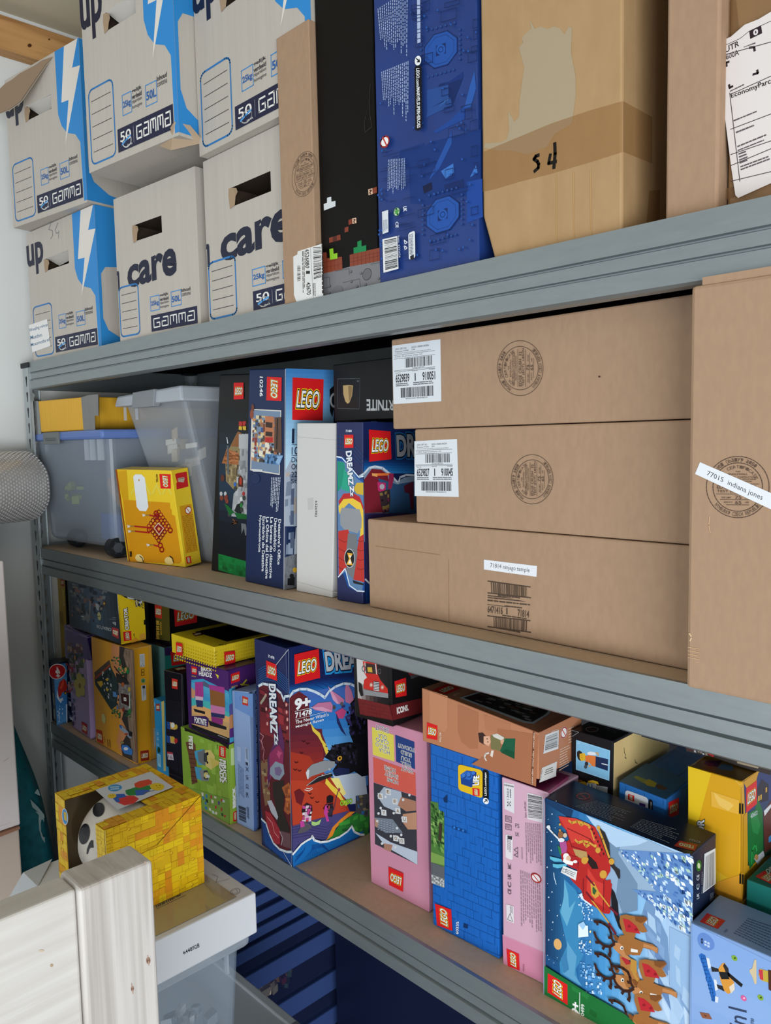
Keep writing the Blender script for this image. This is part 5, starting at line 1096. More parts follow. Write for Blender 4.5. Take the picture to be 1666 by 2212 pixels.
p.outl('DREAMZ', Q(160,435,180,900,118,890,100,430), ['#132a52','#dfe3e8'], 0, (.10,.04)); p.outl('Zz', Q(182,910,190,1010,155,1010,150,910), ['#132a52','#dfe3e8'], 0, (.10,.04)); p.done('spine_title', rv.root)
p = rv.p('R','C')
p.grad(Q(285,430,1010,330,1010,520,285,560), ['#182458','#1a5aa0','#2b8ad0'], 8); swirl(p, Q(300,250,480,240,700,350,1000,330), 5, (0,42), '#10306e', .0009)
p.grad(Q(290,520,1010,430,1040,1400,300,1400), ['#4668b4','#2f7cc8','#6aa8dc','#3a6eb4'], 12)
p.poly(Q(285,560,380,500,470,560,490,820,600,900,660,1060,560,1250,460,1400,330,1500,300,1420), '#66262e')
p.grad(Q(290,850,600,860,620,1300,300,1400), ['#5c2636','#832c2e','#a8382a'], 8)
p.poly(Q(300,1080,480,1120,560,1250,700,1330,800,1480,860,1640,900,1700,620,1720,320,1790), '#a83a28').poly(Q(300,1350,560,1360,700,1420,770,1530,840,1640,318,1780), '#b9432c')
p.poly(Q(490,800,530,860,580,900,600,960,640,1010,665,1070,640,1110,600,1000,560,930,510,880), '#e2c94c').poly(Q(640,1330,700,1400,760,1450,800,1530,850,1560,830,1600,760,1520,690,1450,630,1380), '#ecd04a')
p.poly(Q(700,1300,1010,1280,1040,1560,870,1580,800,1500), '#b9c8d8').poly(Q(680,1330,760,1330,830,1480,800,1500,740,1420), '#f0e488')
p.poly(Q(314,1790,560,1720,860,1640,720,1790,640,1920,500,1900,380,1960,320,2040), '#4a467c'); swirl(p, Q(318,1800,480,1770,640,1800,700,1760), 5, (0,26), '#35325c', .0011)
p.poly(Q(700,1860,800,1740,930,1660,1060,1620,1040,1870,900,1880,860,1800,780,1880,640,1925), '#2d7a34').poly(Q(640,1925,700,1800,780,1720,870,1650,920,1650,800,1740,730,1810,700,1880), '#e08a2c').mosaic(Q(760,1760,1040,1640,1040,1860,800,1880), ['#3f9a3c','#1f5a2c','#2b6a30'], 6, 4, 3, .6)
p.poly(Q(920,1500,1045,1480,1045,1700,920,1660), '#4a4a4e').mosaic(Q(930,1500,1045,1480,1045,1720,960,1740), ['#3c6aa0','#6c5a3a','#3a3c3c','#8a8060'], 4, 6, 7, .5)
# birds of the cover
p.poly(Q(880,580,1000,520,1040,520,1060,1300,980,1315,900,1260,900,1000,860,900,870,700), '#121218')
p.poly(Q(620,1130,720,1010,860,985,960,1000,1010,1060,980,1230,860,1290,720,1310,700,1260,740,1200,690,1170), '#17171c'); p.poly(Q(700,1260,760,1230,860,1240,860,1290,730,1312), '#1f2850')
p.mosaic(Q(630,1020,940,990,930,1200,720,1180), ['#24242c','#0c0c10','#33324a','#1b1b20'], 12, 7, 4, .8); p.mosaic(Q(780,640,1010,560,1010,900,880,930), ['#1c1c26','#2c2850','#0c0c10','#3c3468'], 8, 9, 6, .8)
p.poly(Q(450,1250,500,1200,620,1160,720,1170,720,1220,620,1270,500,1310,470,1330,460,1345), '#8c9296').poly(Q(442,1275,465,1245,475,1255,468,1340,455,1335), '#cfd4d8').poly(Q(450,1400,560,1310,690,1275,700,1310,600,1350,500,1390), '#26282c').line(Q(450,1400,560,1318,690,1280), .0012, '#b9bec2')
p.ell(Q(742,1125,786,1112,788,1158,745,1168), '#dfa832').ell(Q(755,1130,776,1125,777,1148,757,1153), '#33260c'); p.dot(668,1245,12,12,'#a8adb0'); p.dot(600,1300,7,7,'#a8adb0')
p.polys([Q(655,450,700,500,760,540,810,580,800,620,740,620,700,580), Q(830,405,880,500,900,580,860,620,820,600,815,480), Q(495,655,560,610,680,600,700,640,690,700,600,690,530,680)], '#c0789c').polys([Q(655,450,720,540,760,620,740,620,700,580), Q(495,655,600,650,700,690,600,692)], '#d89cba')
p.poly(Q(720,700,790,660,830,690,800,760,750,760), '#c0487c').poly(Q(730,700,790,850,830,930,780,880,740,800), '#232c5c'); p.dot(712,655,16,20,'#4a4a50').dot(785,620,16,20,'#5a5a60')
for x, y in ((350,1180),(400,1090),(340,1250),(380,1260),(460,1000),(420,980),(480,1480),(550,1560),(500,1520)): p.line([(x-16,y-8),(x,y+4),(x+16,y-6)], .0014, '#4a1c20')
p.poly(Q(330,1460,380,1430,430,1480,400,1590,350,1560), '#6a2028'); p.line(Q(430,1440,470,1450,505,1430), .0014, '#e8dcd8').line(Q(445,1425,475,1430,498,1418), .0012, '#e8dcd8')
# small plain figures
p.poly(Q(410,1600,450,1565,500,1590,505,1640,490,1690,430,1700,400,1650), '#2a2228').mosaic(Q(410,1590,505,1590,490,1740,400,1760), ['#c04a90','#1c181c','#d8b8cc','#e0e0e4'], 4, 5, 3, .8); p.poly(Q(385,1750,430,1740,480,1770,500,1800,440,1840,375,1860,360,1850,390,1800), '#5a5660').poly(Q(385,1740,420,1735,430,1790,390,1800), '#c2449a'); p.poly(Q(495,1740,540,1750,590,1720,570,1770,520,1785,495,1775), '#a8d080')
p.poly(Q(640,1510,670,1490,705,1505,700,1560,640,1570), '#221c22').poly(Q(605,1620,630,1580,700,1570,705,1620,690,1700,650,1690,630,1640), '#26202a').poly(Q(625,1590,650,1580,650,1690,665,1740,640,1745,625,1690,610,1660), '#c2449a'); p.line(Q(755,1440,735,1500,708,1630), .0018, '#5c3a4c').dot(758,1440,12,14,'#a83c58'); p.mosaic(Q(640,1590,700,1580,695,1690,650,1690), ['#17151a','#c24a5c','#3a3440'], 3, 4, 3, .8)
for k in range(4): p.ring(Q(770+28*k,1550-6*k,796+28*k,1545-6*k,798+28*k,1585-6*k,772+28*k,1592-6*k), .0022, '#9ad83c', 6)
p.grad(Q(315,2040,1000,1830,940,1900,318,2190), ['#1b74bc','#1556a0','#173a7c'], 6)
p.poly(Q(310,2050,395,1960,500,1900,560,1935,640,1930,720,1910,800,1860,875,1790,900,1840,980,1870,940,1885,318,2180), '#186ab4')
for k in range(6): p.line([(430+k*24,2090-k*8),(500,2010-k*9),(600,1985-k*6),(680-k*14,2040-k*16)], .0008, '#0f3f86')
for k in range(6): p.line([(330+8*k,2140-10*k),(350+14*k,2075-10*k),(395+8*k,2060-16*k)], .0008, '#0f3f86')
p.line(Q(316,2055,395,1962,440,1930,495,1900,500,1880,520,1920,580,1940,650,1932,760,1890,840,1835,878,1788,905,1842,960,1868,995,1868), .0038, '#e4ecf2')
p.line(Q(285,548,320,500,380,478,450,478,520,500,580,530,620,560,660,500,720,455,800,425,870,430,925,460), .0045, '#cfe0ee')
p.done('printed_cover', rv.root)
p = rv.p('R','C'); p.logo(Q(328,148,562,93,576,370,336,430)); p.done('brand_logo', rv.root)
p = rv.p('R','C'); p.text('9+', Q(338,578,476,548,478,642,340,675), '#eef0f2', .05); p.line(Q(336,690,496,655), .0008, '#dfe3e6'); p.text('71478', Q(338,705,494,668,494,715,340,755), '#eef0f2', .03); p.line(Q(338,768,640,690), .0006, '#dfe3e6')
p.text("The Never Witch's", Q(341,778,656,700,656,732,342,812), '#eef0f2', .01); p.text('Midnight Raven', Q(342,828,608,752,608,788,343,856), '#eef0f2', .01)
p.outl('DREAMZZZ', Q(620,130,1250,60,1250,240,640,300), ['#2a9ae0','#101a3c','#b9bec4'], 0, (.16,.09,.04)); p.done('cover_title', rv.root)
p = rv.p('F','C'); p.line(Q(285,100,170,245), .0012, '#b9bcc4').line(Q(170,250,80,370), .0005, '#8d93a4'); p.line(Q(286,100,318,2180), .0012, '#8f96aa'); p.line(Q(240,2040,318,2175), .0014, '#c9ccd0'); p.done('worn_edge', rv.root)
# pink box with fire engine box on top
zt17 = hz('j',415,552,.064)
bx = Box('toy_box', 'pink box with upside-down greeting panels and an upside-down red logo', 'box', Z3, (-.943,.062), (-.814,.066), hz('j',82,450,.062), .20, flat('#c98aa2', .32), hr=zt17)
p = bx.p('F','j')
p.poly(Q(118,512,245,560,250,715,124,675), '#d8cc58').poly(Q(254,558,366,600,370,760,260,715), '#27407c').poly(Q(125,688,372,780,376,915,130,835), '#cf5c50')
def lettering(rows, col, sh='#f2f2f0'):
    for s, q in rows: p.text(s, q, sh, .045); p.text(s, q, '#2c3248', .0)
lettering([('HOLA', Q(222,676,160,656,160,634,222,654)), ('HELLO', Q(218,648,140,622,140,600,218,628)), ('CIAO', Q(216,618,142,596,142,572,216,596)), ('OLA', Q(205,592,155,574,155,548,205,566)), ('SALUT', Q(216,552,138,528,138,498,216,522))], 0)
lettering([('WHAT', Q(360,788,290,765,290,742,360,765)), ('WILL', Q(350,755,288,735,288,712,350,732)), ('YOU', Q(345,722,290,702,290,680,345,700)), ('BUILD', Q(350,690,288,668,288,646,350,668)), ('TODAY?', Q(372,662,272,630,272,608,372,640))], 0)
lettering([('HOME', Q(272,850,208,828,208,806,272,828)), ('SWEET', Q(272,820,195,792,195,766,272,794)), ('HOME', Q(256,784,192,760,192,734,256,758))], 0)
p.poly(Q(130,838,376,918,384,1315,138,1195), '#3a3a42'); p.poly(Q(190,862,290,890,300,960,270,1010,190,975,150,915), '#a9b4c4').poly(Q(135,1040,240,1050,300,1130,200,1130,140,1090), '#76808f').poly(Q(140,1130,230,1185,385,1240,384,1315,290,1260,200,1210), '#b9c4d4')
p.poly(Q(290,920,376,945,378,1000,320,1005,270,970), '#a87862').poly(Q(300,1020,380,1010,381,1110,330,1110,300,1070), '#b98a70').poly(Q(190,1190,240,1200,230,1240,190,1225), '#a87c68').poly(Q(138,1045,165,1060,150,1100,138,1090), '#b08a74')
rng = random.Random(9)
for k in range(14):
    x, y = rng.uniform(150,360), rng.uniform(880,1240); p.dot(x, y+ (x-150)*.25*0, 7, 8, '#d5d8dc')
for s, x, y in (('B',160,905),('E',205,880),('E',245,935),('Y',180,1000),('A',262,990),('U',300,1040),('O',250,1150),('O',285,1165)): p.poly(Q(x-6,y-8,x+24,y-4,x+26,y+30,x-4,y+26), '#d3d6da'); p.text(s, Q(x+2,y,x+17,y+3,x+18,y+22,x+3,y+18), '#8d6c44', .02)
for r in range(5):
    for c in range(6): p.dot(160+17*c, 1055+13*r+c*4, 5, 4, '#8f99a8')
p.logo(Q(303,1472,222,1432,218,1326,306,1365)); p.done('printed_panels', bx.root)
b16 = Box('toy_box', 'black and dark red box with a red fire engine picture on the pink box', 'box', zt17+.001, (-.953,.044), (-.8705,.050), hz('j',212,152,.05), .13, flat('#151416', .3))
p = b16.p('F','j')
p.grad(Q(28,98,212,152,220,385,36,345), ['#b9b7b4','#5a4a48','#241c1e','#171517'], 8, False); p.poly(Q(28,98,130,125,110,190,70,260,38,300), '#c9c7c4')
p.poly(Q(36,345,222,388,240,475,50,440), '#6a2024').bricks(Q(36,350,222,392,238,472,52,438), 8, 4, '#4a1418', .0006, 3)
p.poly(Q(65,130,145,138,150,200,168,240,210,290,212,318,70,290,72,240,90,225,75,200), '#c02a22').poly(Q(78,140,140,150,145,205,85,200), '#3a2a28').poly(Q(92,165,118,165,122,195,95,192), '#caa53a').line(Q(78,140,82,200), .002, '#d8c8c4').line(Q(140,148,146,205), .002, '#d8c8c4')
p.poly(Q(70,295,214,318,214,345,72,325), '#86888a').poly(Q(126,245,162,250,164,305,130,300), '#2c2c2e')
for k in range(6): p.line([(130,252+9*k),(160,256+9*k)], .0012, '#d8dadb')
for x, y in ((115,268),(180,282)): p.dot(x, y, 10, 13, '#e0b8a8').ring(Q(x-8,y-10,x+8,y-10,x+8,y+10,x-8,y+10), .0008, '#8c1c18')
p.ring(Q(62,158,82,158,82,190,62,190), .0014, '#6a6c70').ring(Q(155,175,172,175,172,202,155,202), .0014, '#6a6c70'); p.poly(Q(40,250,60,262,70,330,55,335,42,300), '#1a1a1c')
p.done('printed_engine', b16.root)
p = b16.p('R','j'); p.poly(Q(222,388,430,340,430,425,240,475), '#6a2024'); p.logo(Q(248,248,315,226,320,330,256,342)); p.text('ICONS.', Q(262,402,328,384,330,415,264,437), '#e8e4e2', .05); p.poly(Q(330,180,380,178,400,200,350,225,330,205), '#7a2024').poly(Q(340,215,420,195,420,205,345,235), '#4a4a4c'); p.done('printed_side', b16.root)
# brown limited edition box over the blue and pink ones
zt19 = hz('j',600,665,.05); zt19 = 1.117
b18 = Box('toy_box', 'tan brown box with a printed lady figure lying across the bright blue box', 'box', zt19+.001, (-.8035,.047), (-.597,.051), hz('j',425,291,.047), .108, flat('#b57a5a', .3), hr=hz('j',1095,552,.05), bevel=.001)
p = b18.p('F','j')
p.poly(Q(455,300,560,335,560,520,540,545,455,500), '#bd8361').poly(Q(620,380,740,430,735,640,690,640,640,600,620,540), '#a86e50').poly(Q(770,440,925,495,920,640,880,640,870,560,780,530), '#ae7454').poly(Q(850,520,1090,560,1075,860,700,730,840,640), '#a4694a'); p.line(Q(430,292,1090,548), .0010, '#8a5638')
p.poly(Q(738,548,765,545,785,570,805,575,800,620,770,615,745,600), '#3c2622').poly(Q(770,568,805,565,812,600,800,625,770,610), '#d8a68a').dot(790,582,3,4,'#1c1412').dot(795,600,3,4,'#1c1412')
p.poly(Q(812,562,860,558,895,572,890,602,870,605,868,655,812,640), '#757048').poly(Q(820,558,850,552,890,575,880,595,830,572), '#cfcac2').dot(880,600,12,14,'#cf9e80').poly(Q(895,580,955,580,950,700,865,655), '#17573c').poly(Q(900,640,950,660,950,700,872,662), '#124a30')
p.poly(Q(815,650,830,650,822,690,808,680), '#d9d2c8').line(Q(800,665,782,670,775,690,785,708), .0022, '#d8d2cc')
p.logo(Q(440,485,501,505,500,590,438,578)); p.text('40766', Q(524,545,524,602,513,600,512,542), '#e6cdb8', .01)
p.poly(Q(1058,538,1068,545,1056,850,1046,845), '#5c3020').text('Limited edition · Limited edition · Limited edition', Q(1048,845,1060,545,1068,548,1056,848), '#e8c9b0', .02); p.done('printed_front', b18.root)
p = b18.p('R','j'); p.poly(Q(1128,560,1206,530,1203,640,1116,670), '#d8dadc').bars(Q(1200,545,1198,632,1124,655,1132,572), '#1e1c1c', 5, 24); p.poly(Q(1108,752,1195,714,1190,800,1092,838), '#d5d3d0').bars(Q(1112,760,1100,825,1096,826,1108,762), '#1e1c1c', 6, 12); p.fine(Q(1130,760,1185,738,1180,775,1120,800), 3, '#4a4644', 2, .4)
p.ell(Q(1216,518,1256,505,1256,572,1216,588), '#e6e2de').ring(Q(1219,522,1253,510,1253,568,1219,583), .0016, '#c0332d').line(Q(1226,530,1247,565), .0014, '#c0332d')
p.fine(Q(1212,640,1272,612,1268,740,1208,775), 9, '#d8b8a4', 3, .35, (.08,.3), .3); p.fine(Q(1262,520,1295,505,1295,600,1262,615), 6, '#d8b8a4', 4, .35, (.1,.4), .2); p.fine(Q(1160,535,1210,520,1210,535,1162,548), 2, '#d8b8a4', 6); p.done('printed_side', b18.root)
p = b18.p('T','j'); p.logo(Q(470,300,555,265,635,290,550,325)); p.poly(Q(625,345,770,300,1180,400,1150,440,1060,498,1000,490), '#b4b9bc').poly(Q(650,345,775,307,1160,405,1130,440,1055,485,1010,480), '#2a2725')
p.mosaic(Q(660,345,775,310,1150,405,1040,480), ['#4a2a22','#1f1d1c','#6a5a4c','#8c8c86','#3c4434','#57261f'], 12, 7, 5, .6, .8, 1.2); p.text('40766', Q(582,330,620,315,636,320,600,336), '#e6cdb8', .0); p.line(Q(1090,540,1300,440), .0014, '#6a3c28'); p.poly(Q(1100,545,1295,450,1300,430,1080,525), '#a36a4c'); p.done('printed_top', b18.root)
# bright blue brick box
bx = Box('toy_box', 'bright blue box with brick wall print and a yellow app badge, under the brown box', 'box', Z3, (-.7895,.048), (-.6665,.052), 1.117, .2, flat('#1b62b8', .3))
p = bx.p('F','j')
p.bricks(Q(455,620,860,760,868,1850,478,1672), 9, 22, '#114a94', .0007, 4, .85); p.bricks(Q(520,640,860,760,868,1850,520,1700), 22, 9, '#1857a8', .0003, 5, .3)
p.poly(Q(460,945,505,955,508,1000,540,1010,542,1450,520,1445,500,1430,466,1420), '#4f7a3c'); p.mosaic(Q(460,950,540,1010,540,1260,463,1200), ['#2f5a28','#6c9a4a','#83a85c','#3d6c30','#213f1d'], 6, 14, 3, .8, .9, 1.3); p.line(Q(520,1080,515,1170), .006, '#3c3328')
p.poly(Q(463,1240,542,1270,542,1320,463,1300), '#7a9c50').poly(Q(464,1300,542,1330,542,1400,465,1370), '#5c6066').poly(Q(466,1370,542,1400,542,1450,466,1422), '#8e9294'); p.mosaic(Q(466,1375,540,1400,540,1445,468,1420), ['#c4c6c6','#6c7072'], 9, 4, 3, .7)
p.poly(Q(535,930,560,905,560,955,540,950), '#0d2f60').poly(Q(588,1090,670,1118,668,1132,588,1104), '#0f3d7c').poly(Q(655,1658,680,1665,678,1688,652,1680), '#0d2f60')
for k in range(3): p.stud(600+26*k, 1098+9*k, 8, '#0f3d7c', '#2d74c8')
p.poly(p.rquad(Q(622,728,765,765,765,930,624,880), (.13,.12)), '#ddb51e'); 
p.poly(Q(636,790,672,765,730,775,728,830,700,865,640,845), '#17408c').poly(Q(636,790,672,768,708,778,706,806,690,822,640,808), '#2a62b8'); p.stud(655,795,12,'#0f3276','#3a72c4').stud(685,790,12,'#0f3276','#3a72c4').stud(712,780,12,'#0f3276','#3a72c4')
p.outl('LIFE', Q(708,852,716,798,746,795,742,850), ['#222','#f2f2f2'], 0, (.08,.04)); p.logo(Q(708,912,706,868,748,872,748,915))
p.poly(p.rquad(Q(766,758,802,768,802,940,766,925), (.4,.09)), '#101318').ell(Q(768,922,802,930,802,965,768,958), '#eceef0').line(Q(776,950,792,936,792,948,792,936,780,936), .0012, '#101318'); p.text('LEGO.com/apps', Q(778,912,776,778,790,778,793,912), '#f0f0f2', .02)
p.text('60335', Q(610,1718,612,1648,627,1645,625,1718), '#dfe6f0', .02); p.done('printed_wall', bx.root)
p = bx.p('F','j'); p.logo([(493,1660),(488,1543),(585,1578),(588,1698)][0:0] or [(500,1668),(488,1540),(583,1576),(590,1700)]); p.done('brand_logo', bx.root)
# pink multilingual back of box
bx = Box('toy_box', 'pale pink box showing its barcode side between the bright blue and the sleigh box', 'box', Z3, (-.6575,.050), (-.5815,.052), 1.104, .075, flat('#cda4b8', .32))
p = bx.p('F','j')
p.poly(Q(880,1725,1125,1830,1125,2010,885,1895), '#c9849f').line(Q(880,1725,1125,1828), .0006, '#e0a9bd')
p.poly(Q(888,836,948,848,948,1018,892,990), '#d6d4d8').bars(Q(890,848,945,858,945,866,890,855), '#24242a', 3, 16); p.text('6509685', Q(890,843,945,856,945,862,890,850), '#34343a'); p.text('13664', Q(905,935,904,870,917,872,918,937), '#4a4a50'); p.fine(Q(930,875,932,930,922,930,920,875), 1, '#4a4a50', 3)
for r in range(3):
    for c in range(3): 
        if (r+c) % 2 == 0: p.rect(908+7*c, 948+9*r, 914+7*c, 956+9*r, '#4a4a50')
p.poly(Q(1024,895,1115,918,1115,1072,1026,1050), '#d3cdd2').bars(Q(1110,922,1110,1050,1030,1040,1028,905), '#242428', 7, 28); p.text('Item: 6473397', Q(1010,1040,1008,948,1018,948,1020,1040), '#5a4a54')
p.poly(p.rquad(Q(898,1135,940,1150,940,1290,898,1275), (.3,.08)), '#dcd5da').fine(Q(930,1150,930,1250,908,1245,905,1145), 3, '#4a4a50', 4, .4); p.poly(Q(912,1145,936,1150,936,1170,912,1166), '#33333a')
for y0, y1 in ((1030,1070),(1078,1115)): p.loop(Q(898,y0,932,y0+8,932,y1,898,y1-8), .0008, '#6a5a64').fine(Q(902,y0+6,930,y0+12,930,y1-6,902,y1-12), 3, '#6a5a64', int(y0), .4)
for s, y in (('FS',1075),('UK',1125),): p.text(s, Q(955,y,978,y+5,978,y+28,955,y+23), '#6a5a64', .0)
p.loop(Q(948,1230,970,1215,970,1245), .0008, '#6a5a64').loop(Q(948,1260,970,1248,970,1272), .0008, '#6a5a64')
for s, y in (('MC',1308),('UK',1368),('C',1415),('CE',1455)): p.text(s, Q(912,y+30,912,y,930,y+4,932,y+34), '#5a4a54', .02)
p.poly(Q(902,1545,946,1558,948,1655,905,1640), '#dcd5da').fine(Q(940,1560,942,1610,925,1608,922,1556), 3, '#6a6a70', 5).loop(Q(910,1635,925,1600,940,1645), .0008, '#555')
p.fine(Q(1102,1080,1110,1340,1015,1310,1010,1070), 8, '#8d7684', 3, .35, (.03,.1), .3); p.fine(Q(1100,1390,1110,1725,985,1680,980,1345), 10, '#8d7684', 4, .35, (.03,.1), .25); p.fine(Q(998,1215,1000,1300,992,1300,990,1215), 1, '#8d7684', 6)
p.ell(Q(1045,1355,1106,1375,1108,1430,1048,1410), '#e2dadd').ring(Q(1048,1359,1103,1378,1105,1426,1051,1407), .0018, '#c0332d').line(Q(1058,1370,1095,1418), .0015, '#c0332d')
p.logo([(910,1905),(904,1802),(975,1832),(980,1935)][0:0] or [(912,1905),(904,1803),(977,1835),(981,1932)]); p.text('40699', Q(998,1935,1000,1895,1010,1895,1008,1938), '#a8647c'); p.done('printed_back', bx.root)
p = bx.p('T','j'); p.poly(Q(870,800,1140,895,1275,800,1040,730), '#7c2450'); p.poly(Q(1140,893,1265,800,1262,820,1150,905), '#c05c94'); p.done('printed_top', bx.root)
# sleigh box
sb = Box('toy_box', 'large wintry blue box with a red sleigh and reindeer printed sideways, front right', 'box', Z3, (-.5805,.041), (-.386,.044), hz('k',88,692,.041), .071, flat('#16233f', .28), hr=hz('k',1080,1090,.044))
p = sb.p('F','B')
p.grad(Q(38,105,1415,650,1400,3100,38,2400), ['#1c4a78','#26649c','#4a94cc','#7eb2de','#a3c4e4','#9ab4d4'], 22, False)
p.poly(Q(30,105,300,215,260,350,38,180), '#16365c'); p.grad(Q(38,150,230,270,230,1700,38,1560), ['#17395e','#1d4c78','#2a6494'], 8, False)
p.poly(Q(215,860,320,960,380,1100,395,1300,340,1500,400,1560,320,1700,360,1880,180,1760,170,1640,240,1480,170,1150,240,1000), '#3a84b4').poly(Q(215,860,250,1000,260,1130,320,1060,240,1300,180,1170,210,1020), '#63a6c8').poly(Q(240,1440,330,1580,310,1750,380,1860,200,1740,240,1600), '#5c9cc4').poly(Q(180,1600,230,1540,260,1700,210,1740), '#3c7cac')
p.ell(Q(112,1412,185,1418,195,1520,120,1516), '#d9a868'); 
for k, (x, y) in enumerate(((100,252),(95,508),(93,590),(55,748),(100,978),(70,1028),(150,1200),(108,1260),(70,1425),(150,1592),(72,1608),(118,1640),(65,300),(175,470),(130,380),(60,900),(180,1100),(75,1150),(60,1570),(100,1330),(180,590),(140,130),(210,1380),(55,420))): p.dot(x, y, 5 if k < 9 else 3, 7 if k < 9 else 4, '#d3e4f0')
p.line(Q(118,800,122,840,140,905), .0012, '#c3dcec')
p.poly(Q(380,850,620,560,900,450,1415,680,1400,1300,1250,1300,1080,1100,900,1000,800,1150,700,1200), '#8fa9c4'); p.poly(Q(600,500,760,480,720,620,900,900,900,1150,760,1180,700,1000,720,830,640,650), '#6d88a4'); p.poly(Q(420,260,720,390,1000,500,900,540,700,560,560,450), '#aac6e0').poly(Q(1000,1000,1180,1400,1200,1700,1090,1800,1000,1500,940,1200), '#6f90b8').poly(Q(1200,1300,1400,1400,1400,2600,1280,2300,1200,2000), '#8fb0d4').poly(Q(900,1700,1100,1500,1200,1850,1340,2100,1180,2400,1000,2300), '#a9c4e0')
p.mosaic(Q(960,1000,1400,1300,1400,2600,960,1700), ['#b9d0e8','#7d9cc4','#a3bfdc','#6484b0'], 7, 12, 8, .35, .9, 2)
# snow trees
def tree(tx, ty, wx, wy, w2x, w2y, seed, n=80):
    rng = random.Random(seed); A = (tx,ty); 
    p.poly([A, (wx,wy), (wx+30,(wy+w2y)/2), (w2x,w2y)], '#5f86bc')
    for cols, m in ((['#3e68a4','#4e78b4','#33599a'], n), (['#dfeaf2','#c6dcee','#b4d0ea','#f0f5f8','#a8c8b8'], n)):
        es = p.e(); 
        for k in range(m):
            t = rng.random()**.6; s = rng.random()
            bx_, by_ = wx*(1-s)+w2x*s, wy*(1-s)+w2y*s
            x, y = tx+(bx_-tx)*t, ty+(by_-ty)*t; L = 20+50*t; an = rng.uniform(.5,1.25)
            dx, dy = L*math.cos(an), L*math.sin(an)*1.2; nx, ny = -dy*.22, dx*.22
            p.b.poly([p.pt(q)+es for q in ((x,y),(x+dx*.5+nx,y+dy*.5+ny),(x+dx,y+dy),(x+dx*.5-nx,y+dy*.5-ny))], flat(rng.choice(cols)))
tree(720,580,1390,620,1400,1330,1,110); tree(850,950,1350,1000,1390,1380,2,60)
for cx, cy, s in ((400,1060,55),(430,1180,55),(415,1500,60),(440,1720,70),(500,1850,80)): p.mosaic(Q(cx-s,cy-s*1.3,cx+s,cy-s,cx+s,cy+s*1.2,cx-s,cy+s), ['#cfe2f2','#7ab0e0','#a8d0ee','#4f8fd0'], 6, 6, cx, .6, .8, 1)
p.poly(Q(355,1000,385,985,400,1010,480,1090,470,1110,380,1040), '#cfe2f2').poly(Q(350,1280,440,1290,445,1390,350,1400), '#dceaf4').poly(Q(350,1275,400,1250,420,1285,395,1330), '#9cc4e6').dot(462,1345,8,12,'#e6d890').dot(460,1440,8,12,'#e6d890')
# sleigh
RD, RL, RK, AU = '#b02826', '#c93c34', '#7e1a20', '#c9973c'
p.poly(Q(540,360,575,400,600,420,640,520,650,660,700,740,740,770,742,850,725,850,690,780,640,720,600,600,560,480), '#2c2a2c'); p.poly(Q(655,930,690,980,720,1070,730,1200,760,1340,730,1310,690,1200,660,1110), '#1c1c22')
p.poly(Q(165,268,330,290,450,340,510,370,560,480,610,620,650,700,650,780,600,860,665,900,640,1180,590,1175,500,1110,400,1040,380,960,300,880,270,840,330,830,355,700,250,600,200,610,195,560,270,480,240,400,190,350), RD)
p.poly(Q(165,268,330,290,440,340,500,440,560,600,470,480,400,500,280,520,240,400), RL).poly(Q(290,520,400,500,500,540,580,640,640,720,640,780,560,830,470,740,430,700,500,700,480,640,400,600,330,590), RD).poly(Q(440,620,520,700,540,760,480,760,440,700), '#2a1a1a').poly(Q(300,570,430,600,440,690,330,640), '#b0905c')
p.poly(Q(430,720,600,870,655,860,650,1170,590,1170,420,1030,380,960,380,840), RD).poly(Q(440,750,520,870,590,900,600,1120,500,1060,430,960), RL).line(Q(590,870,585,1150), .0016, RK).line(Q(400,850,395,1010), .0016, RK).line(Q(240,400,290,550,420,590), .0014, RK).line(Q(250,380,460,480,560,640), .0012, RK)
for a in (Q(265,310,290,330,340,318,400,330,450,355), Q(325,490,350,515,400,500,450,512,500,545), Q(355,325,375,350,395,340), Q(405,525,425,550,450,535)): p.line(a, .0030, AU)
for x, y, r in ((455,370,12),(510,545,14),(535,585,24),(662,690,26),(540,375,16),(585,810,34),(410,680,30),(430,670,18),(180,345,10),(180,400,10)): p.dot(x, y, r, r*1.15, AU)
p.line(Q(542,385,580,480,640,650), .0030, AU).line(Q(470,400,500,490), .0018, AU); p.poly(Q(465,895,500,880,540,960,545,1010,510,1035,475,1000), AU).poly(Q(485,930,510,920,525,960,505,1000,485,985), '#2c5a34')
for k in range(7): p.rect(475+18*k, 380+38*k, 487+18*k, 400+38*k, '#3a1a1e')
p.line(Q(500,920,660,1130), .0022, AU).line(Q(650,1120,715,1180), .0036, '#6c1c2c').line(Q(480,1050,660,1290), .0022, AU).line(Q(640,1270,700,1360), .0036, '#6c1c2c').line(Q(430,830,500,910), .0026, '#6c1c2c').line(Q(430,980,490,1050), .0026, '#6c1c2c')
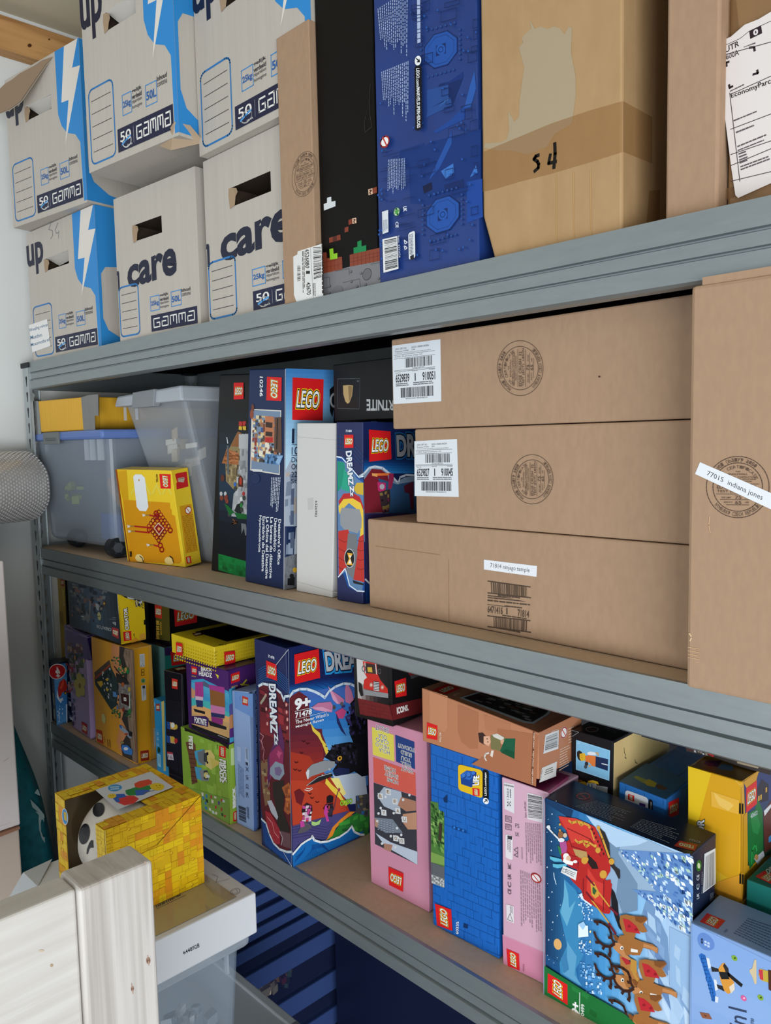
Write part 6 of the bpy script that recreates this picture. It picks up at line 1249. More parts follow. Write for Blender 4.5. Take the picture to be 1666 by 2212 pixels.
# riders
p.line(Q(62,368,120,430,180,490), .0026, '#d5d8dc').poly(Q(60,355,85,350,95,380,72,388), '#d5d8dc'); p.dot(190,440,26,34,'#8c5c3c').dot(230,445,18,22,'#c9b8a0').dot(195,490,30,20,'#e0e0e4'); p.poly(Q(180,510,240,500,250,560,240,620,200,630,185,570), '#a8508c').poly(Q(160,540,190,560,200,640,180,620), '#2c7a44')
p.polys([Q(88,640,130,650,210,670,210,690,130,690,90,665), Q(115,710,160,715,250,710,240,735,160,752,118,740)], '#5ab0cc')
p.poly(Q(192,620,250,600,300,640,350,640,350,770,280,740,200,680), '#a82428'); p.dot(240,640,28,30,'#e8e6e4').dot(262,660,22,26,'#d8b498').poly(Q(215,660,260,680,310,690,300,725,240,710,210,690), '#f0efec').dot(325,690,20,14,'#e8e6e4')
p.poly(Q(215,728,345,780,330,865,190,790), '#d9dadb'); p.fine(Q(240,755,335,795,325,845,235,800), 3, '#3c3c40', 3, .35); p.loop(Q(212,755,240,765,235,790,208,782), .0006, '#444')
# reindeer
def deer(dx, dy, s=1.0, full=True):
    f = lambda *a: [(700+(a[k]-700)*s+dx, 1450+(a[k+1]-1450)*s+dy) for k in range(0, len(a), 2)]
    B1, B2, B3, DK = '#9a6434', '#b98050', '#7a4a26', '#3a2018'
    if full:
        p.poly(f(745,1190,800,1180,870,1195,985,1205,1000,1230,960,1270,1000,1340,960,1350,900,1330,880,1400,820,1420,770,1350,740,1250), B1); p.poly(f(880,1195,985,1202,1000,1225,940,1262,890,1240), B3); p.poly(f(740,1380,800,1370,940,1430,1050,1460,1100,1500,1095,1545,1040,1510,960,1490,930,1560,860,1560,800,1530,730,1480,720,1420), B1); p.poly(f(965,1450,1095,1490,1090,1540,1030,1500,960,1480), B2)
        p.poly(f(770,1215,830,1230,900,1290,935,1360,870,1350,800,1340), '#b32830').dot(*f(830,1290)[0],16,14,'#8c1c24').dot(*f(895,1320)[0],16,14,'#8c1c24'); p.poly(f(820,1490,910,1510,910,1535,850,1530), '#e0dcd6')
    p.poly(f(690,1440,740,1445,780,1480,800,1550,845,1590,835,1608,780,1580,720,1530,680,1490), B2).poly(f(745,1440,850,1470,840,1560,800,1560,770,1490), B1); p.poly(f(680,1375,700,1370,735,1400,720,1430,700,1425), B3)
    p.dot(*f(762,1492)[0],15,18,'#e6e6e2').dot(*f(764,1494)[0],8,10,'#26262a')
    w = .0034*s
    p.line(f(690,1445,665,1400,660,1350,640,1300,600,1270,560,1250,505,1245), w, DK).line(f(665,1400,640,1395), w, DK).line(f(520,1248,535,1272), w, DK)
    p.line(f(690,1455,650,1480,600,1475,555,1440,520,1390,505,1345), w, DK).line(f(555,1440,520,1440), w, DK).line(f(600,1475,585,1500), w, DK).line(f(650,1480,655,1530,650,1570), w, DK).line(f(640,1560,655,1540), w, DK).line(f(520,1390,508,1350), w, DK)
p.poly(Q(740,1560,800,1580,900,1700,940,1820,880,1860,800,1780,750,1680), '#a86e3c').poly(Q(750,1580,800,1580,850,1640,800,1650), '#a82830')
p.line(Q(870,1620,870,1700), .008, '#b5863c').line(Q(870,1720,920,1820), .004, '#b5863c')
deer(5, 300, 1.0, False); deer(0, 0); deer(180, 415); deer(140, 730)
p.poly(Q(36,1650,430,1900,800,2110,1000,2300,1000,2600,38,1920), '#1c6b34'); p.mosaic(Q(300,1840,800,2120,800,2500,300,2050), ['#237a3c','#175c2b','#2b8444'], 6, 4, 3, .35, .5, 1); p.logo([(72,1870),(78,1722),(258,1835),(258,2010)][0:0] or [(160,1990),(160,1990),(160,1990),(160,1990)]) if False else None
p.text('9+', Q(345,2100,305,2080,330,2075,380,2010) if False else Q(300,2092,300,1985,366,2010,366,2122), '#eceeec', .04); p.line(Q(373,1905,370,2145), .0010, '#d8dcd8'); p.text('40499', Q(382,2140,386,2010,416,2018,412,2155), '#dfe3df', .02)
p.line(Q(38,105,38,1920), .0012, '#8aa0b8')
p.done('printed_sleigh_scene', sb.root)
p = sb.p('F','B'); p.logo([(72,1900),(75,1724),(258,1832),(260,2022)]); 
p.done('brand_logo', sb.root)
p = sb.p('T','w')
p.ell(Q(140,1020,300,1010,310,1100,150,1100), '#b9b4b8').ell(Q(150,1028,292,1020,300,1090,158,1090), '#2a2a38').line(Q(190,1035,260,1085), .0016, '#b03a34').ring(Q(145,1022,300,1014,305,1096,152,1098), .0016, '#a8403c')
p.fine(Q(380,1110,840,1260,650,1400,110,1180), 11, '#8d97a8', 3, .35, (.03,.1), .35); p.fine(Q(930,1330,1440,1480,1270,1640,780,1430), 9, '#8d97a8', 5, .35, (.03,.1), .3); p.logo(Q(1600,1640,1380,1590,1310,1655,1560,1715), '#b93330'); p.text('40499', Q(1640,1600,1500,1565,1490,1590,1630,1630), '#8d97a8'); p.done('printed_top', sb.root)
p = sb.p('R','t'); p.ell(Q(155,975,190,970,192,1050,155,1060), '#c9d8a8').ring(Q(158,985,187,980,189,1042,159,1050), .0030, '#4a9a3a')
for s, y in (('CE',1085),('C',1155),('UK',1225)): p.text(s, Q(156,y+42,158,y,176,y-4,176,y+38), '#c9d0d8', .02)
p.poly(Q(215,925,298,882,300,1150,205,1222), '#d8dbde').bars(Q(225,945,292,905,292,1150,215,1205), '#1e1e22', 5, 30); p.text('Item: 6347564', Q(192,1225,194,1065,202,1060,200,1222), '#aab2bc'); p.fine(Q(258,1225,290,1210,290,1275,256,1290), 6, '#8d97a8', 6, .35); p.done('printed_side', sb.root)

# behind the sleigh box
YB = .128
def back(c, tl, tr, Y=YB): 
    a = hit(c, *tl, 1, Y); b_ = hit(c, *tr, 1, Y); return a, b_
a, b_ = back('w', (85,255), (592,418))
mb_ = Box('toy_box', 'black box with a cream side and printed figure in orange, behind the sleigh box', 'box', Z3, (a.x,YB), (b_.x-.0015,YB), a.z, .15, flat('#17161a', .3))
p = mb_.p('F','w'); p.poly(Q(140,378,548,505,538,870,136,735), '#7fb8da').loop(Q(146,388,542,512,533,860,142,728), .0005, '#a9d0e6')
p.poly(Q(150,520,175,505,205,520,225,560,222,610,190,630,165,610,150,570), '#2a2422').poly(Q(182,545,240,535,252,560,248,625,200,632,182,600), '#dcae2c').dot(208,560,4,5,'#1c1c1c').dot(208,590,4,5,'#1c1c1c')
p.poly(Q(250,570,290,560,380,575,370,700,330,692,300,650,252,640), '#d9793a').poly(Q(275,530,310,518,370,530,385,545,375,562,300,560,275,550), '#dfe3e6').poly(Q(370,528,410,530,412,572,398,570,392,545,378,550), '#c9a06c').poly(Q(375,575,525,610,520,750,372,700), '#1d2c50').line(Q(448,662,520,680), .0014, '#c9ccd0')
p.dot(265,665,22,26,'#33363c').dot(255,700,20,24,'#4a4e56').dot(302,690,16,14,'#c9a06c')
p.poly(Q(150,870,180,850,215,860,230,900,180,935,152,910), '#8a5c34').poly(Q(180,885,240,875,270,900,265,960,215,955,182,930), '#dcae2c').poly(Q(270,890,385,905,380,1000,300,985,270,950), '#dde3ea').poly(Q(280,905,300,905,310,970,290,970), '#5a94c8').poly(Q(320,905,335,908,340,985,325,982), '#5a94c8').poly(Q(280,870,340,862,400,880,415,915,390,905,345,895,285,900), '#dcae2c').poly(Q(385,920,520,945,515,1060,385,1020), '#b9bec6').dot(305,955,14,16,'#b33038')
p.text('11', Q(162,408,180,412,178,426,160,422), '#e8f0f4'); p.line(Q(95,335,175,285,92,262), .0007, '#7d7d80'); p.done('printed_figures', mb_.root)
p = mb_.p('R','w'); p.grad(Q(592,418,1250,80,1250,900,582,1100), ['#d2b47e','#d6c084','#c9b472'], 6, False); p.line(Q(712,475,715,530,728,560,720,590,738,600), .0012, '#33291c').line(Q(840,615,850,650,872,660), .0012, '#33291c'); p.line(Q(592,420,582,1095), .0012, '#e0cfa0'); p.done('cream_side', mb_.root)
p = mb_.p('T','w'); p.ell(Q(245,225,400,222,412,285,260,290), '#a8a0a0').ell(Q(256,232,392,230,402,278,268,282), '#1c1b1f').line(Q(290,240,375,275), .0014, '#8c3430'); p.fine(Q(500,165,900,260,640,330,480,240), 9, '#77777c', 3, .35, (.04,.12), .4); p.done('printed_top', mb_.root)
a, b_ = back('w', (652,880), (1215,1098)); 
lb = Box('toy_box', 'mid blue box with a white app badge, in the dark gap behind the sleigh box', 'box', Z3, (a.x,YB), (b_.x,YB), a.z, .17, flat('#2a6cb4', .3), hr=b_.z)
p = lb.p('F','w'); p.bricks(Q(652,900,1215,1110,1215,1400,645,1200), 5, 5, '#1d559a', .0006, 2); p.poly(p.rquad(Q(730,975,1005,1075,1000,1330,722,1230), (.14,.14)), '#dadee4'); p.logo([(762,1092),(762,1025),(838,1048),(836,1122)]); p.poly(Q(830,1145,900,1160,905,1195,830,1180), '#c0603a').poly(Q(898,1130,972,1150,968,1235,895,1205), '#4a2a84'); p.poly(p.rquad(Q(1010,1085,1060,1100,1055,1330,1008,1320), (.4,.12)), '#101318'); p.text('LEGO.com/apps', Q(1028,1290,1030,1120,1048,1125,1046,1290), '#e0e0e4', .01); p.done('printed_badge', lb.root)
p = lb.p('R','w'); p.logo(Q(1245,1130,1370,1070,1365,1270,1245,1325)); p.done('brand_logo', lb.root)
p = lb.p('T','w'); p.poly(Q(655,880,800,760,1300,1000,1215,1095), '#3b78ac').grad(Q(700,780,1000,500,1480,760,1200,1080), ['#2f6898','#24486c','#15202e'], 6, False) if False else p.poly(Q(655,878,980,660,1480,860,1217,1093), '#34688f')
p.poly(Q(825,830,860,810,990,860,950,905), '#8f9a4c').poly(Q(950,890,1010,850,1110,900,1080,950,990,930), '#b5ab3c').poly(Q(1090,930,1130,910,1240,960,1200,985,1120,970), '#5f4a34'); p.loop(Q(1060,690,1330,500,1620,640,1360,810), .0008, '#5c6c7c'); p.done('printed_top', lb.root)
# yellow halloween box on a hidden carton
a, b_ = back('t', (95,262), (500,381)); bl_ = hit('t',305,1225,1,YB)
sup = Box('toy_box', 'yellow edged box almost hidden beneath the tall amber yellow box', 'box', Z3, (a.x+.03,YB+.004), (b_.x+.002,YB+.004), hz('t',500,1300,YB)-.002, .16, flat('#b98a24', .4))
yl = Box('toy_box', 'tall amber yellow box with a green pumpkin-night picture on its right side', 'box', sup.c[5].z+.001, (a.x,YB), (b_.x,YB), a.z, .18, flat('#cf9a1e', .22), hr=b_.z)
p = yl.p('F','t'); p.poly(Q(95,262,270,315,150,760,98,740), '#d9b41e').poly(Q(260,1020,400,1105,310,1140,300,1100), '#d2a824').poly(Q(310,1140,510,1075,505,1285,305,1230), '#d3942a'); p.poly(Q(268,450,480,520,478,628,270,565), '#daa83c'); p.poly(Q(290,460,340,500,420,540,440,560,400,600,330,560,300,500), '#e0b85c')
p.outl('OR', Q(165,770,165,668,216,672,216,775), ['#3a341c','#d5d8da'], 0, (.10,.04)); p.outl('CREAT', Q(165,1060,165,790,216,795,216,1065), ['#3a341c','#d5d8da'], 0, (.10,.04)); p.polys([Q(482,543,514,545,514,624,480,620), Q(484,1078,515,1080,514,1155,482,1150)], '#17150f'); p.line(Q(455,370,495,410,498,620), .0008, '#e0bc5c').line(Q(497,420,500,1280), .0008, '#a87818'); p.done('printed_front', yl.root)
p = yl.p('R','t'); p.grad(Q(515,375,960,130,960,800,540,1020), ['#283468','#333c74','#1d3a34','#163a24'], 8); p.poly(Q(510,382,630,290,605,380,535,430), '#c9901e').poly(Q(512,640,540,600,545,1150,505,1300), '#c9941e').poly(Q(545,620,600,590,610,480,655,600,660,900,560,1040,543,960), '#1d6a30'); p.poly(Q(560,620,600,600,640,700,620,780,580,760), '#268040').poly(Q(610,440,650,360,700,400,700,520,640,540,612,500), '#2a1f30'); p.polys([Q(622,490,632,484,632,520,622,528), Q(638,480,648,474,648,512,638,520), Q(678,425,688,420,688,455,678,462)], '#d9a83c')
p.poly(Q(660,610,720,520,720,880,670,920), '#5c2a22').poly(Q(665,600,720,545,720,570,670,640), '#d8dade').poly(Q(700,800,720,780,720,830,700,840), '#3c88c4').poly(Q(590,960,660,900,670,940,620,1010), '#c9ccd0').dot(608,950,14,22,'#b98a4c'); p.line(Q(570,1000,575,900,600,850,610,900), .003, '#2a9c48'); p.line(Q(580,1010,585,930), .002, '#2a9c48'); p.done('printed_side', yl.root)
p = yl.p('R','t'); p.logo(Q(530,430,610,368,612,545,530,615)); p.text('40602', Q(562,625,615,595,616,625,563,660), '#c9d0d4', .01); p.done('brand_logo', yl.root)
p = yl.p('T','t'); p.poly(Q(120,265,215,200,640,280,620,300,505,375), '#8f6a24'); p.poly(Q(212,245,230,220,350,225,320,270,250,265), '#4a2448').poly(Q(318,275,350,245,430,260,440,285,420,300,340,290), '#5c7c94').ell(Q(425,280,500,275,515,315,440,315), '#8f7040'); p.done('printed_top', yl.root)
# winter box on top at the back
zb = max(yl.c[4].z, yl.c[5].z, mb_.c[4].z)+.001
a = hit('w',915,340,1,.165); 
wb = Box('toy_box', 'dark box with a snowy house picture lying high at the back right, under the shelf', 'box', zb, (a.x,.165), (-.25,.165), 1.228, .16, flat('#1a1b2a', .35))
p = wb.p('F','t'); p.poly(Q(80,90,130,85,290,140,420,180,720,240,720,330,500,270,290,195,80,150), '#3c3634'); p.mosaic(Q(80,95,290,140,290,195,85,150), ['#cfd0d0','#5c2c28','#8c8478','#a83030','#dcdcda'], 10, 3, 4, .9, .7, 1.1); p.poly(Q(200,112,300,135,285,195,215,150), '#b32c2c').poly(Q(300,140,360,155,350,190,310,180), '#4a5460'); p.poly(Q(470,190,640,240,625,280,465,240), '#9c8c74'); p.dot(500,210,14,12,'#6a5c4a').dot(600,235,16,14,'#6a5c4a'); p.done('printed_snow_house', wb.root)
# 10 in 1 box
xL = hit('t',131,1460,1,.040).x; xR = hit('t',1000,1900,1,.040).x
zt_ = hz('t',128,1452,.040)
tn = Box('toy_box', 'light blue box with printed skateboard and parasol models, bottom right corner', 'box', Z3, (-.3835,.040), (-.20,.040), zt_, .078, flat('#7f9fd0', .3))
p = tn.p('F','t'); p.grad(Q(128,1452,900,1830,900,2700,115,2400), ['#7d9fd4','#88a8d8','#7c9cd0'], 8); p.ell(Q(165,1500,290,1550,300,1670,165,1640), '#6084c4')
p.polys([Q(218,1580,235,1585,235,1600,218,1595), Q(240,1590,258,1596,258,1612,240,1606), Q(218,1602,235,1607,235,1622,218,1617), Q(240,1612,258,1618,258,1634,240,1628)], '#b9cce8'); p.text('8', Q(192,1600,192,1562,208,1566,208,1604), '#24304c', .03)
p.poly(Q(175,1690,195,1675,225,1690,250,1800,290,1900,305,1990,295,2045,275,2035,235,1880,200,1760), '#2a68b8'); p.bricks(Q(185,1690,225,1690,300,2030,270,2030), 3, 12, '#1d4e94', .0008, 3, .9)
p.poly(Q(232,1710,255,1715,268,1780,250,1795), '#d5dae0').poly(Q(290,1870,310,1880,322,1950,300,1960), '#d5dae0').poly(Q(300,2000,325,2010,320,2050,300,2045), '#d5dae0')
p.poly(Q(268,1775,330,1795,330,1815,275,1815), '#2a2a2e').poly(Q(310,1910,380,1930,370,1965,320,1940), '#2a2a2e'); p.poly(Q(325,1790,355,1750,375,1750,400,1830,445,1900,445,1950,400,1985,370,1960,340,1880), '#d2913c').poly(Q(370,1750,400,1790,405,1830,380,1820,360,1770), '#2c2a2c'); p.line(Q(340,1830,400,1835,495,1915), .0045, '#1f1f22').line(Q(350,1850,390,1850), .006, '#1f1f22'); p.poly(Q(405,1930,445,1900,448,1950,420,1980), '#d9cdb8')
for x, y, c in ((445,1712,'#7ca43c'),(642,2010,'#7ca43c'),(515,2015,'#cf5c94')): p.ell(Q(x-24,y-26,x+20,y-16,x+26,y+28,x-18,y+16), c).dot(x+4,y,7,7,'#33401c' if c[1] == '7' else '#f0c8dc')
p.poly(Q(598,1722,612,1725,614,1905,600,1910,580,1850,560,1815,560,1800,580,1790), '#c9b896').poly(Q(640,1792,720,1815,720,1905,650,1880,628,1840), '#b8a040').poly(Q(630,1800,660,1800,665,1880,640,1870), '#c03844'); p.poly(Q(700,1800,760,1810,760,1980,705,1950), '#4a2c24')
p.poly(Q(182,2120,255,2132,278,2175,205,2165), '#8a5640').poly(Q(215,2135,240,2150,225,2155), '#5c3424'); p.text('10in1', Q(430,2260,430,2090,500,2110,500,2300) if False else Q(400,2330,400,2075,540,2110,540,2400), '#33405c', .0); p.text('40700', Q(570,2230,570,2165,595,2172,595,2240), '#33405c'); p.done('printed_models', tn.root)
p = tn.p('T','t'); p.logo(Q(182,1440,238,1375,376,1432,318,1495)); p.fine(Q(550,1410,760,1480,760,1690,430,1530), 9, '#4c628c', 3, .35, (.03,.09), .2); p.fine(Q(360,1515,385,1490,400,1500,375,1525), 2, '#5c74a4', 4); p.done('printed_top', tn.root)
xL = hit('t',533,1240,1,.132).x
te = Box('toy_box', 'teal box with red logo, behind the light blue box at the right edge', 'box', Z3, (xL,.132), (-.22,.132), hz('t',540,1120,.132), .16, flat('#1d6c64', .3))
p = te.p('T','t'); p.logo([(602,1098),(668,1055),(800,1100),(730,1160)]); p.outl('DINO', Q(680,1050,760,990,780,1040,700,1080), ['#123a38','#d8d8d4'], 0, (.08,.03)); p.done('printed_top', te.root)
# things on the ledge under the lower shelf, at the left
bx = Box('storage_box', 'pale grey box low at the left, under the lower shelf', 'box', .0015, (-2.02,.07), (-1.765,.07), hz('p',960,200,.07), .3, flat('#8f939c', .5))
def blob(name, label, cat, c, r, mat, seed, amp=.25, zmin=None):
    bm = bmesh.new(); bmesh.ops.create_icosphere(bm, subdivisions=4, radius=1)
    for v in bm.verts:
        n = v.co.normalized(); d = 1+amp*noise.noise(n*2.2+Vector((seed,0,0)))+amp*.4*noise.noise(n*6+Vector((0,seed,0)))
        v.co = Vector((n.x*r[0]*d, n.y*r[1]*d, n.z*r[2]*d))
        if zmin is not None and v.co.z+c[2] < zmin: v.co.z = zmin-c[2]
    me = bpy.data.meshes.new(name); bm.to_mesh(me); bm.free(); me.materials.append(mat); me.polygons.foreach_set('use_smooth', [True]*len(me.polygons))
    o = bpy.data.objects.new(name, me); COL.objects.link(o); o.location = c; return tag(o, label, cat)
zg = hz('p',960,200,.07)
blob('cloth_bag', 'black crumpled cloth lying on the pale grey box under the lower shelf', 'bag', (-1.90,.20,zg+.043), (.10,.10,.045), flat('#1a181c', .8, .2), 3, .35, zg+.001)
blob('cloth_bag', 'dark crumpled bag low at the left behind the post, under the lower shelf', 'bag', (-2.118,.14,.34), (.045,.065,.33), flat('#222126', .8, .2), 5, .2, .001)
# ---------------------------------------------------------------- stacked tubs with blue lids under the lower shelf
XP = -1.36
hu = lambda y: hit('u',1031,y,0,XP).z
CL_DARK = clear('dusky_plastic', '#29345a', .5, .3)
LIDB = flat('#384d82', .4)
bands = [(-230,-120),( -90,20),(60,150),(200,290),(330,415),(455,560),(687,846),(1089,1260),(1420,1580),(1740,1900),(2060,2200)]
zs = [(hu(t), hu(bt)) for t, bt in bands]
prevb = None
labs = ['topmost blue-lidded flat tray of the stack under the lower shelf','second tray from the top of the blue-lidded stack','third tray from the top of the blue-lidded stack','fourth tray from the top of the blue-lidded stack','fifth tray from the top of the blue-lidded stack',
 'sixth tray of the blue-lidded stack, right above the brightest lid','deeper tub with the brightest blue lid, coloured parts showing beneath it','tub with the second bright blue lid in the stack under the lower shelf','dark tub below the second bright blue lid of the stack','second dark tub from the floor in the blue-lidded stack','lowest dark tub of the blue-lidded stack']
for k, (t, bt) in enumerate(zs):
    nb = zs[k+1][0]+.001 if k+1 < len(zs) else .002
    if nb < .002 or t > .757: 
        pass
    t = min(t, .752)
    if bt <= nb+.004 or nb <= 0.0: nb = max(.002, min(nb, bt-.01))
    r = root('storage_tray', (XP-.20,.24,nb), labs[k], 'storage tray')
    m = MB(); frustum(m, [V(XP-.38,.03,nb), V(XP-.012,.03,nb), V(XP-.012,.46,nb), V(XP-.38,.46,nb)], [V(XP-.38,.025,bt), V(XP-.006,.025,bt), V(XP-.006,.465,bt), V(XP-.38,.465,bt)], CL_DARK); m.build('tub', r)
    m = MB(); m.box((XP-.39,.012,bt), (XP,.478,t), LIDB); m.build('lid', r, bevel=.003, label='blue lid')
    if k+1 == len(zs) or zs[k+1][0] < .06: break
Box('storage_box', 'added dark navy box filling the shaded gap right of the blue-lidded stack', 'storage box', 0.001, (XP+.03,.30), (-.40,.30), .70, .18, flat('#141c38', .4))  # added box; its dark front stands in for the shade under the shelf
zz = zs[6][1]; zn = zs[7][0]
lump('toy_part_pile', 'red, tan and green loose toy parts showing beneath the brightest blue lid', 'toy parts', (XP-.045,.13,(zz+zn)/2), (.05,.19,.030), ['#a83038','#b98a4c','#4c6a5c','#8c97a0','#c9b89a','#7d2c34'], 12, 60, kind='stuff', rough=.3, sz=(.15,.35))
lump('toy_part_pile', 'dim pink and grey loose toy parts in the upper trays of the blue stack', 'toy parts', (XP-.05,.10,(zs[5][1]+zs[6][0])/2), (.05,.16,.012), ['#7d3a48','#6c707c','#8d7a84'], 13, 16, kind='stuff', rough=.3)
m = MB(); m.hexa([V(XP-.05,.045,zn+.003), V(XP-.018,.045,zn+.003), V(XP-.018,.085,zn+.003), V(XP-.05,.085,zn+.003), V(XP-.05,.045,zz-.004), V(XP-.018,.045,zz-.004), V(XP-.018,.085,zz-.004), V(XP-.05,.085,zz-.004)], flat('#a82c38')); tag(m.build('toy_box', bevel=.001), 'dark red block in the tub beneath the brightest blue lid', 'toy')

# ---------------------------------------------------------------- stack in front: big tub, clear tub, white box, yellow head box
b = MB(); zr = .548
r4 = root('storage_tub', (-1.35,-.25,0), 'large clear storage tub on the floor, its rim showing at the bottom of the photo', 'storage tub')
frustum(b, [V(-1.66,-.52,.002), V(-1.12,-.52,.002), V(-1.12,-.05,.002), V(-1.66,-.05,.002)], [V(-1.685,-.56,zr-.02), V(-1.075,-.56,zr-.02), V(-1.075,-.010,zr-.02), V(-1.685,-.010,zr-.02)], CL_GREY); b.build('tub', r4, bevel=.02, seg=3, merge=True)
b = MB(); b.box((-1.694,-.57,zr-.02), (-1.064,.0,zr-.004), CL_LID)
for a_, c_ in (((-1.694,-.57),(-1.064,-.553)), ((-1.694,-.018),(-1.064,.0)), ((-1.694,-.57),(-1.677,.0)), ((-1.081,-.57),(-1.064,.0))): b.box((a_[0],a_[1],zr-.024), (c_[0],c_[1],zr), CL_LID)
b.build('lid', r4, bevel=.003)
r3 = root('storage_tub', (-1.12,-.28,zr), 'small clear tub with a clear lid holding grey parts, under the white box', 'storage tub')
zt3 = .836; zl = zt3-.022
tub = [V(-1.27,-.36,zr), V(-.995,-.36,zr), V(-.995,-.185,zr), V(-1.27,-.185,zr)], [V(-1.285,-.385,zl), V(-.982,-.385,zl), V(-.982,-.170,zl), V(-1.285,-.170,zl)]
b = MB(); frustum(b, *tub, clear('crystal_plastic', '#b3c2d0', .72, .12)); tb = b.build('tub', r3, bevel=.018, seg=4, merge=True)
b = MB(); b.box((-1.30,-.40,zl), (-.970,-.160,zt3), clear('crystal_lid', '#c9d4de', .6, .2)); ld = b.build('lid', r3, bevel=.010, seg=3)
b = MB(); b.box((-.985,-.20,zl-.03), (-.978,-.196,zl), CL_EDGE); b.build('rib', tb)
lump('toy_part_pile', 'light grey loose toy parts inside the small clear tub', 'toy parts', (-1.04,-.265,.66), (.07,.13,.10), ['#a9b0b8','#c3c8ce','#8f979f','#7d868e'], 31, 60, kind='stuff', rough=.25, sz=(.05,.16))
b = MB(); b.box((-1.05,-.352,zr+.003), (-1.0,-.318,.70), flat('#1d8a6c', .3)); tag(b.build('toy_box', bevel=.002), 'teal green block at the left inside the small clear tub', 'toy')
b = MB(); b.tube((-1.06,-.255,zr+.004), (-1.06,-.255,zr+.030), .052, .052, flat('#a8c060', .3), 32); b.tube((-1.06,-.255,zr+.034), (-1.06,-.255,zr+.052), .050, .050, flat('#7c8c4c', .3), 32); tag(b.build('round_toy', smooth=False), 'lime green round piece at the bottom of the small clear tub', 'toy')
# white flat box with clear top
w2 = Box('window_box', 'flat white box with a clear plastic top window and printed number, under the yellow box', 'box', zt3+.0008, (-1.277,-.378), (-.961,-.378), .900, .223, flat('#d3d6da', .35), bevel=.0025)
w2F = w2.R
p = w2.p('R','l'); p.text('6448928', Q(940,1083,1022,1040,1026,1060,944,1100), '#23242a', .01); p.done('article_number', w2.root)
T = w2.T; m = MB(); m.poly([T.uv(.30,.12)+V(0,0,.0006), T.uv(.965,.12)+V(0,0,.0006), T.uv(.965,.90)+V(0,0,.0006), T.uv(.30,.90)+V(0,0,.0006)], flat('#a89c7c', .06, .6)); m.build('top_window', w2.root, label='shiny clear window over a tan card')
p = w2.p('T','l'); p.F.lay = 30; p.ring(Q(1178,772,1225,755,1240,782,1190,800), .0005, '#3a3a3e').loop(Q(1190,775,1215,765,1222,782,1200,790), .0004, '#3a3a3e'); p.line(Q(1090,688,1120,700,1110,730,1180,712), .0006, '#77746c'); p.line(Q(1035,720,1090,775,1100,790), .0005, '#8d897c'); p.bars(Q(800,850,930,788,934,796,804,862), '#33312c', 3, 26); p.line(Q(804,868,955,796), .0006, '#33312c'); p.done('top_print', w2.root)
m = MB(); m.poly([w2.c[4]+V(.0,-.001,0), w2.c[4]+V(.0,.045,.004), w2.c[4]+V(.06,-.001,.001), w2.c[4]+V(.09,-.03,-.05), w2.c[4]+V(-.01,-.035,-.055)], flat('#b9bcc0', .4)); m.build('bent_flap', w2.root)
# yellow brick-print box with a white round head in its window
zh = 1.040; X0h, X1h, Y0h, Y1h, Zh = -1.212, -1.040, -.347, -.195, .9012
hb = root('window_box', (-1.126,-.27,Zh), 'bright yellow brick-print box with a cut-out window showing a white skull-faced head', 'box')
YEL = flat('#e3b816', .35); INS = flat('#8c7a60', .8)
b = MB()
cx0, cy1, cz0 = -1.172, -.262, .925      # cut-out at the near left: front face and part of the top
c8 = dict()
def rectY(y, x0, x1, z0, z1, mt): b.poly([(x0,y,z0),(x1,y,z0),(x1,y,z1),(x0,y,z1)], mt)
def rectX(x, y0, y1, z0, z1, mt): b.poly([(x,y0,z0),(x,y1,z0),(x,y1,z1),(x,y0,z1)], mt)
def rectZ(z, x0, x1, y0, y1, mt): b.poly([(x0,y0,z),(x1,y0,z),(x1,y1,z),(x0,y1,z)], mt)
wx0, wx1, wy1, wz0 = -1.175, -1.068, -.268, .922
rectX(X0h, Y0h, Y1h, Zh, zh, YEL); rectX(X1h, Y0h, Y1h, Zh, zh, YEL); rectY(Y1h, X0h, X1h, Zh, zh, YEL); rectZ(Zh, X0h, X1h, Y0h, Y1h, YEL)
rectY(Y0h, X0h, wx0, Zh, zh, YEL); rectY(Y0h, wx1, X1h, Zh, zh, YEL); rectY(Y0h, wx0, wx1, Zh, wz0, YEL)
rectZ(zh, X0h, wx0, Y0h, Y1h, YEL); rectZ(zh, wx1, X1h, Y0h, Y1h, YEL); rectZ(zh, wx0, wx1, wy1, Y1h, YEL)
e_ = .0015
rectX(X0h+e_, Y0h+e_, Y1h-e_, Zh+e_, zh-e_, INS); rectX(X1h-e_, Y0h+e_, Y1h-e_, Zh+e_, zh-e_, INS); rectY(Y1h-e_, X0h+e_, X1h-e_, Zh+e_, zh-e_, INS); rectZ(Zh+e_, X0h, X1h, Y0h, Y1h, INS)
rectZ(zh-e_, X0h, wx0, Y0h, Y1h, INS); rectZ(zh-e_, wx1, X1h, Y0h, Y1h, INS); rectZ(zh-e_, wx0, wx1, wy1, Y1h, INS)
b.build('carton', hb)
TH = Face((X0h,Y1h,zh),(X1h,Y1h,zh),(X1h,Y0h,zh),(X0h,Y0h,zh)); RH = Face((X1h,Y0h,zh),(X1h,Y1h,zh),(X1h,Y1h,Zh),(X1h,Y0h,Zh)); FH = Face((X0h,Y0h,zh),(X1h,Y0h,zh),(X1h,Y0h,Zh),(X0h,Y0h,Zh))
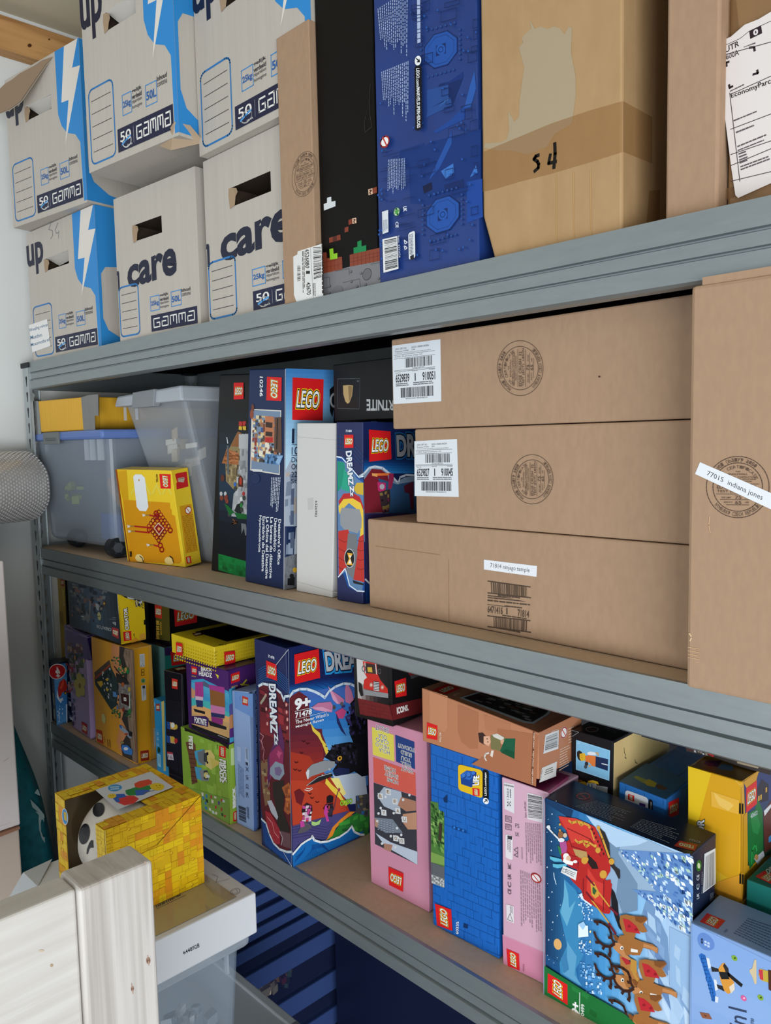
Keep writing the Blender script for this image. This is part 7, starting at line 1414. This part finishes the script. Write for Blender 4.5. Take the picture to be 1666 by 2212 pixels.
def brickprint(p, quad, nu, nv, seed, cols, ln):
    rng = random.Random(seed); es = [p.e()]
    for k in range(int(nu*nv*.42)):
        i, j = rng.randrange(nu), rng.randrange(nv); w, h = rng.choice(((2,1),(3,1),(1,2),(1,3),(2,2),(4,1),(1,1)))
        u0, v0, u1, v1 = i/nu, j/nv, min(1,(i+w)/nu), min(1,(j+h)/nv)
        p.b.poly([p.pt(p.lerp(quad,*q))+es[0]+p.F.n*(k*3.5e-6) for q in ((u0,v0),(u1,v0),(u1,v1),(u0,v1))], flat(rng.choice(cols), .35))
    p.F.lay += 20
    p.bricks(quad, nu, nv, ln, .0004, seed+1, .6); p.bricks([quad[1],quad[2],quad[3],quad[0]], nv, nu, ln, .0004, seed+2, .25)
    for k in range(int(nu*nv*.07)):
        u, v = rng.random()*.96+.01, rng.random()*.96+.01; r_ = .20/nu
        for q_, c_, d_ in ((1.0,'#b9871a',.006),(.8,'#f0c82c',0)):
            p.poly([p.lerp(quad, u+d_+q_*r_*math.cos(a), v+d_+q_*r_*nu/nv*math.sin(a)) for a in [2*math.pi*t/10 for t in range(10)]], c_)
YC = ['#e2951e','#e9c61c','#e3a41c','#f2cc1a','#dd8f20','#eec018']
p = Print(RH, 'uv'); brickprint(p, Q(0,0,1,0,1,1,0,1), 14, 13, 3, YC, '#b5861a'); p.line(Q(1,0,.50,.36), .0009, '#5c4210').line(Q(0,.36,.06,.40,.14,.36,.30,.40,.50,.36), .0007, '#c9951c').line(Q(0,0,0,1), .0009, '#f3e08c').line(Q(0,.8,.12,.66), .0007, '#6a4c14'); p.done('brick_print', hb)
p = Print(TH, 'uv')
def tcut(x0, y0, x1, y1): return Q((x0-X0h)/(X1h-X0h), (Y1h-y1)/(Y1h-Y0h), (x1-X0h)/(X1h-X0h), (Y1h-y1)/(Y1h-Y0h), (x1-X0h)/(X1h-X0h), (Y1h-y0)/(Y1h-Y0h), (x0-X0h)/(X1h-X0h), (Y1h-y0)/(Y1h-Y0h))
YD = ['#d9911e','#e0bc1c','#d8991c','#e5c41a']  # darker copy of the yellows: shade put into the top and front print
brickprint(p, tcut(X0h,wy1,X1h,Y1h), 15, 7, 4, YD, '#a87a18'); brickprint(p, tcut(X0h,Y0h,wx0,wy1), 4, 7, 5, YD, '#a87a18'); brickprint(p, tcut(wx1,Y0h,X1h,wy1), 3, 7, 6, YD, '#a87a18'); p.done('brick_print', hb)
p = Print(TH, 'l'); p.F.lay = 120; p.poly(Q(490,260,775,165,892,245,605,362), '#c9ccd2')
p.ell(Q(550,235,625,228,632,262,560,272), '#3a8ac4').ring(Q(552,237,623,230,630,260,561,270), .0006, '#8cc0e0').fine(Q(565,242,615,238,620,258,570,262), 2, '#bcd8ec', 3)
p.poly(Q(645,262,700,245,780,235,782,252,720,285,665,290,648,280), '#23803c').poly(Q(690,228,715,215,765,205,782,215,780,230,720,250,695,245), '#d2452c').poly(Q(695,262,740,258,775,262,740,285,700,290), '#2a5cb4').poly(Q(600,305,620,290,690,290,715,305,690,330,640,340,605,325), '#cf3430').poly(Q(585,290,600,282,640,280,650,295,610,305,620,320,600,325,582,305), '#2a5cb4')
p.ell(Q(760,228,838,222,852,258,788,268), '#dfc023').ell(Q(550,283,595,278,602,300,558,306), '#dfc023'); p.dot(805,238,3,2,'#222').dot(822,237,3,2,'#222').line(Q(808,246,818,250,828,244), .0005, '#222').dot(570,290,2,2,'#222').dot(582,289,2,2,'#222'); p.fine(Q(735,275,800,258,802,262,740,280), 1, '#6a6a70', 4); p.done('top_sticker', hb)
p = Print(FH, 'uv'); brickprint(p, Q(0,0,.21,0,.21,1,0,1), 3, 10, 7, YD, '#a87a18'); brickprint(p, Q(.84,0,1,0,1,1,.84,1), 3, 10, 8, YD, '#a87a18'); p.done('brick_print', hb)
p = Print(FH, 'p'); p.F.lay = 60; p.ell(Q(850,590,935,620,945,840,860,820), '#d8dce0').ell(Q(855,600,930,630,938,832,866,810), '#3a86c0').poly(Q(880,650,915,660,925,780,890,760), '#c9a62c'); p.done('round_badge', hb)
# the head
def lathe(name, prof, loc, mat, parent=None, n=48, axis='Z', label=None):
    m = MB(); pts = []; fs = []
    for (r_, z_) in prof:
        for k in range(n):
            a_ = 2*math.pi*k/n; q = V(r_*math.cos(a_), r_*math.sin(a_), z_)
            pts.append(V(*loc)+q)
    for i_ in range(len(prof)-1):
        for k in range(n): fs.append((i_*n+k, i_*n+(k+1) % n, (i_+1)*n+(k+1) % n, (i_+1)*n+k))
    m.mesh(pts, fs, mat); return m.build(name, parent, smooth=True, label=label)
HR = .0655; HC = V(-1.118, -.2735, Zh+.0685)
hd_ = root('head_container', (HC.x,HC.y,Zh+.003), 'round white head-shaped container with black oval eyes in the yellow window box', 'toy')
m = MB(); pts = []; fs = []; NH = 56
for rr, xx in [(0,-.060),(.034,-.060),(.050,-.058),(.060,-.050),(HR,-.038),(HR,.036),(.060,.048),(.050,.054),(.034,.056),(.032,.056),(.032,.066),(0,.067)]:
    for k in range(NH):
        a_ = 2*math.pi*k/NH; pts.append(HC+V(xx, rr*math.cos(a_), rr*math.sin(a_)))
for i_ in range(11):
    for k in range(NH): fs.append((i_*NH+k, i_*NH+(k+1) % NH, (i_+1)*NH+(k+1) % NH, (i_+1)*NH+k))
m.mesh(pts, fs, flat('#cdc6bc', .3)); m.build('shell', hd_, smooth=True)
def oncyl(c, x, y, R=HR+.0008):
    d = ray(c, x, y); o_ = CAM-HC; A = d.y**2+d.z**2; B_ = 2*(o_.y*d.y+o_.z*d.z); C_ = o_.y**2+o_.z**2-R*R
    dd = B_*B_-4*A*C_
    if dd < 0: return None
    return CAM+d*((-B_-math.sqrt(dd))/(2*A))
def patch(name, c, pts_):
    q = [oncyl(c, *p_) for p_ in pts_]; q = [v_ for v_ in q if v_]
    cx_ = sum(p_[0] for p_ in pts_)/len(pts_); cy_ = sum(p_[1] for p_ in pts_)/len(pts_); c_ = oncyl(c, cx_, cy_)
    m = MB()
    for k in range(len(q)): m.poly([c_, q[k], q[(k+1) % len(q)]], flat('#14141a', .25))
    m.build(name, hd_)
ell_ = lambda cx_, cy_, rx, ry, ti=0: [(cx_+rx*math.cos(a_)*math.cos(ti)-ry*math.sin(a_)*math.sin(ti), cy_+rx*math.cos(a_)*math.sin(ti)+ry*math.sin(a_)*math.cos(ti)) for a_ in [2*math.pi*k/30 for k in range(30)]]
patch('eye', 'p', ell_(1150,958,72,143,.15)); patch('eye', 'p', ell_(1345,625,78,100,.3))
patch('nose_mark', 'p', Q(1180,1230,1185,1170,1215,1085,1245,1040,1268,1045,1275,1145,1240,1145,1215,1165,1195,1235))

# ---------------------------------------------------------------- pale wooden frame close to the camera
PLN = wood('pale_planed_pine', '#aaa39d', '#c6c1bc', (14, 110, 2.0), .7); PLH = wood('pale_planed_pine_panel', '#bab4ae', '#cac6c1', (14, 3.0, 60), 1.0)
wf = root('wooden_frame', (-.66,-.60,0), 'pale planed pine frame with corner post and panel, nearest thing at the lower left', 'frame')
zt = 1.20
b = MB(); b.box((-.684,-.545,.001), (-.641,-.478,zt), PLN); po = b.build('corner_post', wf, bevel=.004, seg=3)
b = MB(); b.box((-.678,-1.35,zt-.42), (-.647,-.5455,zt-.001), PLH); pa = b.build('side_panel', wf, bevel=.003, seg=3)
b = MB(); b.box((-.684,-1.42,.001), (-.641,-1.352,zt), PLN); b.build('corner_post', wf, bevel=.004, seg=3)
FP = Face((-.641,-.545,zt),(-.641,-.478,zt),(-.641,-.478,.8),(-.641,-.545,.8))
p = Print(FP, 'l')
for x, y, r_ in ((762,1130,11),(680,1275,8)): p.dot(x,y,r_,r_*1.6,'#8c6c5c').dot(x,y,r_*.5,r_*.9,'#54392e').line([(x-4,y-26),(x,y),(x+3,y+24)], .0008, '#a88c7c')
p.dot(745,628,5,9,'#a89080')
p.done('knots_and_grain', po)
FQ = Face((-.647,-1.0,zt),(-.647,-.546,zt),(-.647,-.546,.8),(-.647,-1.0,.8)); p = Print(FQ, 'l')
p.dot(265,1155,8,8,'#a88f72').dot(212,1080,14,6,'#c3b29c')
p.done('knots_and_grain', pa)

# ---------------------------------------------------------------- left edge: cartons, bag, bubble wrap
XE = -1.70
ye = hit('P',20,1400,0,XE).y
w1 = Box('shipping_carton', 'tall whitish carton at the far left edge, upper of the two stacked there', 'box', .7825, (-2.20,ye-.42), (XE,ye-.42), 1.342, .42, flat('#cfc6c4', .6), bevel=.003)
wl = Box('shipping_carton', 'beige carton at the far left edge beneath the whitish carton', 'box', .001, (-2.20,ye-.422), (XE-.004,ye-.422), .781, .42, flat('#b5a497', .7), bevel=.003)
p = Print(w1.R, 'l'); p.line(Q(20,105,45,88), .0012, '#a89c98').line(Q(0,440,55,420), .0006, '#b5aaa6'); p.done('scuff_marks', w1.root)
m = MB(); m.hexa([V(XE-.03,ye-.10,.772), V(XE+.004,ye-.10,.770), V(XE+.006,ye-.004,.776), V(XE-.03,ye-.004,.776), V(XE-.03,ye-.10,.781), V(XE+.005,ye-.10,.7815), V(XE+.007,ye-.004,.782), V(XE-.03,ye-.004,.781)], flat('#8c6450', .8)); m.build('torn_edge', wl.root)
sup = Box('cardboard_tray', 'low brown cardboard tray on the whitish carton, under the bubble wrap', 'box', 1.343, (-2.20,-.66), (-1.71,-.66), 1.3795, .40, M_CARD)
# bubble wrap roll
NB = 48; Rr = .088; LN = .33
c0 = CAM+ray('P',-28,1045)*1.97; view = ray('P',-28,1045).normalized(); right = view.cross(V(0,0,1)).normalized()
ax = (view*math.cos(.87)+right*math.sin(.87)); ax.z = 0; ax.normalize(); c0 = c0-ax*.20; c0.z = 1.3805+.0905; t_ = V(0,0,1); s_ = ax.cross(t_)
BW = noisy('bubble_wrap_film', '#aaa7a4', '#bdbab7', (40,40,40), .22, 0, .4, 4, .7)
r_ = root('bubble_wrap_roll', c0, 'big roll of bubble wrap poking in at the left edge, on the cardboard tray', 'bubble wrap')
m = MB(); pts = []; fs = []; pr = [(.030,.0),(.030,.004),(.055,.002),(.080,.0),(.0865,.005),(.088,.014),(.088,LN-.030),(.085,LN-.012),(.078,LN-.002),(.060,LN),(.0,LN+.001)]
for rr, xx in pr:
    for k in range(NB):
        a_ = 2*math.pi*k/NB; w = rr*(1+.025*math.sin(3*a_+xx*20)+.012*math.sin(7*a_)); pts.append(c0+ax*xx+(t_*math.cos(a_)+s_*math.sin(a_))*w)
for i_ in range(len(pr)-1):
    for k in range(NB): fs.append((i_*NB+k, i_*NB+(k+1) % NB, (i_+1)*NB+(k+1) % NB, (i_+1)*NB+k))
m.mesh(pts, fs, BW); m.build('rolled_film', r_, smooth=True)
m = MB(); m.tube(c0+ax*.003, c0+ax*.02, .030, .030, flat('#4c484c', .7), 24); m.build('core', r_)
m = MB()
def bubble(c_, n_):
    u_ = n_.orthogonal().normalized(); w_ = n_.cross(u_); R0 = .0036
    base = [c_+(u_*math.cos(q)+w_*math.sin(q))*R0 for q in [2*math.pi*j/7 for j in range(7)]]
    top_ = [c_+n_*.0019+(u_*math.cos(q)+w_*math.sin(q))*R0*.6 for q in [2*math.pi*j/7 for j in range(7)]]
    m.mesh(base+top_, [(j,(j+1) % 7,7+(j+1) % 7,7+j) for j in range(7)]+[tuple(range(7,14))], flat('#c3c1c0', .1, .8))
for i_ in range(38):
    for k in range(58):
        a_ = 2*math.pi*(k+.5*(i_ % 2))/58; n_ = t_*math.cos(a_)+s_*math.sin(a_); w = 1+.025*math.sin(3*a_+.5)+.012*math.sin(7*a_)
        bubble(c0+ax*(.012+(LN-.03)*i_/37)+n_*.088*w*.995, n_)
for ri in range(6):
    rr = .036+.0088*ri; nn = int(2*math.pi*rr/.0095)
    for k in range(nn):
        a_ = 2*math.pi*k/nn; bubble(c0+ax*(.003 if ri < 4 else .001)+(t_*math.cos(a_)+s_*math.sin(a_))*rr, -ax)
o = m.build('bubbles', r_); o['kind'] = 'stuff'
# teal bag against the wall
def tealbag():
    lv = [(.003,-.205,-.030),(.25,-.21,-.035),(.50,-.21,-.040),(.62,-.205,-.050),(.72,-.20,-.072),(.80,-.195,-.095),(.86,-.19,-.112),(.915,-.185,-.125),(.955,-.18,-.150)]
    m = MB(); n = 32; pts = []; fs = []
    for z_, ya, yb_ in lv:
        for k in range(n):
            a_ = 2*math.pi*k/n; cx_, cy_ = -2.10, (ya+yb_)/2; hx, hy = .115*(1 if z_ < .7 else (1.08-z_)/.38), (yb_-ya)/2
            d_ = 1+.07*math.sin(a_*5+z_*9)+.05*math.sin(a_*9-z_*14)
            e = 2.6; cc, ss = math.cos(a_), math.sin(a_)
            pts.append((cx_+hx*math.copysign(abs(cc)**(2/e),cc)*d_, cy_+hy*math.copysign(abs(ss)**(2/e),ss)*min(d_,1.02), z_))
    for i_ in range(len(lv)-1):
        for k in range(n): fs.append((i_*n+k, i_*n+(k+1) % n, (i_+1)*n+(k+1) % n, (i_+1)*n+k))
    m.mesh(pts, fs, noisy('teal_fabric', '#0f5c66', '#1a7480', (60,60,60), .6, 0, .2, 5, .3)); m.poly(pts[-n:], flat('#0c4048', .8))
    return m
r_ = root('cloth_bag', (-2.1,-.12,0), 'teal cloth bag with a pale leaf print standing against the white wall', 'bag')
o = tealbag().build('bag_body', r_, smooth=True)
md = o.modifiers.new('soft', 'SUBSURF'); md.levels = 1; md.render_levels = 2
FB = Face((-1.978,-.2,.9),(-1.978,0,.9),(-1.978,0,.4),(-1.978,-.2,.4)); p = Print(FB, 'p')
LC = '#9fb4b4'
p.poly(Q(470,400,510,340,530,370,550,435,520,425), LC).poly(Q(412,480,440,510,520,590,600,690,610,740,560,690,440,590,430,550), LC).poly(Q(480,650,540,660,600,720,600,800,585,760,565,760,555,820,560,920,590,1000,610,1000,612,1080,570,1020,535,900,525,760,530,700), LC)
p.done('leaf_print', r_)
